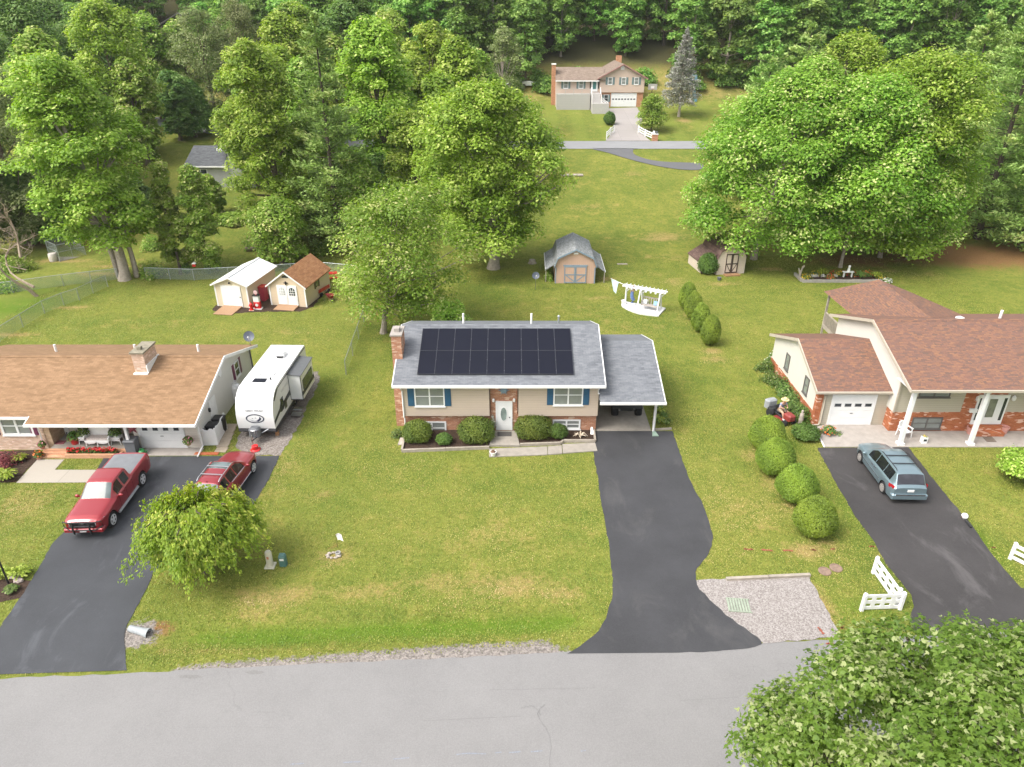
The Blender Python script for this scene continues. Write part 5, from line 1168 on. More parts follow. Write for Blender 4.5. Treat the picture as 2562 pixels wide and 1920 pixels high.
for s in (-1, 1):
    x0_, x1_ = (-1.1, -.01) if s < 0 else (.01, 1.1)
    d_ = MB().box(x0_, x1_, -.05, .02, .05, 1.62).build('door', TI, ps); q = MB()
    for b_ in ((x0_, x0_ + .1), (x1_ - .1, x1_)): q.box(*b_, -.07, -.045, .05, 1.62)
    for z in (.05, .78, 1.52): q.box(x0_ + .1, x1_ - .1, -.07, -.045, z, z + .1)
    xa, xb = (x0_ + .1, x1_ - .1) if s < 0 else (x1_ - .1, x0_ + .1)
    q.add([(xa, -.066, .78), (xb, -.066, .15), (xb, -.066, .28), (xa, -.066, .9)], [(0, 1, 2, 3)]); q.build('door_brace', BLG, d_)
MB().box(-.22, .22, -.06, .0, 2.72, 2.88).build('gable_light', WHITE2, ps)
MB().box(-1.2, 1.2, -.06, .01, 1.62, 1.74).build('door_header', BLG, ps)
# small brown gambrel shed under the maple
A, B_ = g('6', 1785, 490), g('6', 2058, 478); w_ = B_[0] - A[0]; hw = w_ / 2; BRS = siding('siding_pinkish', (.56, .47, .40), .15)
RBR = shingle('shingle_brown_small', [(.085, .05, .045), (.12, .075, .065), (.16, .105, .09)], 'y', 1.2, .3); DKB = paint('trim_dark_brown', (.045, .03, .026), .6, .1)
bs = thing('barn_shed', 'small off white shed with brown gambrel roof tucked under the maple', 'shed', ((A[0] + B_[0]) / 2, A[1], tzf(*A)), R(9), None, (1, 1, 1.17))
GB = [(-hw, 1.5), (-hw * .8, 2.05), (0, 2.6), (hw * .8, 2.05), (hw, 1.5)]
MB().prism([(-hw, -.1), (hw, -.1)] + GB[::-1], 0, 4.2, 'y').build('wall', BRS, bs)
GO = [(-hw - .1, 1.5), (-hw * .82, 2.13), (0, 2.72), (hw * .82, 2.13), (hw + .1, 1.5)]
MB().prism(GO + [(x, z - .08) for x, z in reversed(GO)], -.12, 4.35, 'y').build('roof', RBR, bs)
MB().prism([(-hw - 1.5, .95), (-hw - .02, 1.75), (-hw - .02, 1.67), (-hw - 1.5, .87)], .3, 4.4, 'y').build('leanto_roof', RBR, bs)
MB().box(-hw - 1.42, -hw - .01, .9, 4.2, -.1, .95).build('leanto_wall', BRS, bs); MB().box(-hw - 1.46, -hw - 1.38, .4, .5, -.1, .95).build('leanto_post', DKB, bs)
for s in (-1, 1):
    x0_, x1_ = (-.68, -.01) if s < 0 else (.01, .68)
    d_ = MB().box(x0_, x1_, -.05, .02, .12, 1.85).build('door', BRS, bs); q = MB()
    for b_ in ((x0_, x0_ + .1), (x1_ - .1, x1_)): q.box(*b_, -.07, -.045, .12, 1.85)
    for z in (.12, .9, 1.75): q.box(x0_ + .1, x1_ - .1, -.07, -.045, z, z + .1)
    xa, xb = (x0_ + .1, x1_ - .1) if s < 0 else (x1_ - .1, x0_ + .1)
    q.add([(xa, -.066, .9), (xb, -.066, .22), (xb, -.066, .36), (xa, -.066, 1.02)], [(0, 1, 2, 3)]); q.build('door_brace', DKB, d_)
MB().box(-.8, .8, -.75, -.1, .0, .1).build('step', WOODB, bs)
# ---------------------------------------------------------------- vehicles: local frame, nose towards -y, y runs nose to tail
def carpaint(name, col, coat=.7, metal=.25, rough=.32):
    m, t, b, co = new_mat(name, rough, .5, metal)
    n = noise(t, co, 60, 2); t.links.new(mixc(t, n, mul(col, .9), mul(col, 1.1)), b.inputs['Base Color'])
    b.inputs['Coat Weight'].default_value = coat; b.inputs['Coat Roughness'].default_value = .06
    return m
SILV = paint('rim_silver', (.58, .58, .59), .35, .06, 5, .6)
def wheel_(o, x, y, r, w_, rimr, spokes=5, rim=None, side=1):
    q = MB(); q.lathe([(r * .62, -w_ / 2 + .01), (r * .9, -w_ / 2), (r, -w_ / 2 + .04), (r, w_ / 2 - .04), (r * .9, w_ / 2), (r * .62, w_ / 2 - .01)], 28, (x, y, r), 'x')
    t_ = q.build('wheel', RUB, o, True, angle=35)
    q = MB(); f = side * w_ / 2
    q.lathe([(rimr, f - side * .06), (rimr, f + side * .006), (rimr * .88, f + side * .01), (rimr * .84, f - side * .05), (.02, f - side * .05)], 24, (x, y, r), 'x', True)
    for i in range(spokes):
        a = 2 * math.pi * i / spokes; c_, s_ = math.cos(a), math.sin(a); p = Vector((0, c_, s_)); n = Vector((0, -s_, c_))
        base = Vector((x + f, y, r)); ex = Vector((side * .012, 0, 0))
        a0, a1 = base + p * rimr * .12 - n * rimr * .2, base + p * rimr * .12 + n * rimr * .2; b0_, b1_ = base + p * rimr * .9 - n * rimr * .16, base + p * rimr * .9 + n * rimr * .16
        q.add([a0 + ex, a1 + ex, b1_ + ex, b0_ + ex, a0 - ex * 3, a1 - ex * 3, b1_ - ex * 3, b0_ - ex * 3], [(0, 1, 2, 3), (0, 4, 5, 1), (1, 5, 6, 2), (2, 6, 7, 3), (3, 7, 4, 0)])
    q.lathe([(rimr * .2, f - side * .04), (rimr * .18, f + side * .03), (.01, f + side * .03)], 12, (x, y, r), 'x')
    q.build('rim', rim or SILV, t_)
    MB().lathe([(rimr * .84, f - side * .052), (.02, f - side * .056)], 20, (x, y, r), 'x').build('brake_disc', DARK, t_)
    return t_
def car_body(o, S, mat):
    """lofted shell; S holds profile tables along y. Returns nothing: builds body, windscreen, side windows, rear window, extras as parts"""
    L = S['L']; ys = np.unique(np.round(np.concatenate([np.linspace(0, L, int(L / .045)), np.array(S.get('cuts', []))]), 4))
    I = lambda key, y: float(np.interp(y, *zip(*S[key])))
    def ring(y):
        w = I('w', y); bt = I('belt', y); tp = max(I('top', y), bt + .012); wr = min(I('wr', y), w - .03)
        zb = S['zb']
        for wy, r in S['wheels']:
            d = abs(y - wy); ra = r + .075
            if d < ra: zb = max(zb, math.sqrt(ra * ra - d * d) + r * .98)
        zb = min(zb, bt - .12); H_ = bt - zb
        Z = [zb, zb + .3 * H_, zb + .62 * H_, bt - .05, bt]
        X = [w - .02, w + .012, w + .006, w - .012, w - .055]
        ge = tp - .075 if tp - bt > .16 else bt + (tp - bt) * .55
        for f in (.06, .5, .93, 1.): Z.append(bt + (ge - bt) * f); X.append((w - .055) + (wr - (w - .055)) * (f ** .85))
        X += [wr - .05, wr - .16, wr * .55, 0.]; Z += [tp - .028, tp - .004, tp + .012, tp + .02]
        return [(x, y, z) for x, z in zip(X, Z)]
    rings = [ring(y) for y in ys]; n = len(rings[0])
    full = [r + [(-x, y, z) for x, y, z in reversed(r[:-1])] for r in rings]; N = 2 * n - 1
    parts = {'body': ([], [])}
    V = [p for r in full for p in r]; faces = {}
    for i in range(len(ys) - 1):
        ym = (ys[i] + ys[i + 1]) / 2
        for j in range(N - 1):
            jj = j if j < n - 1 else N - 2 - j             # strip number from the sill up
            key = 'body'
            if 5 <= jj <= 6:
                for k_, (a, b_, nm) in enumerate(S['side']):
                    if a < ym < b_: key = (nm, k_, 0 if j < n - 1 else 1)
            if jj >= 9:
                for k_, (a, b_, nm) in enumerate(S['topg']):
                    if a < ym < b_: key = (nm, k_, 0)
            f = (i * N + j, i * N + j + 1, (i + 1) * N + j + 1, (i + 1) * N + j)
            faces.setdefault(key, []).append(f)
    faces['body'] += [tuple(range(N)), tuple(range((len(ys) - 1) * N, len(ys) * N))]
    body = None
    for key in sorted(faces, key=lambda k: k != 'body'):
        F_ = faces[key]; used = sorted({v for f in F_ for v in f}); mp = {v: i for i, v in enumerate(used)}
        q = MB(); q.v = [V[v] for v in used]; q.f = [tuple(mp[v] for v in f) for f in F_]
        nm = 'body' if key == 'body' else key[0]; mm = mat if key == 'body' else S['mats'].get(nm, AUTOG)
        ob = q.build(nm, mm, o, True, angle=28)
    w0 = max(v for _, v in S['w'])
    MB().box(-w0 + .14, w0 - .14, .35, L - .3, S['zb'] + .03, .62).build('underbody', DARK, o)
    for wy, r in S['wheels']:
        for s in (-1, 1):
            wheel_(o, s * (w0 - S.get('tw', .25) / 2 - .0), wy, r, S.get('tw', .25), r * S.get('rimk', .66), S.get('spokes', 5), S.get('rim'), s)
def mirror_(o, x, y, z, mat, s):
    q = MB(); q.ball((x + s * .16, y, z), (.13, .07, .095), 10, 6); q.tube([(x - s * .04, y + .02, z - .05), (x + s * .1, y, z - .03)], .03, 6); q.build('mirror', mat, o, True)
RED1 = carpaint('paint_truck_red', (.26, .012, .018)); RED2 = carpaint('paint_suv_red', (.23, .010, .016)); BLUEV = carpaint('paint_van_blue', (.19, .26, .29), .6, .5)
LAMP = paint('lamp_clear', (.55, .56, .58), .12, .1, 6, .7); TAIL = paint('lamp_red', (.42, .012, .015), .15, .1, 6, .7); PLATE = paint('plate_white', (.72, .72, .70), .5, .05)
TONN = paint('tonneau_vinyl', (.15, .155, .165), .6, .12, 3)
# --- pickup
p1, p2 = g('N4', 905, 1480), g('N4', 1450, 715); yaw = math.atan2(p2[0] - p1[0], p2[1] - p1[1])
L = 5.85; fw_, rw_ = .98, 4.62
rt = np.array(p1); dirn = np.array([math.sin(-0.), 1.]); ang = -yaw
pu = thing('pickup_truck', 'red crew cab pickup truck with grey bed cover and black grille guard on left driveway', 'pickup truck', (0, 0, .022), ang)
S = dict(L=L, zb=.45, wheels=[(fw_, .42), (rw_, .42)], tw=.29, rimk=.68, spokes=5,
  w=[(0, .80), (.12, .93), (.5, 1.0), (5.6, 1.0), (L, .96)], belt=[(0, 1.0), (.15, 1.06), (1.5, 1.16), (2., 1.22), (3.6, 1.26), (3.72, 1.36), (L, 1.36)],
  top=[(0, 1.04), (.1, 1.12), (.35, 1.2), (1.45, 1.29), (1.58, 1.31), (2.32, 1.86), (2.6, 1.9), (3.5, 1.9), (3.62, 1.86), (3.70, 1.40), (L, 1.40)],
  wr=[(0, .70), (.4, .84), (1.5, .84), (2.35, .70), (3.6, .72), (3.72, .92), (L, .90)],
  side=[(2.02, 2.72, 'side_window'), (2.84, 3.46, 'side_window')], topg=[(1.60, 2.30, 'windscreen'), (3.63, 3.69, 'rear_window'), (3.78, 5.72, 'bed_cover')],
  mats={'windscreen': AUTOW, 'bed_cover': TONN}, cuts=[1.6, 2.3, 3.62, 3.64, 3.69, 3.70, 3.72, 3.78, 5.72])
car_body(pu, S, RED1)
o = pu
MB().box(-.62, .62, -.03, .12, .70, 1.02).build('grille', BLACK, o)
q = MB()
for x in (-.42, .42): q.tube([(x, -.16, .42), (x, -.2, .75), (x, -.12, 1.12)], .045, 6)
for z in (.62, .86, 1.10): q.tube([(-.62, -.14, z), (.62, -.14, z)], .03, 6)
for s in (-1, 1): q.tube([(s * .62, -.14, 1.10), (s * .95, .02, 1.06), (s * .97, .05, .75), (s * .62, -.14, .62)], .03, 6)
q.build('grille_guard', BLACK, o, True)
MB().bbox(-.98, .98, -.09, .30, .46, .66, .04).build('front_bumper', RED1, o); MB().bbox(-.92, .92, L - .02, L + .14, .52, .72, .03).build('rear_bumper', CHROME, o)
MB().box(-.16, .16, -.12, -.095, .50, .62).build('number_plate', PLATE, o)
for s in (-1, 1):
    MB().add([(s * .64, -.01, .82), (s * .9, .10, .84), (s * .97, .42, .98), (s * .95, .40, 1.08), (s * .86, .08, 1.02), (s * .64, -.02, 1.0)], [(0, 1, 4, 5), (1, 2, 3, 4)]).build('headlight', LAMP, o)
    MB().box(s * .93 - .04, s * .93 + .04, L - .10, L + .01, .85, 1.28).build('tail_light', TAIL, o)
    MB().tube([(s * 1.03, 1.6, .42), (s * 1.03, 3.9, .42)], .07, 6).build('running_board', paint('step_alu', (.3, .32, .33), .5, .1), o)
    mirror_(o, s * .97, 1.98, 1.24, RED1, s)
    for y in (2.6, 3.35): MB().box(s * 1.0 - .015, s * 1.0 + .02, y, y + .18, 1.06, 1.10).build('door_handle', RED1, o)
q = MB()
for s in (-1, 1):
    for y in (2.0, 2.78, 3.52): q.box(s * 1.008 - .003, s * 1.008 + .003, y, y + .012, .5, 1.18)
q.build('door_gap', DARK, o)
MB().prism([(-.09, .90), (.09, .90), (.11, .94), (.09, .98), (-.09, .98), (-.11, .94)], -.05, -.028, 'y').build('badge', CHROME, o)
def place(o, lx, ly, wx, wy):                     # put local point (lx, ly) on world point
    a = o.rotation_euler[2]; c_, s_ = math.cos(a), math.sin(a)
    o.location.x = wx - (lx * c_ - ly * s_); o.location.y = wy - (lx * s_ + ly * c_)
place(pu, 1.0, (fw_ + rw_) / 2, (p1[0] + p2[0]) / 2, (p1[1] + p2[1]) / 2)
# --- suv (nose away from the street)
p1, p2 = g('N5', 1180, 1625), g('N5', 1740, 825)
ang = math.pi - math.atan2(p2[0] - p1[0], p2[1] - p1[1]) 
sv = thing('parked_suv', 'dark red sport utility car with silver roof rails behind the weeping tree', 'car', (0, 0, .022), ang); o = sv; L = 4.85; fw_, rw_ = .92, 3.78
S = dict(L=L, zb=.32, wheels=[(fw_, .37), (rw_, .37)], tw=.25, rimk=.72, spokes=5,
  w=[(0, .62), (.15, .80), (.5, .93), (1.2, .96), (4.2, .95), (4.6, .90), (L, .80)], belt=[(0, .80), (.2, .88), (1.3, 1.02), (3.6, 1.12), (4.4, 1.14), (L, 1.02)],
  top=[(0, .82), (.15, .92), (.5, 1.02), (1.35, 1.12), (1.5, 1.15), (2.3, 1.66), (2.7, 1.72), (4.0, 1.69), (4.35, 1.63), (4.72, 1.18), (L, 1.05)],
  wr=[(0, .5), (.5, .76), (1.4, .78), (2.3, .60), (4.2, .60), (4.7, .74), (L, .68)],
  side=[(1.85, 2.75, 'side_window'), (2.82, 3.55, 'side_window'), (3.66, 4.2, 'quarter_window')], topg=[(1.52, 2.28, 'windscreen'), (2.42, 3.1, 'sunroof'), (4.38, 4.70, 'rear_window')],
  mats={'windscreen': AUTOG, 'sunroof': glass('sunroof_glass', (.10, .13, .13), .05), 'rear_window': glass('rear_glass', (.12, .14, .15), .05)}, cuts=[1.52, 2.28, 2.42, 3.1, 4.38, 4.7])
car_body(o, S, RED2)
for s in (-1, 1):
    MB().tube([(s * .60, 2.45, 1.70), (s * .60, 2.6, 1.76), (s * .60, 4.05, 1.75), (s * .60, 4.25, 1.66)], .022, 6).build('roof_rail', CHROME, o, True)
    MB().tube([(s * .925, 1.9, 1.075), (s * .915, 3.5, 1.135)], .02, 5).build('window_trim', CHROME, o)
    MB().tube([(s * .965, 1.35, .36), (s * .965, 3.35, .36)], .03, 5).build('sill_trim', CHROME, o)
    MB().add([(s * .50, .02, .70), (s * .80, .16, .72), (s * .86, .45, .86), (s * .6, .16, .86)], [(0, 1, 2, 3)]).build('headlight', LAMP, o)
    MB().bbox(s * .82 - .12, s * .82 + .1, L - .3, L - .06, .86, 1.08, .03).build('tail_light', TAIL, o)
    mirror_(o, s * .92, 1.78, 1.1, RED2, s)
for y in (2.98, 3.75): MB().box(-.6, .6, y - .03, y + .03, 1.765, 1.795).build('cross_bar', ALU, o)
MB().bbox(-.85, .85, L - .2, L + .05, .38, .72, .05).build('rear_bumper', RED2, o); MB().box(-.2, .2, L - .02, L + .06, .74, .86).build('number_plate', PLATE, o)
MB().add([(-.02, 4.28, 1.68), (.02, 4.28, 1.68), (.02, 4.36, 1.66), (-.02, 4.36, 1.66), (0, 4.36, 1.76)], [(0, 1, 2, 3), (0, 1, 4), (1, 2, 4), (2, 3, 4), (3, 0, 4)]).build('antenna', RED2, o)
place(sv, -.95, (fw_ + rw_) / 2, (p1[0] + p2[0]) / 2, (p1[1] + p2[1]) / 2)
# --- minivan
p1, p2 = g('N6', 810, 1410), g('N6', 250, 640)
ang = math.pi - math.atan2(p2[0] - p1[0], p2[1] - p1[1])
vn = thing('parked_minivan', 'pale blue grey minivan with black roof rails on the right driveway', 'minivan', (0, 0, .022), ang); o = vn; L = 5.05; fw_, rw_ = .95, 4.02
S = dict(L=L, zb=.30, wheels=[(fw_, .34), (rw_, .34)], tw=.23, rimk=.68, spokes=7, rim=paint('wheel_cover', (.50, .47, .44), .4, .1, 4, .5, .5),
  w=[(0, .60), (.2, .84), (.6, .96), (1.4, .99), (4.4, .99), (4.85, .94), (L, .86)], belt=[(0, .72), (.2, .80), (1.2, .98), (3.0, 1.06), (4.5, 1.10), (4.8, 1.10), (L, 1.0)],
  top=[(0, .74), (.2, .86), (.6, .97), (1.05, 1.06), (1.2, 1.10), (2.15, 1.70), (2.5, 1.76), (4.3, 1.75), (4.6, 1.70), (4.95, 1.14), (L, 1.02)],
  wr=[(0, .5), (.5, .78), (1.2, .80), (2.15, .66), (4.4, .68), (4.9, .80), (L, .78)],
  side=[(1.75, 2.6, 'side_window'), (2.63, 3.55, 'side_window'), (3.58, 4.42, 'side_window')], topg=[(1.22, 2.12, 'windscreen'), (4.63, 4.93, 'rear_window')],
  mats={'windscreen': AUTOG, 'rear_window': glass('tinted_glass', (.05, .05, .06), .03)}, cuts=[1.22, 2.12, 4.63, 4.93])
car_body(o, S, BLUEV)
for s in (-1, 1):
    MB().tube([(s * .66, 2.55, 1.75), (s * .66, 2.65, 1.81), (s * .66, 4.3, 1.80), (s * .66, 4.42, 1.74)], .022, 6).build('roof_rail', BLACK, o, True)
    MB().add([(s * .90, L - .12, .78), (s * .99, L - .5, .86), (s * 1.0, L - .48, 1.06), (s * .95, L - .18, 1.14), (s * .86, L - .06, 1.08)], [(0, 1, 2, 3), (0, 3, 4)]).build('tail_light', TAIL, o)
    MB().box(s * 1.005 - .01, s * 1.005 + .012, 1.4, 3.5, .60, .64).build('side_molding', CHROME, o)
    for y in (2.42, 2.75): MB().box(s * .995 - .02, s * .995 + .03, y, y + .2, .90, .945).build('door_handle', CHROME, o)
    MB().add([(s * .48, .02, .62), (s * .78, .14, .64), (s * .88, .4, .78), (s * .55, .15, .78)], [(0, 1, 2, 3)]).build('headlight', LAMP, o)
    mirror_(o, s * .94, 1.62, 1.06, BLUEV, s)
for y in (3.0, 3.8): MB().box(-.66, .66, y - .03, y + .03, 1.80, 1.825).build('cross_bar', BLACK, o)
q = MB(); q.bbox(-.98, .98, L - .22, L + .10, .36, .66, .07); q.build('rear_bumper', BLUEV, o)
MB().box(-.8, .8, L + .06, L + .108, .60, .668).build('bumper_pad', CHROME, o)
MB().box(-.17, .17, L + .0, L + .04, .80, .93).build('number_plate', PLATE, o); MB().box(-.3, .3, L - .03, L + .012, .76, .97).build('plate_recess', BLUEV, o)
vn_g = bpy.data.materials['tinted_glass'].node_tree.nodes['Principled BSDF'].inputs; vn_g['Specular IOR Level'].default_value = .25; vn_g['Base Color'].default_value = (.02, .02, .025, 1)
place(vn, .99, (fw_ + rw_) / 2, (p1[0] + p2[0]) / 2, (p1[1] + p2[1]) / 2)
# --- atv under the carport
av = thing('quad_bike', 'black quad bike with fat knobbly tyres parked under the carport', 'quad bike', (7.62, 40.85, .045), 0, None, (1.5, 1.15, 1.12)); o = av
TYR = paint('knobbly_tyre', (.016, .016, .017), .9, .5, 30, .2, bmp=.8)
for s, y in ((-1, .35), (1, .35), (-1, 1.75), (1, 1.75)):
    q = MB(); q.lathe([(.15, -.13), (.27, -.14), (.31, -.08), (.31, .08), (.27, .14), (.15, .13)], 20, (s * .52, y, .31), 'x'); t_ = q.build('wheel', TYR, o, True, angle=35)
    MB().lathe([(.15, s * .10), (.13, s * .06), (.02, s * .08)], 14, (s * .52, y, .31), 'x').build('rim', ALU, t_)
MB().bbox(-.28, .28, .2, 1.9, .35, .62, .06).bbox(-.2, .2, .75, 1.7, .62, .84, .08).build('body', BLACK, o)
for y in (.35, 1.75): MB().prism([(y - .36, .62), (y - .25, .74), (y + .25, .74), (y + .36, .62), (y + .22, .69), (y - .22, .69)], -.66, .66, 'x').build('fender', BLACK, o)
MB().tube([(-.4, .72, 1.02), (-.15, .62, .98), (.15, .62, .98), (.4, .72, 1.02)], .022, 6).tube([(0, .62, .98), (0, .5, .6)], .03, 6).build('handlebar', BLACK, o)
q = MB()
for s in (-1, 1): q.tube([(s * .45, .35, .36), (s * .15, .4, .48)], .025, 6); q.tube([(s * .45, .35, .3), (s * .15, .3, .38)], .025, 6); q.tube([(s * .38, .33, .4), (s * .2, .36, .66)], .035, 8)
q.build('suspension', ALU, o)
MB().tube([(-.3, .12, .4), (-.3, -.02, .55), (.3, -.02, .55), (.3, .12, .4)], .025, 6).build('front_bumper', BLACK, o)
# --- travel trailer
t0, t1 = gz('N2', 205, 1265, .72), gz('N2', 768, 1268, .72)
tl = thing('travel_trailer', 'white travel trailer with black lower skirt and one slide out room', 'trailer', ((t0[0] + t1[0]) / 2 + .02, (t0[1] + t1[1]) / 2, .016), R(-1.2)); o = tl
TW = 1.17; TL_ = 7.6; WSH = paint('trailer_white', (.64, .64, .64), .3, .03, 2, .5, coat=.3); GRA = paint('trailer_graphite', (.030, .030, .034), .4, .1)
prof = [(.06, .72), (.0, 1.2), (.02, 1.7), (.16, 2.2), (.42, 2.62), (.8, 2.92), (1.2, 3.06), (2, 3.1), (TL_ - .1, 3.1), (TL_, 3.0), (TL_, .72)]
MB().prism(prof, -TW, TW, 'x').build('body', WSH, o, True, angle=25)
MB().prism([(.12, .42), (.0, .56), (.05, .715), (TL_, .715), (TL_, .45)], -TW - .005, TW + .005, 'x').build('skirt', GRA, o)
for s in (-1, 1):
    y0_ = TW * s
    q = MB()
    sl2 = .012 * s
    q.prism([(.05, 1.02), (.05, 1.25), (1.2, 1.52), (1.5, 1.78), (1.9, 1.78), (2.1, 1.58), (TL_ - .05, 2.1), (TL_ - .05, 1.55), (2.2, 1.30), (1.9, 1.12), (1.5, 1.12), (1.2, 1.26)], y0_ - sl2, y0_ + sl2, 'x')
    q.prism([(.42, 2.5), (.82, 2.78), (1.25, 2.93), (TL_ - .1, 2.97), (TL_ - .1, 2.90), (1.4, 2.86), (.6, 2.4)], y0_ - sl2, y0_ + sl2, 'x')
    q.build('side_graphic', GRA, o)
MB().box(TW - .01, TW + .02, 1.5, 2.0, 1.5, 2.0).build('side_window', PANED, o)
MB().box(TW - .01, TW + .02, 2.15, 2.55, .95, 1.3).build('side_hatch', paint('hatch_dark', (.05, .06, .04), .4), o)
for s in (-1, 1):
    for y in (4.3, 5.15):
        q = MB(); q.lathe([(.18, -.1), (.30, -.11), (.33, -.07), (.33, .07), (.30, .11), (.18, .1)], 20, (s * 1.0, y, .33), 'x'); t_ = q.build('wheel', RUB, o, True, angle=35); MB().lathe([(.18, s * .09), (.02, s * .11)], 14, (s * 1.0, y, .33), 'x').build('rim', ALU, t_)
so_ = MB().box(TW + .001, TW + .82, 3.45, 6.2, .95, 2.72).build('slide_room', WSH, o)
MB().prism([(TW - .02, 2.86), (TW + .88, 2.76), (TW + .88, 2.70), (TW - .02, 2.80)], 3.38, 6.28, 'y').build('slide_roof', paint('slide_rubber', (.10, .105, .11), .7, .15), so_)
MB().box(TW + .822, TW + .85, 3.75, 5.9, 1.55, 2.25).build('slide_window', PANED, so_)
MB().box(TW + .822, TW + .845, 3.45, 6.2, 1.25, 1.5).build('slide_graphic', GRA, so_)
q = MB()
for x in (TW, TW + .82): q.box(x - .025, x + .025, 3.425, 3.447, .93, 2.7)
q.box(TW, TW + .82, 3.425, 3.447, .93, .98); q.build('slide_frame', GRA, so_)
q = MB(); q.bbox(-.1, .42, 5.3, 6.1, 3.09, 3.36, .1); q.build('air_conditioner', WSH, o); MB().box(-.06, .38, 5.27, 5.31, 3.13, 3.27).build('vent_grille', BLACK, o)
MB().box(-.52, .30, 1.75, 2.25, 3.10, 3.13).build('roof_solar_panel', SOLAR, o)
for x in (-.75, .15): MB().bbox(x, x + .45, 2.65, 3.1, 3.09, 3.17, .04).build('roof_vent', WSH, o)
MB().lathe([(.12, 0), (.12, .06), (.04, .12)], 10, (-.45, 3.8, 3.1)).build('vent_cap', WHITE2, o); MB().box(.5, .6, 2.1, 2.16, 3.1, 3.25).build('antenna', BLACK, o)
fy = lambda z: float(np.interp(z, [p[1] for p in prof[:8]], [p[0] for p in prof[:8]]))
q = MB(); n = 28; el = [(.58 * math.cos(v), 1.45 + .31 * math.sin(v)) for v in np.linspace(0, 6.2832, n, False)]; ei = [(.50 * math.cos(v), 1.45 + .245 * math.sin(v)) for v in np.linspace(0, 6.2832, n, False)]
fn_ = [(x, fy(z) - .012, z) for x, z in el] + [(x, fy(z) - .012, z) for x, z in ei]
q.add(fn_, [(i, (i + 1) % n, n + (i + 1) % n, n + i) for i in range(n)])
q.add([(x, fy(z) - .013, z) for x, z in ((.02, 1.26), (.2, 1.245), (.34, 1.36), (.39, 1.47), (.30, 1.60), (.26, 1.46), (.12, 1.33))], [tuple(range(7))])
for x, z in ((-.16, 1.47), (.03, 1.50)): q.add([(x + .035 * math.cos(v), fy(z) - .013, z + .025 * math.sin(v)) for v in np.linspace(0, 6.28, 8, False)], [tuple(range(8))])
q.build('logo', paint('logo_navy', (.03, .035, .06), .4), o)
q = MB(); q.add([(x, fy(z) - .0125, z) for x, z in ((-.38, 1.40), (-.2, 1.27), (0, 1.25), (.12, 1.33), (-.05, 1.30), (-.22, 1.36))], [tuple(range(6))]); q.build('logo_shade', paint('logo_grey', (.35, .36, .38), .4), o)
def letters(o, txt, M, size, mat, name='lettering', ext=.004):
    cu = bpy.data.curves.new(name, 'FONT'); cu.body = txt; cu.size = size; cu.align_x = 'CENTER'; cu.align_y = 'CENTER'; cu.extrude = ext
    ob = bpy.data.objects.new(name + '_tmp', cu); COL.objects.link(ob); bpy.context.view_layer.update()
    me = bpy.data.meshes.new_from_object(ob.evaluated_get(bpy.context.evaluated_depsgraph_get())); bpy.data.objects.remove(ob); bpy.data.curves.remove(cu)
    me.transform(M); me.materials.clear(); me.materials.append(mat); me.name = name
    r_ = bpy.data.objects.new(name, me); COL.objects.link(r_); r_.parent = o; return r_
letters(o, 'GREY WOLF', Matrix.Translation((0, fy(1.98) - .03, 1.98)) @ Matrix.Rotation(R(72), 4, 'X'), .20, paint('letter_grey', (.22, .22, .23), .5))
letters(o, 'GREY WOLF', Matrix.Translation((TW + .006, 2.6, 2.35)) @ Matrix.Rotation(R(90), 4, 'Z') @ Matrix.Rotation(R(90), 4, 'X'), .26, paint('letter_grey2', (.50, .50, .51), .5))
q = MB(); q.tube([(-.5, .3, .5), (0, -1.0, .45)], .05, 4).tube([(.5, .3, .5), (0, -1.0, .45)], .05, 4); q.build('tow_frame', BLACK, o)
MB().bbox(-.32, .32, -.62, -.08, .45, 1.05, .1).build('gas_cover', GREYP, o); MB().tube([(-.12, -.63, .6), (-.12, -.64, .95), (.1, -.64, .95), (.1, -.63, .6)], .025, 6).build('gas_strap', ALU, o)
MB().tube([(0, -.95, .02), (0, -.95, .8)], .035, 8).tube([(.35, -.2, .55), (.75, -.05, .75)], .03, 5).build('tongue_jack', ALU, o)
MB().box(TW + .1, TW + .75, 2.6, 3.1, .15, .22).box(TW + .1, TW + .7, 3.15, 3.5, .3, .36).build('entry_step', ALU, o)
q = MB(); q.box(.95, 1.15, .35, .55, .0, .2).box(.95, 1.12, .36, .56, .2, .42); tag(q.build('wood_block', WOODB, o))
hb = g('N2', 475, 1570); hb2 = g('2', 1725, 800)
tag(MB().lathe([(.30, .0), (.31, .04), (.2, .10), (.19, .3), (.12, .32)], 18).build('red_bucket', REDO, None, True, (hb2[0], hb2[1], .016)), 'red upturned tub under the tongue jack of the white travel trailer', 'bucket')
# ---------------------------------------------------------------- trees (D = columns/rows of the 2212-px picture, Y = depth)
def T(name, label, px, Y, top, half, cb=.25, seed=1, dx=0, group=None, fn=None, cat='tree', **k):
    z0 = tzf(0, Y); x = colx(px, Y, z0); zt = topz(top, Y); h = zt - z0; m_ = mpp(Y, (z0 + zt) / 2)
    if fn is None: cb *= .5; k.setdefault('flat', .98); k['cr'] = k.get('cr', .2) * 1.12; k['total'] = int(k.get('total', 12000) * 1.7); k['nclump'] = int(k.get('nclump', 80) * 1.3); half *= 1.06
    return tree(name, label, cat, x, Y, h, half * m_, cb, seed, group, fn, lean=(dx * m_, 0), **k)
tu = T('tulip_tree', 'tall bright green tree with several pale trunks at the chain link fence', 270, 68.8, 112, 150, .30, 3, -60, leaf=.36, nclump=120, total=30000, mat=LF_BRIGHT, bark=BARKL, tr=.45, cr=.19, asym=.42, flat=.8, nl=26, shell=.45)
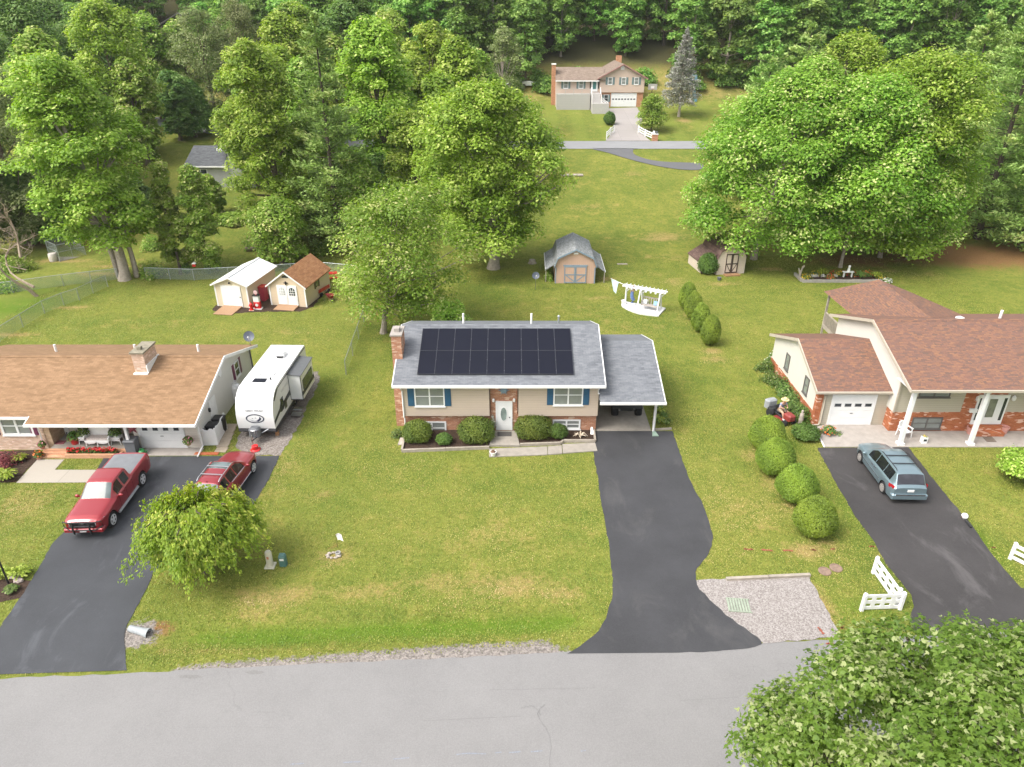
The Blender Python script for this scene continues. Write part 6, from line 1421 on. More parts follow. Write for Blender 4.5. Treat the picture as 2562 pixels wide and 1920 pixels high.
q = MB(); q.tube([(-.75, .6, -.2), (-.95, .6, 2.5), (-1.5, .6, 5), (-2.2, .5, 9)], [.34, .27, .23, .12], 9); q.build('trunk', BARKL, tu, True); q = MB(); q.tube([(.85, .9, -.2), (.8, .9, 2.5), (.6, .8, 5), (.2, .5, 9)], [.3, .24, .2, .1], 9); q.build('trunk', BARKL, tu, True)
o = T('bare_tree', 'leafless dead tree with forked trunk in the corner of the left yard', 80, 64, 470, 40, .3, 5, nclump=4, total=0, tr=.1) if False else None
# dead tree
bt = thing('bare_tree', 'leafless dead tree with forked trunk in the corner of the left yard', 'tree', gl(*g('D', 82, 640))); r_ = np.random.default_rng(8); mb = MB()
def twig(p, d, L, r0, lv):
    n = 4; pts = [p]; dd = d.copy()
    for i in range(n): dd = unit(dd + r_.normal(0, .16, 3) + np.array([0, 0, .02])); pts.append(pts[-1] + dd * L / n)
    mb.tube([tuple(q) for q in pts], [max(.008, r0 * (1 - .7 * i / n)) for i in range(n + 1)], 5, False)
    if lv:
        for i in range(5 if lv > 1 else 6):
            k_ = r_.integers(1, n + 1); twig(pts[k_], unit(dd * .5 + r_.normal(0, .7, 3) + np.array([0, -.05, .15])), L * r_.uniform(.4, .62), r0 * .42, lv - 1)
twig(np.array([0, 0, -.2]), unit(np.array([-.12, 0, 1.])), 4.2, .2, 0)
twig(np.array([-.45, 0, 3.8]), unit(np.array([-.25, .1, 1.])), 3.4, .14, 3); twig(np.array([-.1, 0, .9]), unit(np.array([-.8, .1, .75])), 3.6, .15, 0); twig(np.array([-2.2, .3, 2.9]), unit(np.array([-.4, 0, 1.])), 3.2, .11, 3); twig(np.array([-.3, 0, 2.6]), unit(np.array([-.9, -.2, .6])), 2.2, .06, 2)
mb.build('branches', BARE, bt, True)
T('narrow_tree', 'left one of two narrow upright trees behind the white roofed shed', 390, 70.5, 345, 38, .13, 11, leaf=.28, nclump=60, total=11000, mat=LF_MID, tr=.14, cr=.3, asym=.25, taper=.5, nl=10, bark=BARKD)
T('narrow_tree', 'right one of two narrow upright trees behind the white roofed shed', 452, 71, 352, 50, .14, 12, leaf=.28, nclump=70, total=13000, mat=LF_MID, tr=.15, cr=.27, asym=.3, taper=.45, nl=10, bark=BARKD)
T('walnut_tree', 'tall pale yellow green drooping tree behind the rust roofed shed', 622, 80, 70, 122, .10, 21, -28, leaf=.42, nclump=130, total=30000, mat=LF_BRIGHT, tr=.42, cr=.18, asym=.4, flat=.95, asp=.4, shell=.5)
T('broadleaf_tree', 'small round green tree tucked under the walnut behind the sheds', 610, 74, 420, 80, .12, 24, leaf=.32, nclump=60, total=10000, mat=LF_MID, tr=.2, cr=.25)
T('white_pine', 'tall soft needled pine rising among the left yard trees', 735, 78, 25, 105, .06, 31, fn=pine_mesh, total=26000, levels=17, per_level=7, leaf=.5, tr=.3, conic=.6)
T('broadleaf_tree', 'very tall bright green tree right of the pine', 838, 90, 28, 112, .08, 41, leaf=.42, nclump=120, total=26000, mat=LF_BRIGHT, tr=.4, cr=.2, asym=.35, flat=.85)
T('broadleaf_tree', 'leafy tree filling the gap below the pine and behind the young maple', 780, 80, 330, 85, .06, 43, leaf=.36, nclump=70, total=14000, mat=LF_MID, tr=.25, cr=.24)
T('shade_tree', 'big round shade tree with pale trunk in the back lawn centre', 1066, 72.5, 166, 196, .24, 51, -6, leaf=.34, nclump=150, total=42000, mat=LF_BRIGHT, bark=BARKL, tr=.5, cr=.15, asym=.5, shell=.45, nl=30)
T('broadleaf_tree', 'dense tree between the pine and the big round shade tree', 905, 84, 235, 90, .1, 45, leaf=.36, nclump=80, total=15000, mat=LF_BRIGHT, tr=.3, cr=.22)
T('young_maple', 'open crowned maple with pale trunk beside the grey roofed house chimney', 828, 55.2, 392, 250, .22, 61, 80, leaf=.24, nclump=85, total=21000, mat=LF_MAPLE, bark=BARKL, tr=.22, cr=.155, asym=.62, flat=.7, shell=.4, nl=40, fork=.2)
T('ornamental_tree', 'small leafy tree peeking over the solar roof', 970, 52, 650, 60, .15, 65, leaf=.22, nclump=30, total=4500, mat=LF_MAPLE, tr=.08, cr=.3, asym=.4)
# the maple group on the right
T('maple_tree', 'broad dark green maple on the left of the right hand group, over the small shed', 1628, 75.5, 116, 212, .2, 71, 78, leaf=.32, nclump=260, total=70000, mat=LF_MAPLE, bark=BARKL, tr=.28, cr=.135, asym=.22, shell=.62, taper=.6, nl=20)
T('maple_tree', 'maple in the middle of the right hand group, trunk above the flower bed', 1815, 72.8, 150, 185, .24, 72, leaf=.34, nclump=130, total=28000, mat=LF_MAPLE, bark=BARKL, tr=.16, cr=.18, asym=.3, shell=.5, nl=16)
T('maple_tree', 'maple with a yellow green top on the right of the right hand group', 1900, 76, 103, 185, .06, 73, leaf=.36, nclump=150, total=34000, mat=LF_BRIGHT, bark=BARKL, tr=.2, cr=.17, asym=.32, shell=.5, nl=16)
T('maple_tree', 'slender maple closest to the pines on the right', 1960, 75.5, 230, 105, .10, 74, leaf=.34, nclump=80, total=15000, mat=LF_MAPLE, bark=BARKL, tr=.15, cr=.23, asym=.3, nl=12)
for i, (pxx, Y, top, half, cb, lab) in enumerate(((2110, 82, -20, 150, .06, 'tall pine right of the maples with sweeping lower branches'), (2205, 79, 60, 130, .05, 'nearest pine at the right edge of the picture'),
        (2030, 92, 15, 130, .05, 'pine standing behind the yellow green maple top'), (2230, 95, -60, 150, .05, 'tallest pine in the upper right corner'), (2130, 100, -30, 130, .05, 'pine in the second row of the upper right corner'),
        (1625, 98, 90, 110, .03, 'pale pine left behind the broad maple'), (1700, 104, 50, 100, .03, 'pale pine directly behind the broad maple crown'))):
    T('pine_tree', lab, pxx, Y, top, half, cb, 80 + i, fn=pine_mesh, total=24000, levels=15, per_level=7, leaf=.6, tr=.32, conic=.62, group='pines at the right edge', rise=.1)
T('broadleaf_tree', 'yellow green round tree top behind the maple group', 1785, 104, 62, 105, .1, 91, leaf=.45, nclump=80, total=15000, mat=LF_BRIGHT, tr=.3, cr=.22)
T('blue_spruce', 'tall grey blue spruce with bare lower trunk beside the far house', 1466, 137.5, 60, 50, .2, 95, fn=pine_mesh, total=15000, levels=17, per_level=8, leaf=.5, mat=LF_SPRUCE, tr=.22, conic=.9, rise=-.12, bark=BARKL)
T('small_tree', 'small round tree beside the far concrete driveway', 1406, 128, 203, 36, .15, 96, leaf=.3, nclump=30, total=5000, mat=LF_MID, tr=.1, cr=.3)
T('holly_tree', 'dense dark conical evergreen by the far left road', 424, 124, 168, 40, .05, 97, leaf=.45, nclump=80, total=12000, mat=LF_DARK, tr=.2, cr=.33, asym=.08, taper=.5, shell=.8)
T('pale_tree', 'grey green half bare tree left of the far house', 1088, 124, 52, 62, .1, 98, leaf=.35, nclump=70, total=6500, mat=LF_GREY, bark=BARKL, tr=.25, cr=.2, asym=.45, nl=60)
weeping(*(colx(446, 26.2, 0), 26.2), 4.85, 2.45, 7, 'weeping tree with arching branches on the lawn edge beside the left driveway')
# the maple that reaches into the lower right corner
no = thing('maple_tree', 'large maple in the lower right corner, seen from above with pale leaf undersides', 'tree', (12.1, 9.3, 0))
tree_mesh('m', 10.4, 7.9, .12, 201, leaf=.165, nclump=290, total=135000, mat=LF_NEAR, tr=.35, cr=.125, asym=.14, shell=.6, nl=60, parent=no, lobed=True, asp=.66, flat=.75, pale=.13)
T('ornamental_tree', 'light green small tree at the right edge of the right lawn', 2218, 33.4, 985, 70, .35, 205, leaf=.17, nclump=28, total=4200, mat=LF_BRIGHT, tr=.06, cr=.26, asym=.4, nl=20)
# trees of the left hillside
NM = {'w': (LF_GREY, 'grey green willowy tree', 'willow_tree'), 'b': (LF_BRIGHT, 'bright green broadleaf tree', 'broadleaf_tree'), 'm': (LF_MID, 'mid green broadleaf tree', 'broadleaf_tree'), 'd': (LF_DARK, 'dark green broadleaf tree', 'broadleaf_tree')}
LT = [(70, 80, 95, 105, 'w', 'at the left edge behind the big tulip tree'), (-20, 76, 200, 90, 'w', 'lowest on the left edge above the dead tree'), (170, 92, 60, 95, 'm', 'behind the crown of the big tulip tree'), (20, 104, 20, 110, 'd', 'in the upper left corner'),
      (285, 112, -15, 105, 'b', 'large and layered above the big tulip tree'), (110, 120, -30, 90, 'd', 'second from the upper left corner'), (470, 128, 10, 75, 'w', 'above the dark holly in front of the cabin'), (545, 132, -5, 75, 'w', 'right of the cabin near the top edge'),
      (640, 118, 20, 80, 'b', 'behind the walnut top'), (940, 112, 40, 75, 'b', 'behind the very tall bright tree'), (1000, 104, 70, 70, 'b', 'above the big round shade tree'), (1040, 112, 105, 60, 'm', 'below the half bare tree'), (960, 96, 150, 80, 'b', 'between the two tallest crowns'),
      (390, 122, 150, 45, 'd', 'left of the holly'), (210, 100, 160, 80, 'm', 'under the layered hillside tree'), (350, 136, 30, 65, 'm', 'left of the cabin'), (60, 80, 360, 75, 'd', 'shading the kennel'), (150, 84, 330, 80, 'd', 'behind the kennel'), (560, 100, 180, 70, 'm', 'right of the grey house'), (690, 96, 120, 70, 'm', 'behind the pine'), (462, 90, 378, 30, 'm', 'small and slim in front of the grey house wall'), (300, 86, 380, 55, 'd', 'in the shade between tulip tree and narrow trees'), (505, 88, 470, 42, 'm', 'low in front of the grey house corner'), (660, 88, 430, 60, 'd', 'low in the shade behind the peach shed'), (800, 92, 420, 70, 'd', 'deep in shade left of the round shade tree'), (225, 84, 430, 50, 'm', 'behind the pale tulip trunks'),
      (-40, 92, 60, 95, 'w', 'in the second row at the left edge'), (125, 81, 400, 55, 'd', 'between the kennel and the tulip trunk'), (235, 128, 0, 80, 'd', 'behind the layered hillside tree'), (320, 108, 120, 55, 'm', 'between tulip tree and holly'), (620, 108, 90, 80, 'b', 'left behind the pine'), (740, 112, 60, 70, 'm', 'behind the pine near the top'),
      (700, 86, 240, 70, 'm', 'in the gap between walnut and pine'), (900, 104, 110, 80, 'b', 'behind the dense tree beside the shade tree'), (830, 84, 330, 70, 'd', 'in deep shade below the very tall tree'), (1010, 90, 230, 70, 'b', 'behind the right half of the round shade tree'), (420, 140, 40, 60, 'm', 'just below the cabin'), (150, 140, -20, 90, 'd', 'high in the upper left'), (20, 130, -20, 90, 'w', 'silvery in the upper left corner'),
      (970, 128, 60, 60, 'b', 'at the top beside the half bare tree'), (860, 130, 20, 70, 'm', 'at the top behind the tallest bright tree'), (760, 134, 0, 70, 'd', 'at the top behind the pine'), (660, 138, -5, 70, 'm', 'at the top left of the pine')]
for i, (pxx, Y, top, half, kd, lab) in enumerate(LT):
    mt_, nm_l, nm_ = NM[kd]
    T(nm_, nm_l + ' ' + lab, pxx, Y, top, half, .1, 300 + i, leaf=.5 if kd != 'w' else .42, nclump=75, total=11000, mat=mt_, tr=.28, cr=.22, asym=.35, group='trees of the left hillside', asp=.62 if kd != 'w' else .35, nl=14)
# the wooded hill: a few proto trees, then copies
wood = []
rw_ = random.Random(77)
WL = 'dark green tree standing in the wooded hillside behind the far house'
for i in range(6):
    o = thing('forest_tree', WL, 'tree', (0, 0, 0), 0, 'trees of the wooded hillside')
    tree_mesh('w', 16 + i, 5.6, .03, 400 + i, leaf=.62, nclump=95, total=11500, mat=LF_WOOD, bark=BARKL if i % 3 == 0 else BARKD, tr=.24, cr=.24, asym=.35, flat=.75, nl=14, parent=o)
    wood.append(o)
spots = []
for Y, st_p in ((160, 6.0), (168, 6.4), (177, 7.), (188, 8.), (202, 9.5)):
    x = -Y * .78 + rw_.uniform(0, 5)
    while x < Y * .80:
        yy = Y + rw_.uniform(-3, 3)
        if not (-7 < x - colx(1270, yy, 20) < 20 and yy < 169) and not (abs(x - kb.location.x - 2) < 9 and yy < 184): spots.append((x, yy))
        x += st_p * rw_.uniform(.75, 1.3)
spots = spots[:285]
for i, (x, y) in enumerate(spots):
    o = wood[i] if i < 6 else copy_tree(wood[rw_.randrange(6)])
    s = rw_.uniform(.75, 1.2); o.location = gl(x, y); o.rotation_euler = (0, 0, rw_.uniform(0, 6.28)); o.scale = (s * rw_.uniform(.85, 1.15), s * rw_.uniform(.85, 1.15), s)
# understory shrubs along the wood edge
ub = None
for i in range(70):
    x = rw_.uniform(-60, 90); y = 158 + rw_.uniform(-3, 3)
    if ub is None: ub = plant('undergrowth_bush', 'low dark bush at the foot of the wooded hillside', 'bush', (0, 0, 0), 2.2, 2.6, 500, LF_WOOD, 1500, .5, 'bushes along the wood edge'); o = ub
    else: o = copy_tree(ub)
    s = rw_.uniform(.6, 1.3); o.location = gl(x, y); o.scale = (s, s, s * rw_.uniform(.7, 1.4)); o.rotation_euler = (0, 0, rw_.uniform(0, 6))
# ---- clipped yews and bushes
lab4 = ['farthest', 'second farthest', 'second nearest', 'nearest']
for i, p in enumerate(((280, 425), (335, 590), (482, 782), (605, 1008))):
    x, y = g('8', *p); sc_ = (1.10, 1.12, 1.12, 1.08)[i]
    clipped('clipped_yew', lab4[i] + ' of four clipped round yews along the right driveway', x - .05, y + sc_ * .62, sc_, 2.3, 500 + i, group='clipped yews by the right driveway', n=22000, leaf=.095, tip=.55)
for i, p in enumerate(((1510, 850), (1570, 955), (1640, 1075), (1735, 1205))):
    x, y = g('6', *p)
    clipped('clipped_yew', lab4[i] + ' of four clipped egg shaped yews beside the garden swing', x + .05, y + .6, .82, 2.6, 510 + i, group='clipped yews by the garden swing', n=12000, leaf=.10, tip=.5, zc=.44)
for i, (p, rw2, h2, lab, bx) in enumerate((((318, 955), .88, 1.35, 'left end bush of the main house bed, below the left basement window', 2.6), ((740, 958), 1.12, 1.4, 'large boxy bush left of the white front door', 3.), ((1150, 928), 1.15, 1.35, 'large boxy bush right of the white front door', 3.), ((512, 962), .5, .75, 'small round bush left of the front door between two larger ones', 2.), ((1325, 922), .62, .95, 'loose green bush at the right basement window', 2.))):
    x, y = g('1', *p); clipped('foundation_bush', lab, x, y + rw2 * .75, rw2, h2, 520 + i, LF_BUSH if bx > 2 else LF_SHRUB, group='bushes in the main house bed', n=6500 if bx > 2 else 3000, leaf=.11, tip=.25, boxy=bx, ry=rw2 * .85, zc=.5, nz=.1)
x, y = g('1', 190, 885); plant('low_shrub', 'small green shrub at the left front corner of the main house', 'shrub', gl(x, y), .5, .6, 530, LF_SHRUB, 500, .12)
x, y = g('7', 918, 1008); clipped('round_bush', 'dark round bush left of the far concrete driveway', x, y + .4, 1.05, 2.2, 540, LF_DARK, n=2500, leaf=.25, tip=.2)
x, y = g('6', 1720, 500); clipped('round_bush', 'leafy green bush at the left front of the small off white shed', x, y + .6, 1.05, 2.1, 541, LF_SHRUB, n=5000, leaf=.17, tip=.3, nz=.14)
x, y = g('3', 495, 1305); clipped('low_shrub', 'low dark shrub beside the right porch slab corner', x, y + .5, .85, .85, 542, LF_SHRUB, n=3500, leaf=.13, tip=.2, nz=.12)
for i, p in enumerate(((240, 700), (170, 760), (215, 850), (300, 900), (330, 960), (380, 1020), (400, 1090), (440, 1130))):
    x, y = g('3', *p); plant('garden_shrub', ('leafy green shrub along the right house gable wall', 'pale flowering hydrangea at the back of the right gable bed')[i == 0], 'shrub', gl(x, y), .75, .95, 550 + i, LF_SHRUB, 900, .16, 'shrubs along the right gable wall', FL_WHI if i == 0 else None, 60)
for k, p, lab in (('M1', (1680, 620), 'dark green bush beyond the fence right of the tulip tree'), ('M1', (210, 860), 'low bush under the dead tree behind the fence'), ('M1', (30, 1080), 'low bush at the left edge behind the fence'), ('M1', (30, 860), 'dense bush at the left edge below the woods'), ('M1', (1660, 920), 'tall weeds at the fence left of the narrow trees'), ('D', (700, 545), 'low bush in the shade below the walnut')):
    x, y = g(k, *p); plant('wild_bush', lab, 'bush', gl(x, y), 1.5, 1.6, 570 + p[0], LF_MID, 1300, .24)
for k, p, lab in (('5', (205, 490), 'left small arborvitae behind the fence by the white roofed shed'), ('5', (305, 450), 'right small arborvitae behind the fence by the white roofed shed'), ('a', (970, 1420), 'small arborvitae left of the narrow trees')):
    x, y = g(k, *p); clipped('arborvitae', lab, x, y, .42, 1.35, 580 + p[0], LF_DARK, 'shrub', None, n=1200, leaf=.16, tip=.9)
x, y = g('M8', 20, 160); plant('japanese_maple', 'dark red low maple in the left mulch bed', 'shrub', gl(x, y), 1.0, .9, 590, LF_RED, 1600, .13)
for k, p, lab, m_, s_ in (('M8', (60, 300), 'bright lime strap leaved clump in the left mulch bed', LF_LIME, .75), ('M8', (215, 100), 'yellow green hosta clump near the brick steps', LF_LIME, .55), ('M8', (220, 1330), 'lime daylily clump in the lamp post bed', LF_LIME, .6), ('M8', (130, 1490), 'small grass clump in the lamp post bed', LF_SHRUB, .38), ('M8', (40, 1330), 'lime clump left in the lamp post bed', LF_LIME, .5)):
    x, y = g(k, *p); plant('ornamental_grass', lab, 'plant', gl(x, y), s_, s_ * .75, 600 + p[1], m_, 420, .2, blade=True)
for i, p in enumerate(((1700, 400), (1780, 480), (1850, 620), (1950, 760), (1720, 850), (1800, 930), (1900, 950), (2050, 980))):
    x, y = g('N7', *p); plant('iris_clump', 'strap leaved clump in the bed beside the carport', 'plant', gl(x, y), .4, .5, 620 + i, LF_SHRUB if i % 2 else LF_LIME, 260, .16, 'plants beside the carport', blade=True)
# ---------------------------------------------------------------- fences
def chain_fence(name, label, pts, h=1.15, step=3.0):
    m = bpy.data.materials.get('chain_mesh')
    if m is None:
        m = bpy.data.materials.new('chain_mesh'); m.use_nodes = True; t = m.node_tree; b = t.nodes['Principled BSDF']
        b.inputs['Base Color'].default_value = (.34, .40, .36, 1); b.inputs['Metallic'].default_value = .3; b.inputs['Roughness'].default_value = .5
        co = t.nodes.new('ShaderNodeTexCoord').outputs['Object']; s = NN(t, 'ShaderNodeSeparateXYZ', {0: co})
        u = mth(t, 'ADD', s.outputs[0], mth(t, 'MULTIPLY', s.outputs[1], .83))
        w1 = mth(t, 'FRACT', mth(t, 'MULTIPLY', mth(t, 'ADD', u, s.outputs[2]), 11.)); w2 = mth(t, 'FRACT', mth(t, 'MULTIPLY', mth(t, 'SUBTRACT', u, s.outputs[2]), 11.))
        a = mth(t, 'MAXIMUM', mth(t, 'LESS_THAN', w1, .17), mth(t, 'LESS_THAN', w2, .17)); t.links.new(a, b.inputs['Alpha'])
    pts = [gl(*p) for p in pts]; o = thing(name, label, 'fence', pts[0]); me = W(o); ra = W(o); posts = []
    for a, b_ in zip(pts[:-1], pts[1:]):
        A, B = Vector(a), Vector(b_); L = (B - A).length; n = max(1, round(L / step))
        for i in range(n):
            p, q = A.lerp(B, i / n), A.lerp(B, (i + 1) / n); posts.append(p)
            me.add([p + Vector((0, 0, .04)), q + Vector((0, 0, .04)), q + Vector((0, 0, h)), p + Vector((0, 0, h))], [(0, 1, 2, 3)])
        ra.tube([A + Vector((0, 0, h + .02)), B + Vector((0, 0, h + .02))], .028, 6)
    posts.append(Vector(pts[-1]))
    me.build('mesh_panel', m, o); ra.build('top_rail', GALV, o)
    for p in posts: q = W(o); q.tube([p + Vector((0, 0, -.1)), p + Vector((0, 0, h + .05))], .035, 7); q.build('post', GALV, o)
    return o
chain_fence('chain_link_fence', 'chain link fence running from the white trailer lawn back to the young maple', [g('D', 748, 810), g('D', 797, 668)])
chain_fence('chain_link_fence', 'chain link fence along the back of the sheds beneath the tall trees', [g('D', 800, 600), g('D', 690, 590), g('D', 570, 598), g('D', 420, 606), g('M1', 1600, 950)])
chain_fence('chain_link_fence', 'chain link fence from the pale tulip tree trunk to the left edge', [g('M1', 1300, 960), g('M1', 700, 1030), g('M1', 150, 1105), g('M1', -150, 1140)])
chain_fence('chain_link_fence', 'chain link fence curving across the left lawn towards the house', [g('M1', 1180, 1040), g('M1', 1020, 1110), g('M1', 870, 1185), g('M1', 700, 1240), g('M1', 490, 1330), g('M1', 0, 1640), g('M1', -200, 1760)])
def vinyl_fence(name, label, a, b_, h=.95, bays=3):
    """white rail fence: posts, three flat rails and short uprights"""
    A, B = Vector(gl(*a)), Vector(gl(*b_)); o = thing(name, label, 'fence', tuple(A), math.atan2((B - A).y, (B - A).x)); L = (B - A).length; q = MB()
    for z in (.16, .5, .84): q.box(0, L, -.02, .02, z - .085, z + .085)
    for i in range(1, bays + 1): x = L * i / (bays + 1); q.box(x - .085, x + .085, -.028, .028, .1, .9)
    q.build('rails', WHITE, o)
    for x in (0, L): MB().bbox(x - .08, x + .08, -.08, .08, -.1, h, .02).lathe([(.11, h), (.11, h + .03), (.02, h + .1)], 4, (x, 0, 0)).build('post', WHITE, o)
    return o
c0, c1, c2_ = g('8', 1125, 1440), g('8', 975, 1215), g('8', 895, 1465)
vinyl_fence('rail_fence', 'white vinyl fence section running back beside the right driveway', c1, (c0[0] + .05, c0[1] + .1), bays=3)
vinyl_fence('rail_fence', 'white vinyl fence section facing the street beside the right driveway', c2_, (c0[0] + .1, c0[1] - .15), bays=3)
vinyl_fence('rail_fence', 'white vinyl fence section cut by the right edge of the picture', g('8', 1890, 1120), (27.2, 23.3), bays=3)
def board_fence(name, label, P):
    P = [Vector(gl(*p)) for p in P]; o = thing(name, label, 'fence', tuple(P[0])); q = W(o)
    for A, B in zip(P[:-1], P[1:]):
        for z in (.35, .7, 1.05):
            d = (B - A); q.add([A + Vector((0, 0, z - .09)), B + Vector((0, 0, z - .09)), B + Vector((0, 0, z + .09)), A + Vector((0, 0, z + .09))], [(0, 1, 2, 3)]); n = Vector((-d.y, d.x, 0)).normalized() * .05
            q.add([A + n + Vector((0, 0, z + .09)), B + n + Vector((0, 0, z + .09)), B + Vector((0, 0, z + .09)), A + Vector((0, 0, z + .09))], [(0, 1, 2, 3)])
    q.build('rails', WHITE, o)
    for p in P: k = W(o); k.box(p.x - .08, p.x + .08, p.y - .08, p.y + .08, p.z - .2, p.z + 1.25); k.build('post', WHITE, o)
board_fence('board_fence', 'white three board fence left of the far concrete driveway', [g('7', *p) for p in ((882, 1172), (925, 1125), (968, 1095))])
board_fence('board_fence', 'white three board fence right of the far concrete driveway', [g('7', *p) for p in ((1255, 1100), (1335, 1145), (1420, 1182))])
x, y = g('7', 1448, 1188); o = thing('brick_mailbox', 'red brick mailbox pillar beside the far white fence', 'mailbox', gl(x, y)); MB().box(-.45, .45, -.4, .4, -.3, 1.0).build('pillar', BRK_F, o); MB().box(-.5, .5, -.45, .45, 1.0, 1.12).build('cap', WHITE2, o); MB().box(-.35, -.1, -.3, .3, 1.12, 1.5).build('mail_box', WHITE2, o); MB().box(.1, .35, -.3, .3, 1.12, 1.45).build('mail_box', GREYP, o)
# timber edge of the gravel pad, drain grate, covers
border('timber_edging', 'weathered timber edging along the back of the pale gravel pad', [g('8', -10, 1262), g('8', 552, 1236)], WOODG, .16, .14)
x, y = g('8', 75, 1435); q = MB()
for i in range(8): q.box(-.5 + i * .125, -.5 + i * .125 + .09, -.38, .38, .0, .035)
q.box(-.52, .52, -.42, -.38, 0, .045).box(-.52, .52, .38, .42, 0, .045)
tag(q.build('drain_grate', paint('grate_green', (.27, .31, .24), .8, .2, 8), None, False, (x, y, .03)), 'pale green slatted grate lying in the gravel pad', 'grate').rotation_euler[2] = R(-6)
for p, lab in (((650, 1205), 'left round brown cover plate in the lawn by the gravel pad'), ((725, 1183), 'right round brown cover plate in the lawn by the gravel pad')):
    x, y = g('8', *p); tag(MB().lathe([(.30, 0), (.30, .05), (.24, .06), (.24, .045), (.01, .05)], 20).build('cover_plate', paint('rusty_cover', (.22, .15, .11), .85, .3, 8), None, False, (x, y, 0)), lab, 'cover plate')
# culvert pipe
x, y = g('4', 940, 1345); q = MB(); q.lathe([(.15, -.5), (.17, .1), (.22, .42), (.20, .42), (.15, .1), (.13, -.45)], 18, (0, 0, 0), 'x', False); o = tag(q.build('culvert_pipe', paint('pipe_concrete', (.30, .32, .33), .7, .15, 6), None, True, (x, y, .08)), 'flared grey culvert pipe end in the gravel beside the left driveway', 'pipe'); o.rotation_euler = (0, R(6), R(-12))
# utility pedestals
x, y = g('4', 1810, 900); o = thing('utility_pedestal', 'cream cylindrical utility pedestal on a square foot', 'utility box', gl(x, y)); MB().lathe([(.16, 0), (.16, .82), (.14, .86), (.13, .90), (.01, .91)], 18).build('cover', CREAM, o, True); MB().bbox(-.24, .24, -.24, .24, -.05, .07, .02).build('base', CREAM, o); MB().box(-.05, .05, -.168, -.15, .55, .70).build('label_plate', paint('label_orange', (.45, .18, .09), .6), o)
x, y = g('4', 1898, 893); o = thing('utility_pedestal', 'short green utility pedestal beside the cream one', 'utility box', gl(x, y)); MB().bbox(-.17, .17, -.15, .15, -.05, .62, .05).build('cover', UGREEN, o); MB().box(-.1, .1, -.157, -.149, .38, .5).build('label_plate', WHITE2, o); MB().box(-.13, .13, -.11, .11, .62, .66).build('lid', UGREEN, o)
# stones and little flag in the front lawn
x, y = g('M4', 440, 790); o = thing('stone_ornament', 'small ring of pale stones round a pipe in the front lawn', 'stones', gl(x, y)); rg_ = random.Random(3)
for i in range(9):
    a = i * .7 + .3; rx = .30 * math.cos(a) - .1; q = MB(); q.ball((rx, .2 * math.sin(a), .05), (rg_.uniform(.07, .13), rg_.uniform(.06, .1), rg_.uniform(.05, .08)), 8, 6, .18, rg_); q.build('stone', STONE, o)
q = MB(); q.lathe([(.13, 0), (.13, .2), (.10, .2), (.10, .02)], 14, (.12, 0.05, 0)); q.build('pipe_ring', paint('pipe_grey', (.38, .37, .35), .7, .1), o, True)
x, y = g('M4', 500, 560); o = thing('yard_flag', 'small white yard flag on a wire stand in the front lawn', 'flag', gl(x, y)); MB().tube([(0, 0, -.05), (-.04, 0, .85), (.3, 0, .85)], .008, 5).build('stand', BLACK, o); q = MB(); nx = 6
for i in range(nx):
    u0, u1 = i / nx, (i + 1) / nx; f_ = lambda u, v: (-.02 + .30 * u + .08 * v, .05 * math.sin(u * 4 + v) - .06 * v, .84 - v * .34 + .03 * math.sin(u * 3))
    for j in range(3): v0, v1 = j / 3, (j + 1) / 3; q.add([f_(u0, v0), f_(u1, v0), f_(u1, v1), f_(u0, v1)], [(0, 1, 2, 3)])
q.build('cloth', paint('flag_white', (.72, .68, .68), .8, .1, 9), o, True)
# lamp post and rocks in the left bed
x, y = g('M8', 92, 1405); o = thing('lamp_post', 'black lamp post in the mulch bed at the left edge', 'lamp post', gl(x, y)); MB().tube([(0, 0, -.1), (0, 0, .25), (0, 0, 2.1)], [.055, .045, .04], 10).build('pole', BLACK, o, True); MB().lathe([(.06, 2.1), (.12, 2.2), (.15, 2.55), (.03, 2.7)], 8).build('lantern', BLACK, o)
for p, r0, lab in (((165, 1335), .34, 'pale pink rock in the lamp post bed'), ((5, 1300), .22, 'small white rock at the left picture edge'), ((200, 1385), .24, 'tan rock beside the left driveway edge')):
    x, y = g('M8', *p); q = MB(); rg_ = random.Random(p[0]); q.ball((0, 0, r0 * .3), (r0, r0 * .6, r0 * .5), 10, 7, .16, rg_); tag(q.build('rock', paint('rock_%d' % p[0], (.48, .40, .36), .9, .2, 6), None, False, gl(x, y)), lab, 'rock')
# ball and drain hose at the right driveway
x, y = g('8', 1582, 850); o = thing('ball', 'white and brown football on the right driveway edge', 'ball', (x, y, .17)); MB().ball((0, 0, 0), .17, 16, 10).build('shell', WHITE, o, True); q = MB()
for a, b_ in ((.4, .5), (2.3, .3), (4.2, .6), (1.3, 1.2), (3.3, -.2)):
    c_ = Vector((math.cos(a) * math.cos(b_), math.sin(a) * math.cos(b_), math.sin(b_))); u = c_.orthogonal().normalized(); v = c_.cross(u); q.add([(c_ * .965 + (u * math.cos(k) + v * math.sin(k)) * .3) .normalized() * .174 for k in np.linspace(0, 6.283, 6)[:-1]], [tuple(range(5))])
q.build('patch', paint('patch_brown', (.25, .10, .07), .6), o)
a, b_ = g('8', 1592, 870), g('8', 1628, 915); q = MB(); q.tube([(a[0], a[1], .05), (b_[0], b_[1], .05)], .06, 8); tag(q.build('drain_pipe', BLACK), 'short black drain pipe lying at the right driveway edge', 'pipe')

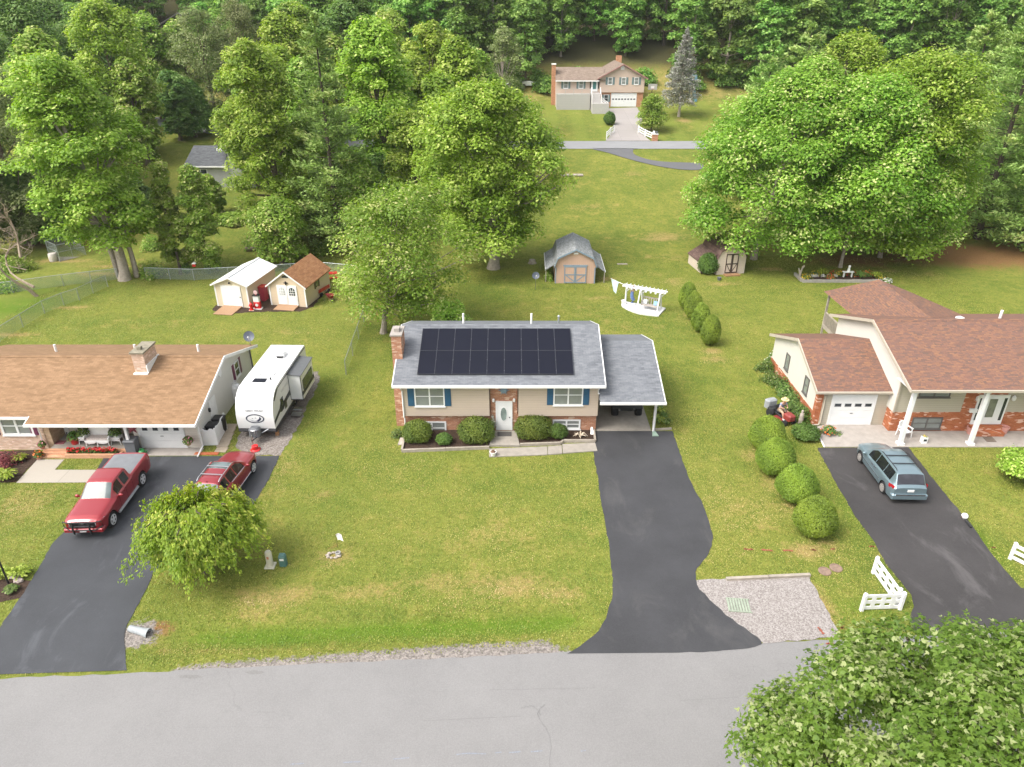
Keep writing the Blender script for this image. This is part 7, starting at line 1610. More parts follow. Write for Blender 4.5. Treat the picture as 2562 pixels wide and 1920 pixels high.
# ---------------------------------------------------------------- pots, porch furniture and small things
def pot(name, label, loc, r, h, mat, plant_=LF_SHRUB, fl=None, seed=1, ph=.3, pr=None, cat='flower pot', group=None, n=260):
    o = thing(name, label, cat, loc, 0, group); MB().lathe([(r * .7, 0), (r * .95, h * .85), (r * 1.05, h * .87), (r * 1.05, h), (r * .9, h), (r * .85, h * .8), (.02, h * .8)], 16).build('pot', mat, o, True, angle=30)
    if plant_:
        r_ = np.random.default_rng(seed); d = rdir(r_, n); C = d * np.array([pr or r * 1.2, pr or r * 1.2, ph]); C[:, 2] = np.abs(C[:, 2]) + h * .8; C[:, :2] *= r_.uniform(.5, 1, (n, 1)); T, B = leaves(r_, C, unit(d + np.array([0, 0, .8]) + rdir(r_, n) * .5), .13); quads('plant', C, T, B, r_.uniform(.1, .9, n), plant_, o)
        if fl:
            C = rdir(r_, 40) * np.array([pr or r * 1.2, pr or r * 1.2, ph]); C[:, 2] = np.abs(C[:, 2]) + h * .85; T, B = leaves(r_, C, rdir(r_, 40) + np.array([0, 0, 1.]), .11, .9); quads('flower', C, T, B, r_.uniform(.2, .9, 40), fl, o)
    return o
PZ = .36
x, y = gz('N3', 1050, 440, PZ); pot('flower_pot', 'large red pot with dark leafy plant on the left porch', (x, y, PZ), .30, .42, REDP, LF_DARK, None, 3, .5, .42, n=420)
for p, lab, s in (((1195, 430), 'white wicker plant stand left of the porch settee', 1), ((1635, 435), 'white wicker plant stand right of the porch settee', 2)):
    x, y = gz('N3', *p, PZ); o = thing('plant_stand', lab, 'plant stand', (x, y, PZ), 0, 'white plant stands on the left porch')
    MB().bbox(-.3, .3, -.22, .22, .40, .5, .03).build('top', WHITE2, o)
    for sx in (-1, 1):
        for sy in (-1, 1): MB().tube([(sx * .3, sy * .22, 0), (sx * .25, sy * .18, .42)], .025, 6).build('leg', WHITE2, o)
    q = MB(); q.box(-.26, .26, -.2, -.18, .25, .33).box(-.2, .2, -.21, -.19, .33, .40); q.build('apron', WHITE2, o)
    pot('flower_pot', 'green potted fern on the %s white plant stand of the left porch' % ('left' if s == 1 else 'right'), (x, y, PZ + .5), .2, .2, WHITE2, LF_SHRUB, None, 20 + s, .45, .42, group='ferns on the left porch', n=420)
x, y = gz('N3', 1390, 450, PZ); o = thing('porch_settee', 'white wicker settee with pale cushion on the left porch', 'bench', (x, y, PZ))
MB().bbox(-.75, .75, -.3, .35, .32, .42, .03).build('seat', WHITE2, o); MB().bbox(-.68, .68, -.26, .28, .42, .52, .05).build('cushion', paint('cushion_floral', (.58, .50, .46), .9, .3, 14), o)
MB().prism([(-.78, .42), (.78, .42), (.74, .85), (.5, 1.0), (0, 1.05), (-.5, 1.0), (-.74, .85)], .30, .38, 'y').build('backrest', WHITE2, o)
for s in (-1, 1): MB().prism([(-.32, .42), (.34, .42), (.34, .72), (-.2, .66), (-.36, .56)], s * .75 - .04, s * .75 + .04, 'x').build('armrest', WHITE2, o)
for sx in (-.7, 0, .7):
    for sy in (-.26, .3): MB().tube([(sx, sy, 0), (sx * .97, sy, .33)], .03, 6).build('leg', WHITE2, o)
q = MB()
for i in range(2): q.prism([(-.72 + i * .74, .33), (-.02 + i * .74, .33), (-.12 + i * .74, .24), (-.37 + i * .74, .2), (-.62 + i * .74, .24)], -.31, -.28, 'y')
q.build('apron', WHITE2, o)
q = [gz('N3', *p, PZ) for p in ((715, 455), (760, 405), (918, 405), (880, 455))]; tag(slab('doormat', q, paint('mat_plum', (.22, .07, .08), .95, .25, 16), PZ + .001, PZ + .02), 'plum coloured doormat at the left porch door', 'doormat')
r_ = np.random.default_rng(9); C = np.stack([r_.uniform(-26.85, -23.85, 900), r_.uniform(36.22, 36.44, 900), r_.uniform(.2, .52, 900)], 1); o = thing('flower_row', 'row of red flowers in the brick planter before the left porch', 'flowers', (-25.3, 36.3, .2)); C -= np.array(o.location); N = unit(rdir(r_, 900) + np.array([0, -.3, .9])); T_, B_2 = leaves(r_, C, N, .13); quads('foliage', C, T_, B_2, r_.uniform(0, .9, 900), LF_SHRUB, o)
C = np.stack([r_.uniform(-26.85, -23.85, 260), r_.uniform(36.2, 36.44, 260), r_.uniform(.38, .6, 260)], 1) - np.array(o.location); T_, B_2 = leaves(r_, C, unit(rdir(r_, 260) + np.array([0, -.3, .9])), .13, .9); quads('flower', C, T_, B_2, r_.uniform(0, .9, 260), FL_RED, o)
x, y = gz('N3', 600, 520, .3); pot('flower_pot', 'terracotta pot with green and pink plant on the top of the brick steps', (x, y, .36), .17, .25, TERRA, LF_SHRUB, FL_PINK, 31, .3, .24)
x, y = gz('N3', 545, 645, .05); pot('flower_pot', 'terracotta pot of orange flowers at the foot of the brick steps', (x, y, .0), .2, .28, TERRA, LF_SHRUB, FL_ORA, 32, .35, .28)
a = at('N3', 1825, 240, 37.2); o = tag(MB().add([((.42 if i % 2 == 0 else .17) * math.sin(i * math.pi / 5), -.005, (.42 if i % 2 == 0 else .17) * math.cos(i * math.pi / 5)) for i in range(10)] + [(0, -.09, 0), (0, .0, 0)], [(i, (i + 1) % 10, 10) for i in range(10)] + [((i + 1) % 10, i, 11) for i in range(10)]).build('wall_star', paint('barn_star', (.26, .05, .07), .6, .2), None, False, (a[0], 37.24, a[2])), 'dark red five pointed star hung beside the left garage door', 'ornament')
x, y = g('N3', 1850, 590); o = thing('trash_bin', 'grey wheeled bin standing at the end of the brick planter', 'bin', gl(x, y + .1)); MB().prism([(-.28, .05), (.28, .05), (.33, .95), (-.33, .95)], -.3, .3, 'y').build('bin_body', GREYP, o); MB().bbox(-.37, .37, -.36, .36, .95, 1.06, .05).build('lid', GREYP, o); MB().lathe([(.12, -.34), (.12, .34)], 12, (0, .26, .12), 'x').build('wheels', BLACK, o)
x, y = g('N3', 1975, 595); o = thing('watering_can', 'bright green watering can beside the grey bin', 'watering can', gl(x, y)); MB().lathe([(.18, 0), (.19, .26), (.12, .32), (.1, .32)], 14).build('can', GREENP, o, True); MB().tube([(.17, 0, .08), (.34, 0, .3)], .03, 6).build('nozzle', GREENP, o); MB().tube([(-.1, 0, .32), (-.12, 0, .42), (.1, 0, .42), (.12, 0, .32)], .02, 6).build('handle', GREENP, o)
a = at('2', 1290, 770, 37.0); pot('hanging_basket', 'basket of pink flowers hanging at the right corner of the left garage', (a[0], 36.75, .55), .2, .22, WOODB, LF_SHRUB, FL_PINK, 33, .4, .34, 'flower basket', n=420)
# screen with bins, propane tank, dish on the left gable side
a0, a1, a2, a3 = g('2', 1372, 768), g('2', 1470, 766), g('2', 1530, 660), g('2', 1510, 585)
o = thing('lattice_screen', 'white wavy topped plastic screen hiding the bins beside the left garage', 'fence', (a0[0], a0[1], 0))
for A, B in ((a0, a1), (a1, a2)):
    A, B = Vector((*A, 0)), Vector((*B, 0)); q = W(o); n = 6
    for i in range(n):
        p, k = A.lerp(B, i / n), A.lerp(B, (i + 1) / n); dd_ = (k - p); nn = Vector((-dd_.y, dd_.x, 0)).normalized() * .02; h0, h1 = 1.12 + .08 * math.sin(i * 1.8), 1.12 + .08 * math.sin(i * 1.8 + 1.8)
        q.add([p - nn, k - nn, k - nn + Vector((0, 0, h1)), p - nn + Vector((0, 0, h0)), p + nn, k + nn, k + nn + Vector((0, 0, h1)), p + nn + Vector((0, 0, h0))], [(0, 1, 2, 3), (7, 6, 5, 4), (3, 2, 6, 7), (0, 3, 7, 4), (1, 5, 6, 2)])
    q.build('panel', WHITE, o)
for A in (a0, a1, a2): q = W(o); q.box(A[0] - .05, A[0] + .05, A[1] - .05, A[1] + .05, 0, 1.2); q.build('post', WHITE, o)
for k, (dx_, dy_, lab) in enumerate(((-.45, .75, 'front black lidded bin behind the white screen'), (-.35, 1.6, 'rear black lidded bin behind the white screen'))):
    o = thing('trash_bin', lab, 'bin', (a1[0] + dx_, a1[1] + dy_, 0)); MB().prism([(-.27, .05), (.27, .05), (.32, 1.0), (-.32, 1.0)], -.28, .28, 'y').build('bin_body', BLACK, o); MB().bbox(-.36, .36, -.34, .34, 1.0, 1.1, .05).build('lid', BLACK, o)
x, y = g('2', 1592, 472); o = thing('propane_tank', 'upright white propane tank against the left house gable wall', 'propane tank', (x + .05, y + .15, 0)); MB().lathe([(.30, .05), (.38, .12), (.40, .3), (.40, 1.05), (.33, 1.22), (.2, 1.3), (.01, 1.31)], 20).build('tank', WHITE, o, True, angle=50); MB().lathe([(.2, 1.28), (.2, 1.48), (.17, 1.48), (.17, 1.3)], 14).build('collar', WHITE, o, True); MB().lathe([(.34, 0), (.34, .1)], 16).build('foot_ring', WHITE2, o)
def dish(name, label, base, z, face, r=.38, mast=.6, group=None):
    o = thing(name, label, 'satellite dish', (base[0], base[1], z), face); MB().tube([(0, 0, -.1), (0, 0, mast)], .025, 7).build('mast', ALU, o)
    M = Matrix.Translation((0, -.05, mast + .1)) @ Matrix.Rotation(R(62), 4, 'X'); q = MB(M); q.lathe([(.01, -.1), (r * .5, -.075), (r, 0), (r * .99, -.012), (r * .5, -.09), (.01, -.115)], 22, (0, 0, 0), 'z', False); q.build('reflector', paint('dish_grey', (.085, .10, .13), .5, .1), o, True); q = MB(M); q.tube([(0, -r * .8, -.02), (0, -r * .3, .42)], .02, 6); q.ball((0, -r * .28, .43), .06, 8, 6); q.build('feed_arm', WHITE2, o); return o
a = gz('2', 1660, 90, 2.55); dish('satellite_dish', 'grey satellite dish on the back corner of the left house roof', (-19.0, 47.2), 2.5, R(12))
x, y = g('6', 38, 640); dish('satellite_dish', 'grey satellite dish on a wooden pole in the back lawn', (x, y), 0, R(5), .36, 1.35)
# stepping stones by the left garage
ss = None
for i, p in enumerate(((1495, 800), (1508, 765), (1522, 732), (1535, 700), (1548, 668), (1560, 640))):
    x, y = g('2', *p)
    if ss is None: ss = tag(MB().bbox(-.36, .36, -.27, .27, 0, .05, .02).build('stepping_stone', paint('paver_tan', (.33, .27, .20), .9, .15, 5), None, False), 'tan stepping stone in the grass between left house and trailer', 'paving stone', 'stepping stones by the trailer'); o = ss
    else: o = copy_tree(ss)
    o.location = (x, y, 0)
tag(MB().box(-.72, .72, -.14, .14, 0, .05).build('brick_strip', BRK_R, None, False, (*g('2', 1395, 826), .0)), 'strip of red bricks at the edge of the left driveway by the screen', 'brick strip')
# ornaments by the left sheds
x, y = g('5', 765, 888); o = thing('gas_pump', 'red and white old fashioned gas pump ornament between the sheds', 'gas pump', gl(x, y), 0, None, (.88, .88, .84)); MB().bbox(-.33, .33, -.22, .22, .08, .85, .04).build('cabinet', REDO, o); MB().bbox(-.3, .3, -.2, .2, .85, 1.5, .05).build('display', WHITE, o); MB().box(-.36, .36, -.24, .24, 1.5, 1.58).build('top_cap', BLACK, o); MB().lathe([(.01, -.07), (.2, -.06), (.22, 0), (.2, .06), (.01, .07)], 18, (0, 0, 1.85), 'y').build('globe', paint('globe_pink', (.62, .42, .42), .3), o, True); MB().box(-.05, .05, -.05, .05, 1.56, 1.68).build('globe_neck', REDO, o); MB().lathe([(.16, 0), (.16, .02), (.01, .025)], 16, (0, -.245, .5), 'y').build('round_badge', WHITE, o); MB().box(-.45, .45, -.35, .3, 0, .08).build('plinth', WHITE2, o); MB().tube([(.34, 0, 1.2), (.46, 0, 1.0), (.42, 0, .4)], .025, 6).build('hose', BLACK, o)
x, y = g('5', 692, 908); o = thing('fire_hydrant', 'small red fire hydrant ornament beside the gas pump', 'hydrant', gl(x, y)); MB().lathe([(.2, .06), (.2, .12), (.13, .14), (.13, .5), (.17, .52), (.17, .58), (.12, .68), (.04, .74), (.04, .8)], 14).build('barrel', REDO, o, True, angle=30); MB().lathe([(.06, -.2), (.06, .2)], 10, (0, 0, .42), 'x').build('outlet', REDO, o); MB().box(-.22, .22, -.2, .2, 0, .06).build('plinth', paint('plinth_peach', (.60, .42, .32), .8), o)
x, y = g('5', 830, 800); o = thing('red_cabinet', 'tall red cabinet against the left wall of the peach shed', 'cabinet', gl(x, y + .3), R(-10), None, (.75, .8, .8)); MB().box(-.35, .3, -.5, .5, 0, 1.7).build('cabinet', paint('cabinet_red', (.34, .03, .06), .5, .1), o); MB().box(-.4, .35, -.55, .55, 1.7, 1.76).build('cabinet_top', REDP, o)
x, y = g('5', 1590, 805); o = thing('wheelbarrow', 'red wheelbarrow on the grass right of the peach shed', 'wheelbarrow', gl(x, y + .3), R(30)); MB().add([(-.3, -.4, .55), (.3, -.4, .55), (.35, .4, .6), (-.35, .4, .6), (-.18, -.25, .28), (.18, -.25, .28), (.2, .25, .28), (-.2, .25, .28)], [(4, 5, 6, 7), (0, 4, 7, 3), (1, 2, 6, 5), (0, 1, 5, 4), (2, 3, 7, 6)]).build('tray', paint('barrow_red', (.25, .03, .03), .5, .2), o)
MB().lathe([(.12, -.04), (.18, -.03), (.18, .03), (.12, .04)], 14, (0, -.6, .18), 'x').build('wheel', RUB, o, True)
for s in (-1, 1): MB().tube([(s * .1, -.62, .2), (s * .2, 0, .3), (s * .28, .95, .55)], .025, 6).build('handle', WOODB, o); MB().tube([(s * .2, .3, .3), (s * .22, .35, .0)], .02, 5).build('leg', BLACK, o)
x, y = g('5', 1500, 720); o = thing('garden_cart', 'long red garden cart frame beside the peach shed wall', 'cart', gl(x, y), R(-20)); MB().box(-.35, .35, -.9, .9, .42, .5).box(-.35, -.31, -.9, .9, .5, .75).box(.31, .35, -.9, .9, .5, .75).build('bed', REDP, o)
for s in (-1, 1):
    for t_ in (-.6, .6): MB().lathe([(.08, -.04), (.2, -.04), (.2, .04), (.08, .04)], 14, (s * .4, t_, .2), 'x').build('wheel', RUB, o, True)
MB().tube([(0, -.9, .45), (0, -1.5, .75)], .02, 6).tube([(-.15, -1.5, .75), (.15, -1.5, .75)], .02, 6).build('handle', REDP, o)
x, y = g('5', 1580, 560); o = thing('picnic_table', 'dark red picnic table half hidden by the young maple', 'table', gl(x, y), R(15)); MB().box(-.9, .9, -.38, .38, .70, .75).build('tabletop', REDP, o)
for s in (-1, 1): MB().box(-.9, .9, s * .7 - .13, s * .7 + .13, .42, .46).build('bench_seat', REDP, o); MB().prism([(-.75, 0), (-.65, 0), (-.2, .7), (-.3, .7)], s * .65 - .03, s * .65 + .03, 'x').prism([(.75, 0), (.65, 0), (.2, .7), (.3, .7)], s * .65 - .03, s * .65 + .03, 'x').box(s * .65 - .03, s * .65 + .03, -.8, .8, .36, .42).build('leg', REDP, o)
x, y = g('5', 740, 225); o = tag(MB().lathe([(.22, -1.1), (.24, 0), (.2, 1.2)], 12, (0, 0, .25), 'x').build('fallen_log', BARK, None, True, gl(x, y)), 'grey log bench on the shaded ground behind the sheds', 'log'); o.rotation_euler[2] = R(4)
x, y = g('5', 40, 450); o = thing('bird_house', 'small red bird house on the narrow tree trunk by the fence', 'bird house', (*g('5', 72, 560), 1.5)); MB().box(-.14, .14, -.3, -.06, 0, .3).build('box', REDP, o); MB().prism([(-.2, .28), (.2, .28), (0, .45)], -.34, -.02, 'y').build('roof', WHITE2, o)
# kennel and barrel
k0, k1 = g('M1', 660, 760), g('M1', 940, 690); o = thing('dog_kennel', 'chain link dog kennel on a concrete pad in the shade', 'kennel', gl(*k0), math.atan2(k1[1] - k0[1], k1[0] - k0[0])); Lk = math.dist(k0, k1); MB().box(-.1, Lk + .3, -.1, 3.2, -.1, .06).build('pad', CONC, o); cm_ = bpy.data.materials['chain_mesh']; q = MB()
for a, b_ in (((0, 0), (Lk, 0)), ((0, 0), (0, 3)), ((0, 3), (Lk, 3)), ((Lk, 0), (Lk, 3))): q.add([(*a, .1), (*b_, .1), (*b_, 1.8), (*a, 1.8)], [(0, 1, 2, 3)])
q.build('mesh_panel', cm_, o); q = MB()
for a, b_ in (((0, 0), (Lk, 0)), ((0, 0), (0, 3)), ((0, 3), (Lk, 3)), ((Lk, 0), (Lk, 3))):
    for z in (1.0, 1.8): q.tube([(*a, z), (*b_, z)], .03, 6)
q.build('frame', GALV, o)
for a in ((0, 0), (Lk / 2, 0), (Lk, 0), (0, 3), (Lk, 3)): MB().tube([(*a, 0), (*a, 1.82)], .035, 6).build('post', GALV, o)
x, y = g('M1', 590, 755); tag(MB().lathe([(.42, 0), (.46, .35), (.42, .8), (.38, .85), (.01, .86)], 16).build('barrel', paint('barrel_cream', (.55, .50, .44), .6, .1), None, True, gl(x, y)), 'pale round barrel beside the dog kennel', 'barrel')
# stump, hose, sheds' surroundings
x, y = g('c', 785, 1560); q = MB(); q.lathe([(.55, -.05), (.38, .12), (.33, .38), (.01, .40)], 12); tag(q.build('tree_stump', BARKL, None, True, gl(x, y)), 'cut tree stump in the back lawn left of the salmon shed', 'stump')
x, y = g('6', 1820, 548); pot('planter', 'dark tub standing before the small off white shed', gl(x, y), .22, .3, GREYP, None)
x, y = g('6', 880, 395); tag(MB().box(-.55, .55, -.13, .13, 0, .06).build('paver', STONE, None, False, gl(x, y)), 'flat pale stone lying in the lawn right of the salmon shed', 'paving stone')
x, y = g('6', 185, 570); q = MB(); q.box(-.03, .03, -1.5, 1.5, 0, 1.0); plant('climbing_vine', 'green vines crowding the lean to left of the salmon shed', 'plant', gl(x - .15, y + 1.2), .4, 1.1, 777, LF_MID, 700, .18, ry=1.3)
# garden swing arbour
A = [g('6', *p) for p in ((870, 790), (885, 815), (950, 850), (1060, 885), (1230, 905), (1300, 830), (1250, 815), (960, 775), (905, 765))]
sw = thing('swing_deck', 'white boat shaped deck under the garden swing pergola', 'deck', (*A[4], 0)); mb = W(sw); mb.prism(catmull(A[:5], 4, False) + A[5:], 0, .12, 'z'); mb.build('deck_boards', paint('deck_white', (.62, .61, .62), .7, .12, 5), sw)
F0, F1 = np.array(g('6', 1215, 885)), np.array(g('6', 1255, 830)); M0_, M1_ = np.array(g('6', 1018, 855)), np.array(g('6', 1075, 800)); P0 = np.array(g('6', 908, 795))
cR = (F0 + F1) / 2; cM = (M0_ + M1_) / 2; PH = 1.86
pg = thing('swing_pergola', 'white timber pergola with scalloped rafters over a hanging swing', 'pergola', (cM[0], cM[1], .12)); rl = lambda p, z: (p[0], p[1], z)
for a, b_, c_ in ((F0, F1, cR), (M0_, M1_, cM)):
    for p in (a, b_): q = W(pg); q.tube([rl(p, .12), rl(c_ + (p - c_) * .18, PH)], .065, 4); q.build('leg', WHITE, pg)
q = W(pg); q.tube([rl(P0, .12), rl(P0, PH)], .08, 4); q.build('post', WHITE, pg)
dr_ = unit(cR - P0); nr_ = np.array([-dr_[1], dr_[0]]); e0, e1_ = P0 - dr_ * .3, cR + dr_ * .55
for s in (-.22, .22): q = W(pg); q.tube([rl(e0 + nr_ * s, PH + .06), rl(e1_ + nr_ * s, PH + .06)], .08, 4); q.build('beam', WHITE, pg)
rf0 = None
for i in range(11):
    c_ = e0 + (e1_ - e0) * (i + .5) / 11; q = W(pg); q.tube([rl(c_ - nr_ * .42, PH + .17), rl(c_ + nr_ * .42, PH + .17)], .045, 4); q.build('rafter', WHITE, pg)
q = W(pg)
for i in range(8): c_ = e0 + (e1_ - e0) * (i + 1) / 9 - nr_ * .3; q.ball(rl(c_, PH - .06), .10, 8, 6)
q.build('scallop', WHITE, pg)
for c_ in (P0, cM, cR):
    q = W(pg); q.tube([rl(c_ + dr_ * .02, PH - .5), rl(c_ + dr_ * .45, PH + .0)], .04, 4); q.build('brace', WHITE, pg)
sc0 = cM + (cR - cM) * .52; az_ = math.atan2(dr_[1], dr_[0])
bn = thing('hanging_swing', 'grey wooden bench swing with blue cushions hung under the pergola', 'swing', (sc0[0], sc0[1], .5), az_)
SWG = paint('swing_grey', (.36, .32, .29), .8, .2, 4)
MB().bbox(-.75, .75, -.28, .25, -.03, .04, .01).build('seat', SWG, bn); q = MB()
for i in range(7): q.box(-.75 + i * .235, -.75 + i * .235 + .1, .25, .29, .04, .62)
q.box(-.78, .78, .24, .30, .58, .68); q.build('backrest', SWG, bn)
for s in (-1, 1): MB().box(s * .74 - .05, s * .74 + .05, -.28, .28, .26, .31).box(s * .74 - .03, s * .74 + .03, -.26, -.2, 0, .27).build('armrest', SWG, bn); MB().tube([(s * .74, -.2, .3), (s * .72, 0, PH - .5)], .015, 5).tube([(s * .74, .24, .6), (s * .72, .02, PH - .5)], .015, 5).build('chain', GALV, bn)
for s, lab in ((-.5, 'pale'), (.5, 'blue')):
    cu = MB(Matrix.Translation((s, .12, .24)) @ Matrix.Rotation(R(-18), 4, 'X')); cu.bbox(-.2, .2, -.07, .07, -.2, .2, .05); o = thing('cushion', lab + ' square cushion on the hanging swing', 'cushion', (sc0[0], sc0[1], .5), az_); cu.build('pad', paint('cushion_' + lab, (.25, .42, .60) if s > 0 else (.62, .65, .66), .9, .1, 8), o)
# mermaid-like wooden figure: plain carved figure hanging from the beam
mc = P0 + (cM - P0) * .42
fg = thing('garden_figure', 'carved blue and white figure hung from the pergola beam', 'ornament', (mc[0], mc[1], .12), 0)
MB().tube([(0, 0, .25), (.12, .02, .35), (.16, 0, .55), (.02, 0, .8), (-.02, 0, 1.15), (.05, 0, 1.4)], [.05, .12, .15, .16, .15, .13], 12).build('tail', paint('figure_blue', (.13, .20, .42), .6, .3, 9), fg, True)
MB().tube([(.05, 0, 1.38), (.07, 0, 1.65), (.06, 0, 1.8)], [.13, .14, .06], 12).ball((.06, -.01, 1.9), (.095, .1, .12), 10, 8).tube([(0, 0, 1.72), (-.14, -.05, 1.5), (-.18, -.05, 1.3)], [.05, .04, .03], 6).build('torso', paint('figure_skin', (.48, .33, .26), .7), fg, True)
MB().tube([(.05, 0, 2.0), (.03, 0, PH - .1)], .012, 5).build('cord', WHITE2, fg)
x, y = g('6', 890, 790); pot('planter', 'white pot at the left tip of the swing deck', (x, y, .12), .22, .34, WHITE2, None)
f0 = e0; q = MB(); fo = thing('garden_flag', 'pale blue pennant flag hanging from the pergola pole', 'flag', (P0[0], P0[1], PH)); W(fo).tube([rl(P0, PH - .05), rl(P0 - dr_ * .35 + nr_ * .1, PH + .1), rl(P0 - dr_ * 1.75 + nr_ * .45, PH + .32)], .025, 6).build('pole', WHITE, fo)
fa, fb_ = P0 - dr_ * 1.7 + nr_ * .43, P0 - dr_ * .85 + nr_ * .23; mb = W(fo); nu, nv = 5, 6; G_ = lambda u, v: (fa[0] + (fb_[0] - fa[0]) * (u * (1 - .75 * v) + .42 * v) , fa[1] + (fb_[1] - fa[1]) * u + .07 * math.sin(u * 6 + v * 4), PH + .30 - .08 * u - v * 1.15)
for i in range(nu):
    for j in range(nv): mb.add([G_(i / nu, j / nv), G_((i + 1) / nu, j / nv), G_((i + 1) / nu, (j + 1) / nv), G_(i / nu, (j + 1) / nv)], [(0, 1, 2, 3)])
mb.build('cloth', paint('flag_blue', (.52, .66, .70), .8, .1, 6), fo, True)
# flower bed behind the right house
b0, b1 = g('M3', 215, 370), g('M3', 1960, 355); o = thing('raised_bed', 'long raised flower bed with stone edging behind the right house', 'flower bed', (*b0, 0)); q = W(o); n = 9; Lb = b1[0] - b0[0]
for i in range(n): q.box(b0[0] + Lb * i / n + .01, b0[0] + Lb * (i + 1) / n - .01, b0[1] - .12, b0[1] + .12, 0, .26 + .02 * (i % 2))
q.box(b0[0] - .1, b0[0] + .12, b0[1] + .12, b0[1] + 2.2, 0, .3); q.build('edging', paint('edging_grey', (.30, .28, .25), .9, .2, 4), o); q = W(o); q.box(b0[0] + .12, b1[0], b0[1] + .12, b0[1] + 2.0, 0, .2); q.build('soil', MULCH, o)
fl_ = [((280, 230), FL_YEL, LF_SHRUB, .55, 'yellow flowered clump at the left end of the raised bed'), ((470, 160), FL_YEL, LF_SHRUB, .5, 'small yellow blooms second in the raised bed'), ((580, 170), None, LF_LIME, .8, 'tall lime green clump in the raised bed'), ((760, 220), FL_ORA, LF_SHRUB, .45, 'low orange blooms in the raised bed'), ((840, 130), FL_RED, LF_SHRUB, .55, 'coral red blooms in the raised bed'), ((920, 160), FL_YEL, LF_SHRUB, .5, 'bright yellow lilies in the raised bed'), ((1020, 160), FL_RED, LF_SHRUB, .5, 'dark red blooms behind the bed ornament'), ((1230, 170), FL_ORA, LF_SHRUB, .55, 'orange lilies right of the bed ornament'), ((1350, 230), None, LF_SHRUB, .8, 'broad strap leaved clump in the raised bed'), ((1500, 170), FL_ORA, LF_SHRUB, .6, 'salmon blooms near the porch roof'), ((1650, 220), None, LF_LIME, .7, 'fresh green clump right in the raised bed'), ((1750, 230), FL_YEL, LF_SHRUB, .45, 'pale yellow rose at the right of the raised bed'), ((1880, 300), FL_WHI, LF_DARK, .45, 'grey leaved clump at the right end of the raised bed')]
for i, (p, fl, lf, s, lab) in enumerate(fl_):
    x, y = g('M3', p[0], max(250, p[1] + 100)); plant('flower_clump', lab, 'flowers', (x, y, .2), s, s * .9, 800 + i, lf, 420, .16, None, fl, 70, blade=(fl is None))
for i, p in enumerate((300, 390, 480, 620, 730, 850)):
    x, y = g('M3', p, 300); plant('dusty_miller', 'silvery edging plant along the front of the raised bed', 'plant', (x, y, .25), .28, .25, 830 + i, FL_WHI, 120, .12, 'silvery plants in the raised bed')
x, y = g('M3', 1095, 300); o = thing('bed_ornament', 'white cat shaped ornament on a small white table in the raised bed', 'ornament', (x, y, .2)); MB().box(-.55, .55, -.15, .15, .5, .58).build('tabletop', WHITE2, o)
for s in (-1, 1): MB().box(s * .4 - .04, s * .4 + .04, -.12, .12, 0, .5).build('leg', WHITE2, o)
MB().tube([(0, 0, .58), (0, 0, .85), (0, 0, 1.0)], [.16, .13, .07], 10).ball((0, -.03, 1.08), .12, 10, 8).build('figure', WHITE2, o, True); MB().lathe([(.07, 0), (.001, .1)], 6, (-.06, -.02, 1.15)).lathe([(.07, 0), (.001, .1)], 6, (.06, -.02, 1.15)).build('ear', WHITE2, o)
x, y = g('M3', 150, 330); o = thing('deer_ornament', 'grey wooden deer cutout at the left end of the raised bed', 'ornament', gl(x, y)); MB().prism([(-.05, 0), (.05, 0), (.08, .7), (.16, 1.25), (.32, 1.45), (.28, 1.6), (.1, 1.5), (-.02, 1.0), (-.22, 1.3), (-.3, 1.28), (-.12, .7)], -.04, .04, 'y').build('board', WOODG, o)
# right porch things
x, y = gz('M6', 275, 870, .05); o = thing('garden_chair', 'white plastic garden chair behind the first porch column', 'chair', (x, y + .15, .045), R(18)); MB().bbox(-.28, .28, -.28, .25, .38, .43, .03).build('seat', WHITE, o); MB().prism([(-.28, .43), (.28, .43), (.31, .95), (.2, 1.02), (-.2, 1.02), (-.31, .95)], .24, .29, 'y').build('backrest', WHITE, o)
for s in (-1, 1):
    MB().box(s * .31 - .04, s * .31 + .04, -.3, .28, .62, .67).build('armrest', WHITE, o)
    for yy in (-.25, .25): MB().tube([(s * .33, yy * 1.15, 0), (s * .29, yy, .62)], .03, 6).build('leg', WHITE, o)
for p, lab in (((1335, 805), 'pink terracotta pot left of the brick entry steps'), ((1870, 800), 'pink terracotta pot right of the brick entry steps')):
    x, y = gz('M6', *p, .05); pot('flower_pot', lab, (x, y, .045), .27, .48, paint('pot_pink', (.52, .26, .22), .7), None)
x, y = gz('M6', 580, 950, .05); o = thing('cube_ornament', 'small white cube planter with yellow blooms on the right porch slab', 'ornament', (x, y, .045)); MB().bbox(-.17, .17, -.15, .15, 0, .42, .02).build('cube', WHITE, o); MB().box(-.1, .1, -.155, -.148, .15, .3).build('face_panel', PANED, o); plant('x', None, None, (0, 0, .4), .14, .12, 860, LF_SHRUB, 60, .08, None, FL_YEL, 20, parent=o)
x, y = gz('N1', 1800, 1320, .05); o = pot('flower_pot', 'dark tub of purple and orange flowers at the right garage door', (x, y + .1, .045), .26, .22, BLACK, LF_SHRUB, FL_ORA, 41, .35, .5, n=300); plant('x', None, None, (.6, 0, 0), .35, .12, 861, LF_SHRUB, 140, .1, parent=o, part='trailing_plant'); plant('x', None, None, (-.4, .1, .1), .25, .25, 862, LF_SHRUB, 90, .1, None, FL_PINK, 30, parent=o, part='side_plant')
x, y = g('N1', 1055, 1045); o = thing('garden_statue', 'pale stone robed figure statue among the shrubs by the right house', 'statue', gl(x, y)); MB().lathe([(.16, 0), (.17, .06), (.13, .1), (.15, .35), (.12, .6), (.13, .75), (.06, .86)], 12).build('robe', STONE, o, True); MB().ball((0, 0, .94), (.075, .08, .1), 10, 8).build('head', STONE, o, True)
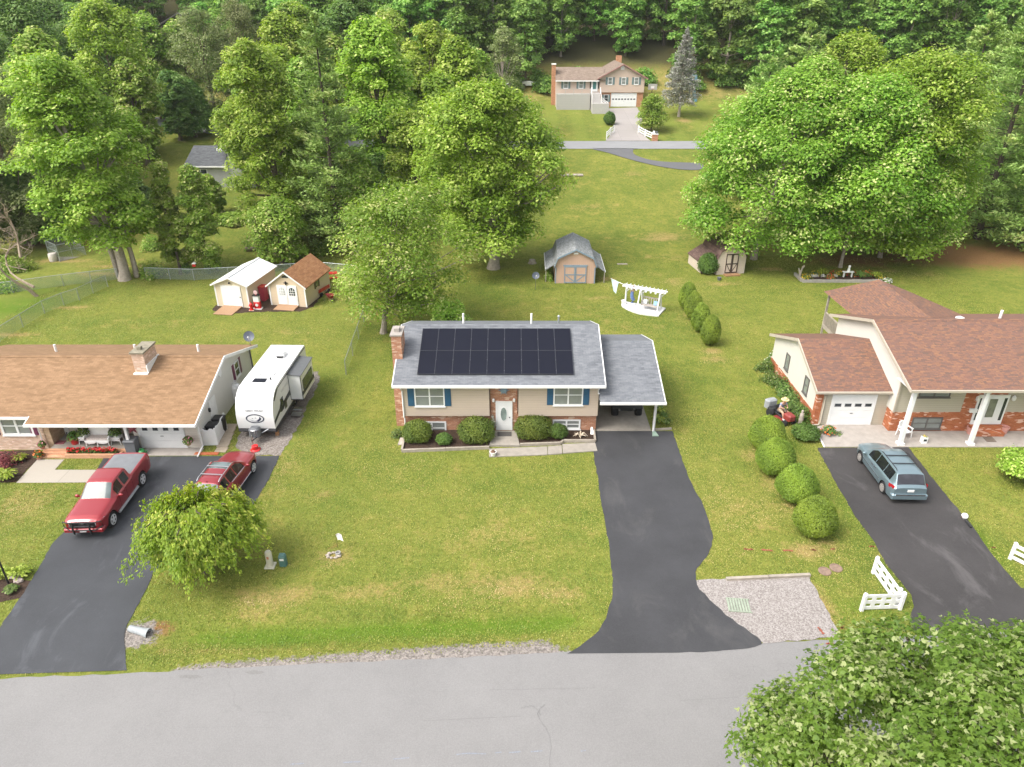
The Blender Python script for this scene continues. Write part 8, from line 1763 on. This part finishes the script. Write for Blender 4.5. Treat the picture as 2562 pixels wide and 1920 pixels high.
# main house bits
a = at('1', 937, 558, 39.25); q = MB()
for i in range(12):
    an = i * math.pi / 6; u, v = Vector((math.cos(an), 0, math.sin(an))), Vector((-math.sin(an), 0, math.cos(an))); L_ = .38 if i % 2 == 0 else .29; q.add([u * .15 - v * .06, u * .15 + v * .06, u * L_, u * .2 + Vector((0, -.03, 0))], [(0, 1, 3), (1, 2, 3), (2, 0, 3), (0, 2, 1)])
q.lathe([(.17, 0), (.15, -.04), (.01, -.05)], 16, (0, 0, 0), 'y'); tag(q.build('sun_ornament', paint('sun_bluegrey', (.20, .28, .36), .5, .15), None, False, (a[0], 39.24, a[2])), 'blue grey metal sun ornament on the brick above the white front door', 'ornament')
x, y = g('1', 862, 1025); pot('flower_pot', 'white pot with dry plant at the start of the front walk', (x, y, .06), .2, .26, WHITE2, paint('dry_twig', (.20, .12, .08), .9), None, 51, .14, .16, n=90)
x, y = g('1', 1480, 895); q = MB(); rg_ = random.Random(6)
for i in range(9): a_ = i * .75; q.tube([(0, 0, .08), (.22 * math.cos(a_), .14 * math.sin(a_), .14 + .1 * (i % 3)), (.48 * math.cos(a_ + .2), .28 * math.sin(a_ + .2), .06 + .12 * (i % 2))], [.05, .04, .012], 6)
tag(q.build('driftwood', paint('driftwood_pale', (.50, .42, .32), .9, .2, 7), None, True, (x, y, .06)), 'pale branching driftwood lying in the right end of the front bed', 'driftwood')
x, y = g('1', 1560, 865); tag(MB().add([(-.1, -.2, 0), (.14, -.24, 0), (.05, .15, .34), (-.06, .15, .34), (-.06, -.1, .0), (.05, -.1, .0)], [(0, 1, 2, 3), (3, 2, 5, 4)]).build('splash_guard', WHITE2, None, False, (x, y, .06)), 'white plastic splash piece at the right corner of the front bed', 'splash block')
a = g('1', 864, 812); plant('wall_vine', 'grey leafy wreath plant on the brick left of the front door', 'plant', (a[0] + .0, 39.15, .35), .18, .9, 870, paint('wreath', (.30, .32, .26), .9, .3, 9), 160, .13)
border('timber_edging', 'timber edging along the planted strip beside the carport', [g('N7', 1650, 1140), g('N7', 2212, 1110)], WOODG, .1, .14)
x, y = g('1', 205, 925); tag(MB().add([(-.12, -.4, .02), (.22, -.4, .02), (.16, .3, .02), (-.05, .3, .02), (-.12, -.4, .07), (.22, -.4, .07), (.16, .3, .14), (-.05, .3, .14)], [(0, 1, 5, 4), (1, 2, 6, 5), (2, 3, 7, 6), (3, 0, 4, 7), (4, 5, 6, 7)]).build('splash_block', STONE, None, False, gl(x, y)), 'grey splash block at the left front downspout of the main house', 'splash block')
# far yard: basketball hoop, slide, white bits
x, y = g('7', 1418, 640); a = at('7', 1418, 555, y); o = thing('basketball_hoop', 'basketball hoop with grey backboard beside the far house', 'basketball hoop', gl(x, y)); hz_ = a[2] - tzf(x, y); MB().tube([(0, .3, -.1), (0, .3, hz_)], .08, 8).build('pole', BLACK, o); MB().box(-.9, .9, 0, .06, hz_ - .55, hz_ + .55).build('backboard', paint('board_grey', (.40, .39, .36), .6, .1), o); MB().box(-.35, .35, -.02, 0, hz_ - .3, hz_ + .15).build('target_square', WHITE2, o); q = MB(); q.tube([(.25 * math.cos(v), -.3 + .25 * math.sin(v), hz_ - .35) for v in np.linspace(0, 6.283, 14)], .03, 5, False); q.build('rim', TERRA, o)
x, y = g('7', 1925, 735); o = thing('playground_slide', 'teal playground slide behind the blue grey spruce', 'slide', gl(x, y)); TL2 = paint('slide_teal', (.05, .13, .15), .4, .1); MB().add([(-.3, 0, .1), (.3, 0, .1), (.3, 3.2, 2.2), (-.3, 3.2, 2.2), (-.36, 0, .35), (.36, 0, .35), (.36, 3.2, 2.45), (-.36, 3.2, 2.45)], [(0, 1, 2, 3), (0, 3, 7, 4), (1, 5, 6, 2)]).build('chute', TL2, o); MB().box(-.5, .5, 3.2, 4.2, 1.9, 2.1).build('platform', WOODB, o)
for sx in (-.45, .45):
    for sy in (3.25, 4.15): MB().tube([(sx, sy, -.2), (sx, sy, 4.0)], .08, 6).build('post', TL2, o)
MB().prism([(3.0, 3.8), (4.4, 3.8), (3.7, 4.7)], -.7, .7, 'x').build('tower_roof', TL2, o)
for k, p, s, lab in (('c', (770, 515), (1.6, .8, .9), 'white trailer end glimpsed left of the far house'), ('c', (625, 535), (2.2, .9, 1.2), 'white parked car roof glimpsed through the trees')):
    x, y = g(k, *p); o = thing('white_trailer' if s[0] < 2 else 'parked_car', lab, 'trailer' if s[0] < 2 else 'car', gl(x, y)); MB().bbox(-s[0], s[0], -s[1], s[1], .3, s[2] * 1.2, .2).build('body', WHITE2, o)
    for sx in (-.7, .7): MB().lathe([(.3, -.8), (.3, .8)], 14, (sx * s[0], 0, .3), 'y').build('wheel', RUB, o)
a0, a1 = g('c', 955, 1040), g('c', 1085, 1038); tag(MB().box(-1.6, 1.6, -.5, .5, 0, .12).build('stone_slab', STONE, None, False, gl((a0[0] + a1[0]) / 2, a0[1])), 'pale stone slab in the back lawn under the round shade tree', 'stone')
# ---------------------------------------------------------------- person on the riding mower
B0 = g('N1', 820, 1110); T0 = g('N1', 330, 760); an = math.atan2(B0[0] - T0[0], -(B0[1] - T0[1]))    # mower nose (local -y) towards the street
mc_ = g('N1', 560, 930)
mw_ = thing('riding_mower', 'red riding mower with black seat beside the right house shrubs', 'mower', gl(*mc_), an)
MRED = paint('mower_red', (.22, .035, .03), .5, .15, 5); MB().bbox(-.28, .28, -1.0, -.35, .38, .78, .09).build('hood', MRED, mw_); MB().bbox(-.24, .24, -.35, .75, .30, .42, .03).build('frame', BLACK, mw_); MB().bbox(-.62, .62, -.45, .25, .1, .28, .06).build('mower_deck', MRED, mw_)
MB().bbox(-.26, .26, .35, .45, .60, .98, .04).bbox(-.26, .26, .0, .42, .52, .62, .04).build('seat', BLACK, mw_); MB().bbox(-.45, .45, .5, .95, .42, .58, .05).build('rear_fender', BLACK, mw_)
MB().bbox(-.4, .4, .98, 1.45, .35, .95, .1).build('grass_bag', paint('bag_white', (.26, .27, .28), .8, .15, 5), mw_)
for s in (-1, 1):
    q = MB(); q.lathe([(.1, -.08), (.19, -.08), (.2, 0), (.19, .08), (.1, .08)], 16, (s * .36, -.75, .2), 'x'); q.build('wheel', RUB, mw_, True)
    q = MB(); q.lathe([(.14, -.12), (.27, -.12), (.29, 0), (.27, .12), (.14, .12)], 18, (s * .45, .6, .29), 'x'); q.build('wheel', RUB, mw_, True)
MB().tube([(0, -.38, .75), (0, -.18, .95)], .025, 6).tube([(.17 * math.cos(v), -.16 + .12 * math.sin(v), .96 + .11 * math.sin(v)) for v in np.linspace(0, 6.283, 16)], .018, 6, False).build('steering_wheel', BLACK, mw_)
def skin(name, J, E, mat, parent, sub=2, root=0):
    me = bpy.data.meshes.new(name); me.from_pydata([j[:3] for j in J], E, []); o = bpy.data.objects.new(name, me); COL.objects.link(o)
    mo = o.modifiers.new('s', 'SKIN')
    sv = me.skin_vertices[0].data
    for i, j in enumerate(J): sv[i].radius = (j[3], j[4] if len(j) > 4 else j[3]); sv[i].use_root = (i == root)
    ms = o.modifiers.new('u', 'SUBSURF'); ms.levels = sub; ms.render_levels = sub
    bpy.context.view_layer.update(); dg = bpy.context.evaluated_depsgraph_get()
    m2 = bpy.data.meshes.new_from_object(o.evaluated_get(dg)); m2.name = name; o.modifiers.clear(); o.data = m2; bpy.data.meshes.remove(me)
    m2.materials.clear(); m2.materials.append(mat)
    for p in m2.polygons: p.use_smooth = True
    o.parent = parent; return o
SKN = paint('skin', (.50, .29, .20), .6, .06, 8); SHR = paint('shirt_grey', (.28, .30, .40), .85, .12, 9); TAN = paint('shorts_tan', (.35, .26, .18), .85, .1, 9); STRAW = paint('straw', (.68, .52, .25), .85, .12, 14)
pe = thing('person', 'person in straw hat and grey shirt sitting on the red riding mower', 'person', mw_.location[:], an)
# one continuous body: pelvis, spine, neck, head, arms with hands, legs with feet
J = [(0, .2, .70, .16, .14), (0, .18, .88, .15, .12), (0, .12, 1.08, .17, .12), (0, .06, 1.22, .13, .1), (0, .02, 1.31, .055), (0, -.02, 1.40, .085, .10), (0, -.03, 1.50, .08, .09)]
E_ = [(0, 1), (1, 2), (2, 3), (3, 4), (4, 5), (5, 6)]
for s in (-1, 1):
    b_ = len(J); J += [(s * .19, .06, 1.20, .06), (s * .27, -.02, 1.0, .045), (s * .17, -.16, .95, .034), (s * .15, -.20, .955, .036)]; E_ += [(3, b_), (b_, b_ + 1), (b_ + 1, b_ + 2), (b_ + 2, b_ + 3)]
    for k_ in range(4): J += [(s * (.15 - .02 * k_ + .02), -.235 - .004 * k_, .985 - .018 * k_, .010), (s * (.13 - .02 * k_ + .02), -.215, 1.0 - .02 * k_, .008)]; n_ = len(J); E_ += [(b_ + 3, n_ - 2), (n_ - 2, n_ - 1)]
    J += [(s * .11, -.19, .975, .010)]; E_ += [(b_ + 3, len(J) - 1)]
    b_ = len(J); J += [(s * .12, .12, .66, .095), (s * .20, -.26, .68, .075), (s * .19, -.34, .42, .052), (s * .19, -.36, .30, .042), (s * .20, -.50, .28, .04)]; E_ += [(0, b_), (b_, b_ + 1), (b_ + 1, b_ + 2), (b_ + 2, b_ + 3), (b_ + 3, b_ + 4)]
skin('body', J, E_, SKN, pe)
Js = [(0, .21, .70, .185, .165), (0, .18, .88, .175, .15), (0, .12, 1.08, .19, .145), (0, .06, 1.225, .145, .12)]; Es = [(0, 1), (1, 2), (2, 3)]
for s in (-1, 1): b_ = len(Js); Js += [(s * .19, .06, 1.205, .078), (s * .245, .01, 1.07, .066)]; Es += [(3, b_), (b_, b_ + 1)]
skin('shirt', Js, Es, SHR, pe)
Jp = [(0, .2, .68, .18, .16)]; Ep = []
for s in (-1, 1): b_ = len(Jp); Jp += [(s * .12, .10, .66, .112), (s * .19, -.18, .68, .098)]; Ep += [(0, b_), (b_, b_ + 1)]
skin('shorts', Jp, Ep, TAN, pe)
MB().lathe([(.25, 1.50), (.26, 1.515), (.14, 1.53), (.125, 1.63), (.08, 1.66), (.01, 1.665)], 20, (0, -.02, 0)).build('straw_hat', STRAW, pe, True)
for s in (-1, 1): MB().bbox(s * .2 - .05, s * .2 + .05, -.6, -.34, .225, .31, .03).build('shoe', WHITE2, pe); 
q = MB(); q.ball((-.035, -.105, 1.43), .012, 6, 5).ball((.035, -.105, 1.43), .012, 6, 5); q.build('eyes', BLACK, pe); q = MB(); q.ball((0, -.125, 1.40), (.014, .02, .02), 8, 6); q.build('nose', SKN, pe, True); MB().box(-.03, .03, -.117, -.105, 1.358, 1.366).build('mouth', paint('lip', (.35, .14, .12), .6), pe)
for s in (-1, 1): MB().ball((s * .088, 0, 1.41), (.015, .025, .035), 8, 6).build('ear', SKN, pe, True)
# ---------------------------------------------------------------- grass blades over the near lawns
EXCL += [[(-37, 36.6), (-18.9, 36.6), (-18.9, 47.6), (-37, 47.6)], [(-7.6, 39), (9.1, 39), (9.1, 48.2), (-7.6, 48.2)], [(19.5, 39.8), (45, 39.0), (45, 54), (25, 54), (19.5, 48.8)], [(-17.2, 36.4), (-13.6, 36.4), (-13.6, 47.5), (-17.2, 47.5)],
         [(-60, 0), (60, 0), (60, yl(60) + .1), (-60, yl(-60) + .1)]]
def inside(P, poly):
    x, y = P[:, 0], P[:, 1]; r_ = np.zeros(len(P), bool); n = len(poly)
    for i in range(n):
        (x0, y0), (x1, y1) = poly[i], poly[(i + 1) % n]
        if y0 == y1: continue
        r_ ^= ((y0 > y) != (y1 > y)) & (x < (x1 - x0) * (y - y0) / (y1 - y0) + x0)
    return r_
r_ = np.random.default_rng(99)
def lut(A, P):
    ix = np.clip(np.searchsorted(XS, P[:, 0]), 0, len(XS) - 1); iy = np.clip(np.searchsorted(YS, P[:, 1]), 0, len(YS) - 1); return A[iy, ix]
def tufts(n, x0, x1, y0, y1, hh):
    P = np.stack([r_.uniform(x0, x1, n), r_.uniform(y0, y1, n)], 1)
    keep = np.abs(P[:, 0]) < P[:, 1] * .75 + 6
    P = P[keep]; bad = np.zeros(len(P), bool)
    for e_ in EXCL:
        xs_ = [p[0] for p in e_]; ys_ = [p[1] for p in e_]
        m_ = (P[:, 0] > min(xs_)) & (P[:, 0] < max(xs_)) & (P[:, 1] > min(ys_)) & (P[:, 1] < max(ys_)) & ~bad
        if m_.any(): idx = np.where(m_)[0]; bad[idx[inside(P[idx], e_)]] = True
    P = P[~bad]; gv = lut(grav, P); sl_ = lut(soil, P); P = P[(gv + sl_ * .7 + r_.uniform(-.3, .3, len(P))) < .5]
    n = len(P); dr, lu_ = lut(dry, P), lut(lush, P)
    k = .5 + .5 * np.sin(P[:, 0] * 1.7 + np.sin(P[:, 1] * 1.3) * 2) * np.cos(P[:, 1] * 1.1 + np.sin(P[:, 0] * .9) * 2)
    k2 = .5 + .5 * np.sin(P[:, 0] * .43 + np.sin(P[:, 1] * .37) * 1.8 + 1) * np.cos(P[:, 1] * .31 + np.sin(P[:, 0] * .27) * 2)
    tone = .19 + .16 * k + .22 * k2 + lut(stripe, P) * .3 + r_.normal(0, .10, n) + dr * .5 - lu_ * .2
    h_ = hh * r_.uniform(.5, 1.25, n) * (1 + .5 * lu_)
    a = r_.uniform(0, 6.283, n); ln = np.stack([np.cos(a) * 1.3, np.sin(a) * 1.3, np.ones(n)], 1); ln = unit(ln)
    C = np.stack([P[:, 0], P[:, 1], tz(P[:, 0], P[:, 1])], 1) + ln * (h_ * .42)[:, None]
    w_ = np.stack([-np.sin(a), np.cos(a), np.zeros(n)], 1) * r_.uniform(.012, .032, n)[:, None]
    return C, ln * h_[:, None] * .5, w_, tone
Q = [tufts(420000, -45, 45, 19, 42, .065), tufts(200000, -45, 45, 42, 76, .10)]
LF_GRASS = leafmat('grass_blades', [(0., (.12, .21, .022)), (.3, (.20, .245, .036)), (.55, (.31, .29, .062)), (.8, (.45, .345, .15)), (1., (.50, .385, .2))], trans=.3, var=.0, hue=0.)
o = quads('grass', *[np.concatenate([q[i] for q in Q]) for i in range(4)], LF_GRASS); tag(o, 'short mown yellow green grass of the lawns', 'grass', None, 'stuff')

# ---------------------------------------------------------------- thin haze volume, added to lift the dark gaps in the far woods
hm_ = bpy.data.materials.new('haze_air'); hm_.use_nodes = True; t = hm_.node_tree
for n_2 in list(t.nodes):
    if n_2.type == 'BSDF_PRINCIPLED': t.nodes.remove(n_2)
pv = NN(t, 'ShaderNodeVolumePrincipled', {'Color': (.96, .97, .96, 1.), 'Density': .00013, 'Anisotropy': .2}); t.links.new(pv.outputs[0], [n_2 for n_2 in t.nodes if n_2.type == 'OUTPUT_MATERIAL'][0].inputs['Volume'])
hz_o = MB().box(-440, 440, -80, 440, -3, 125).build('haze', hm_); tag(hz_o, kind='stuff')
SC.cycles.volume_bounces = 1
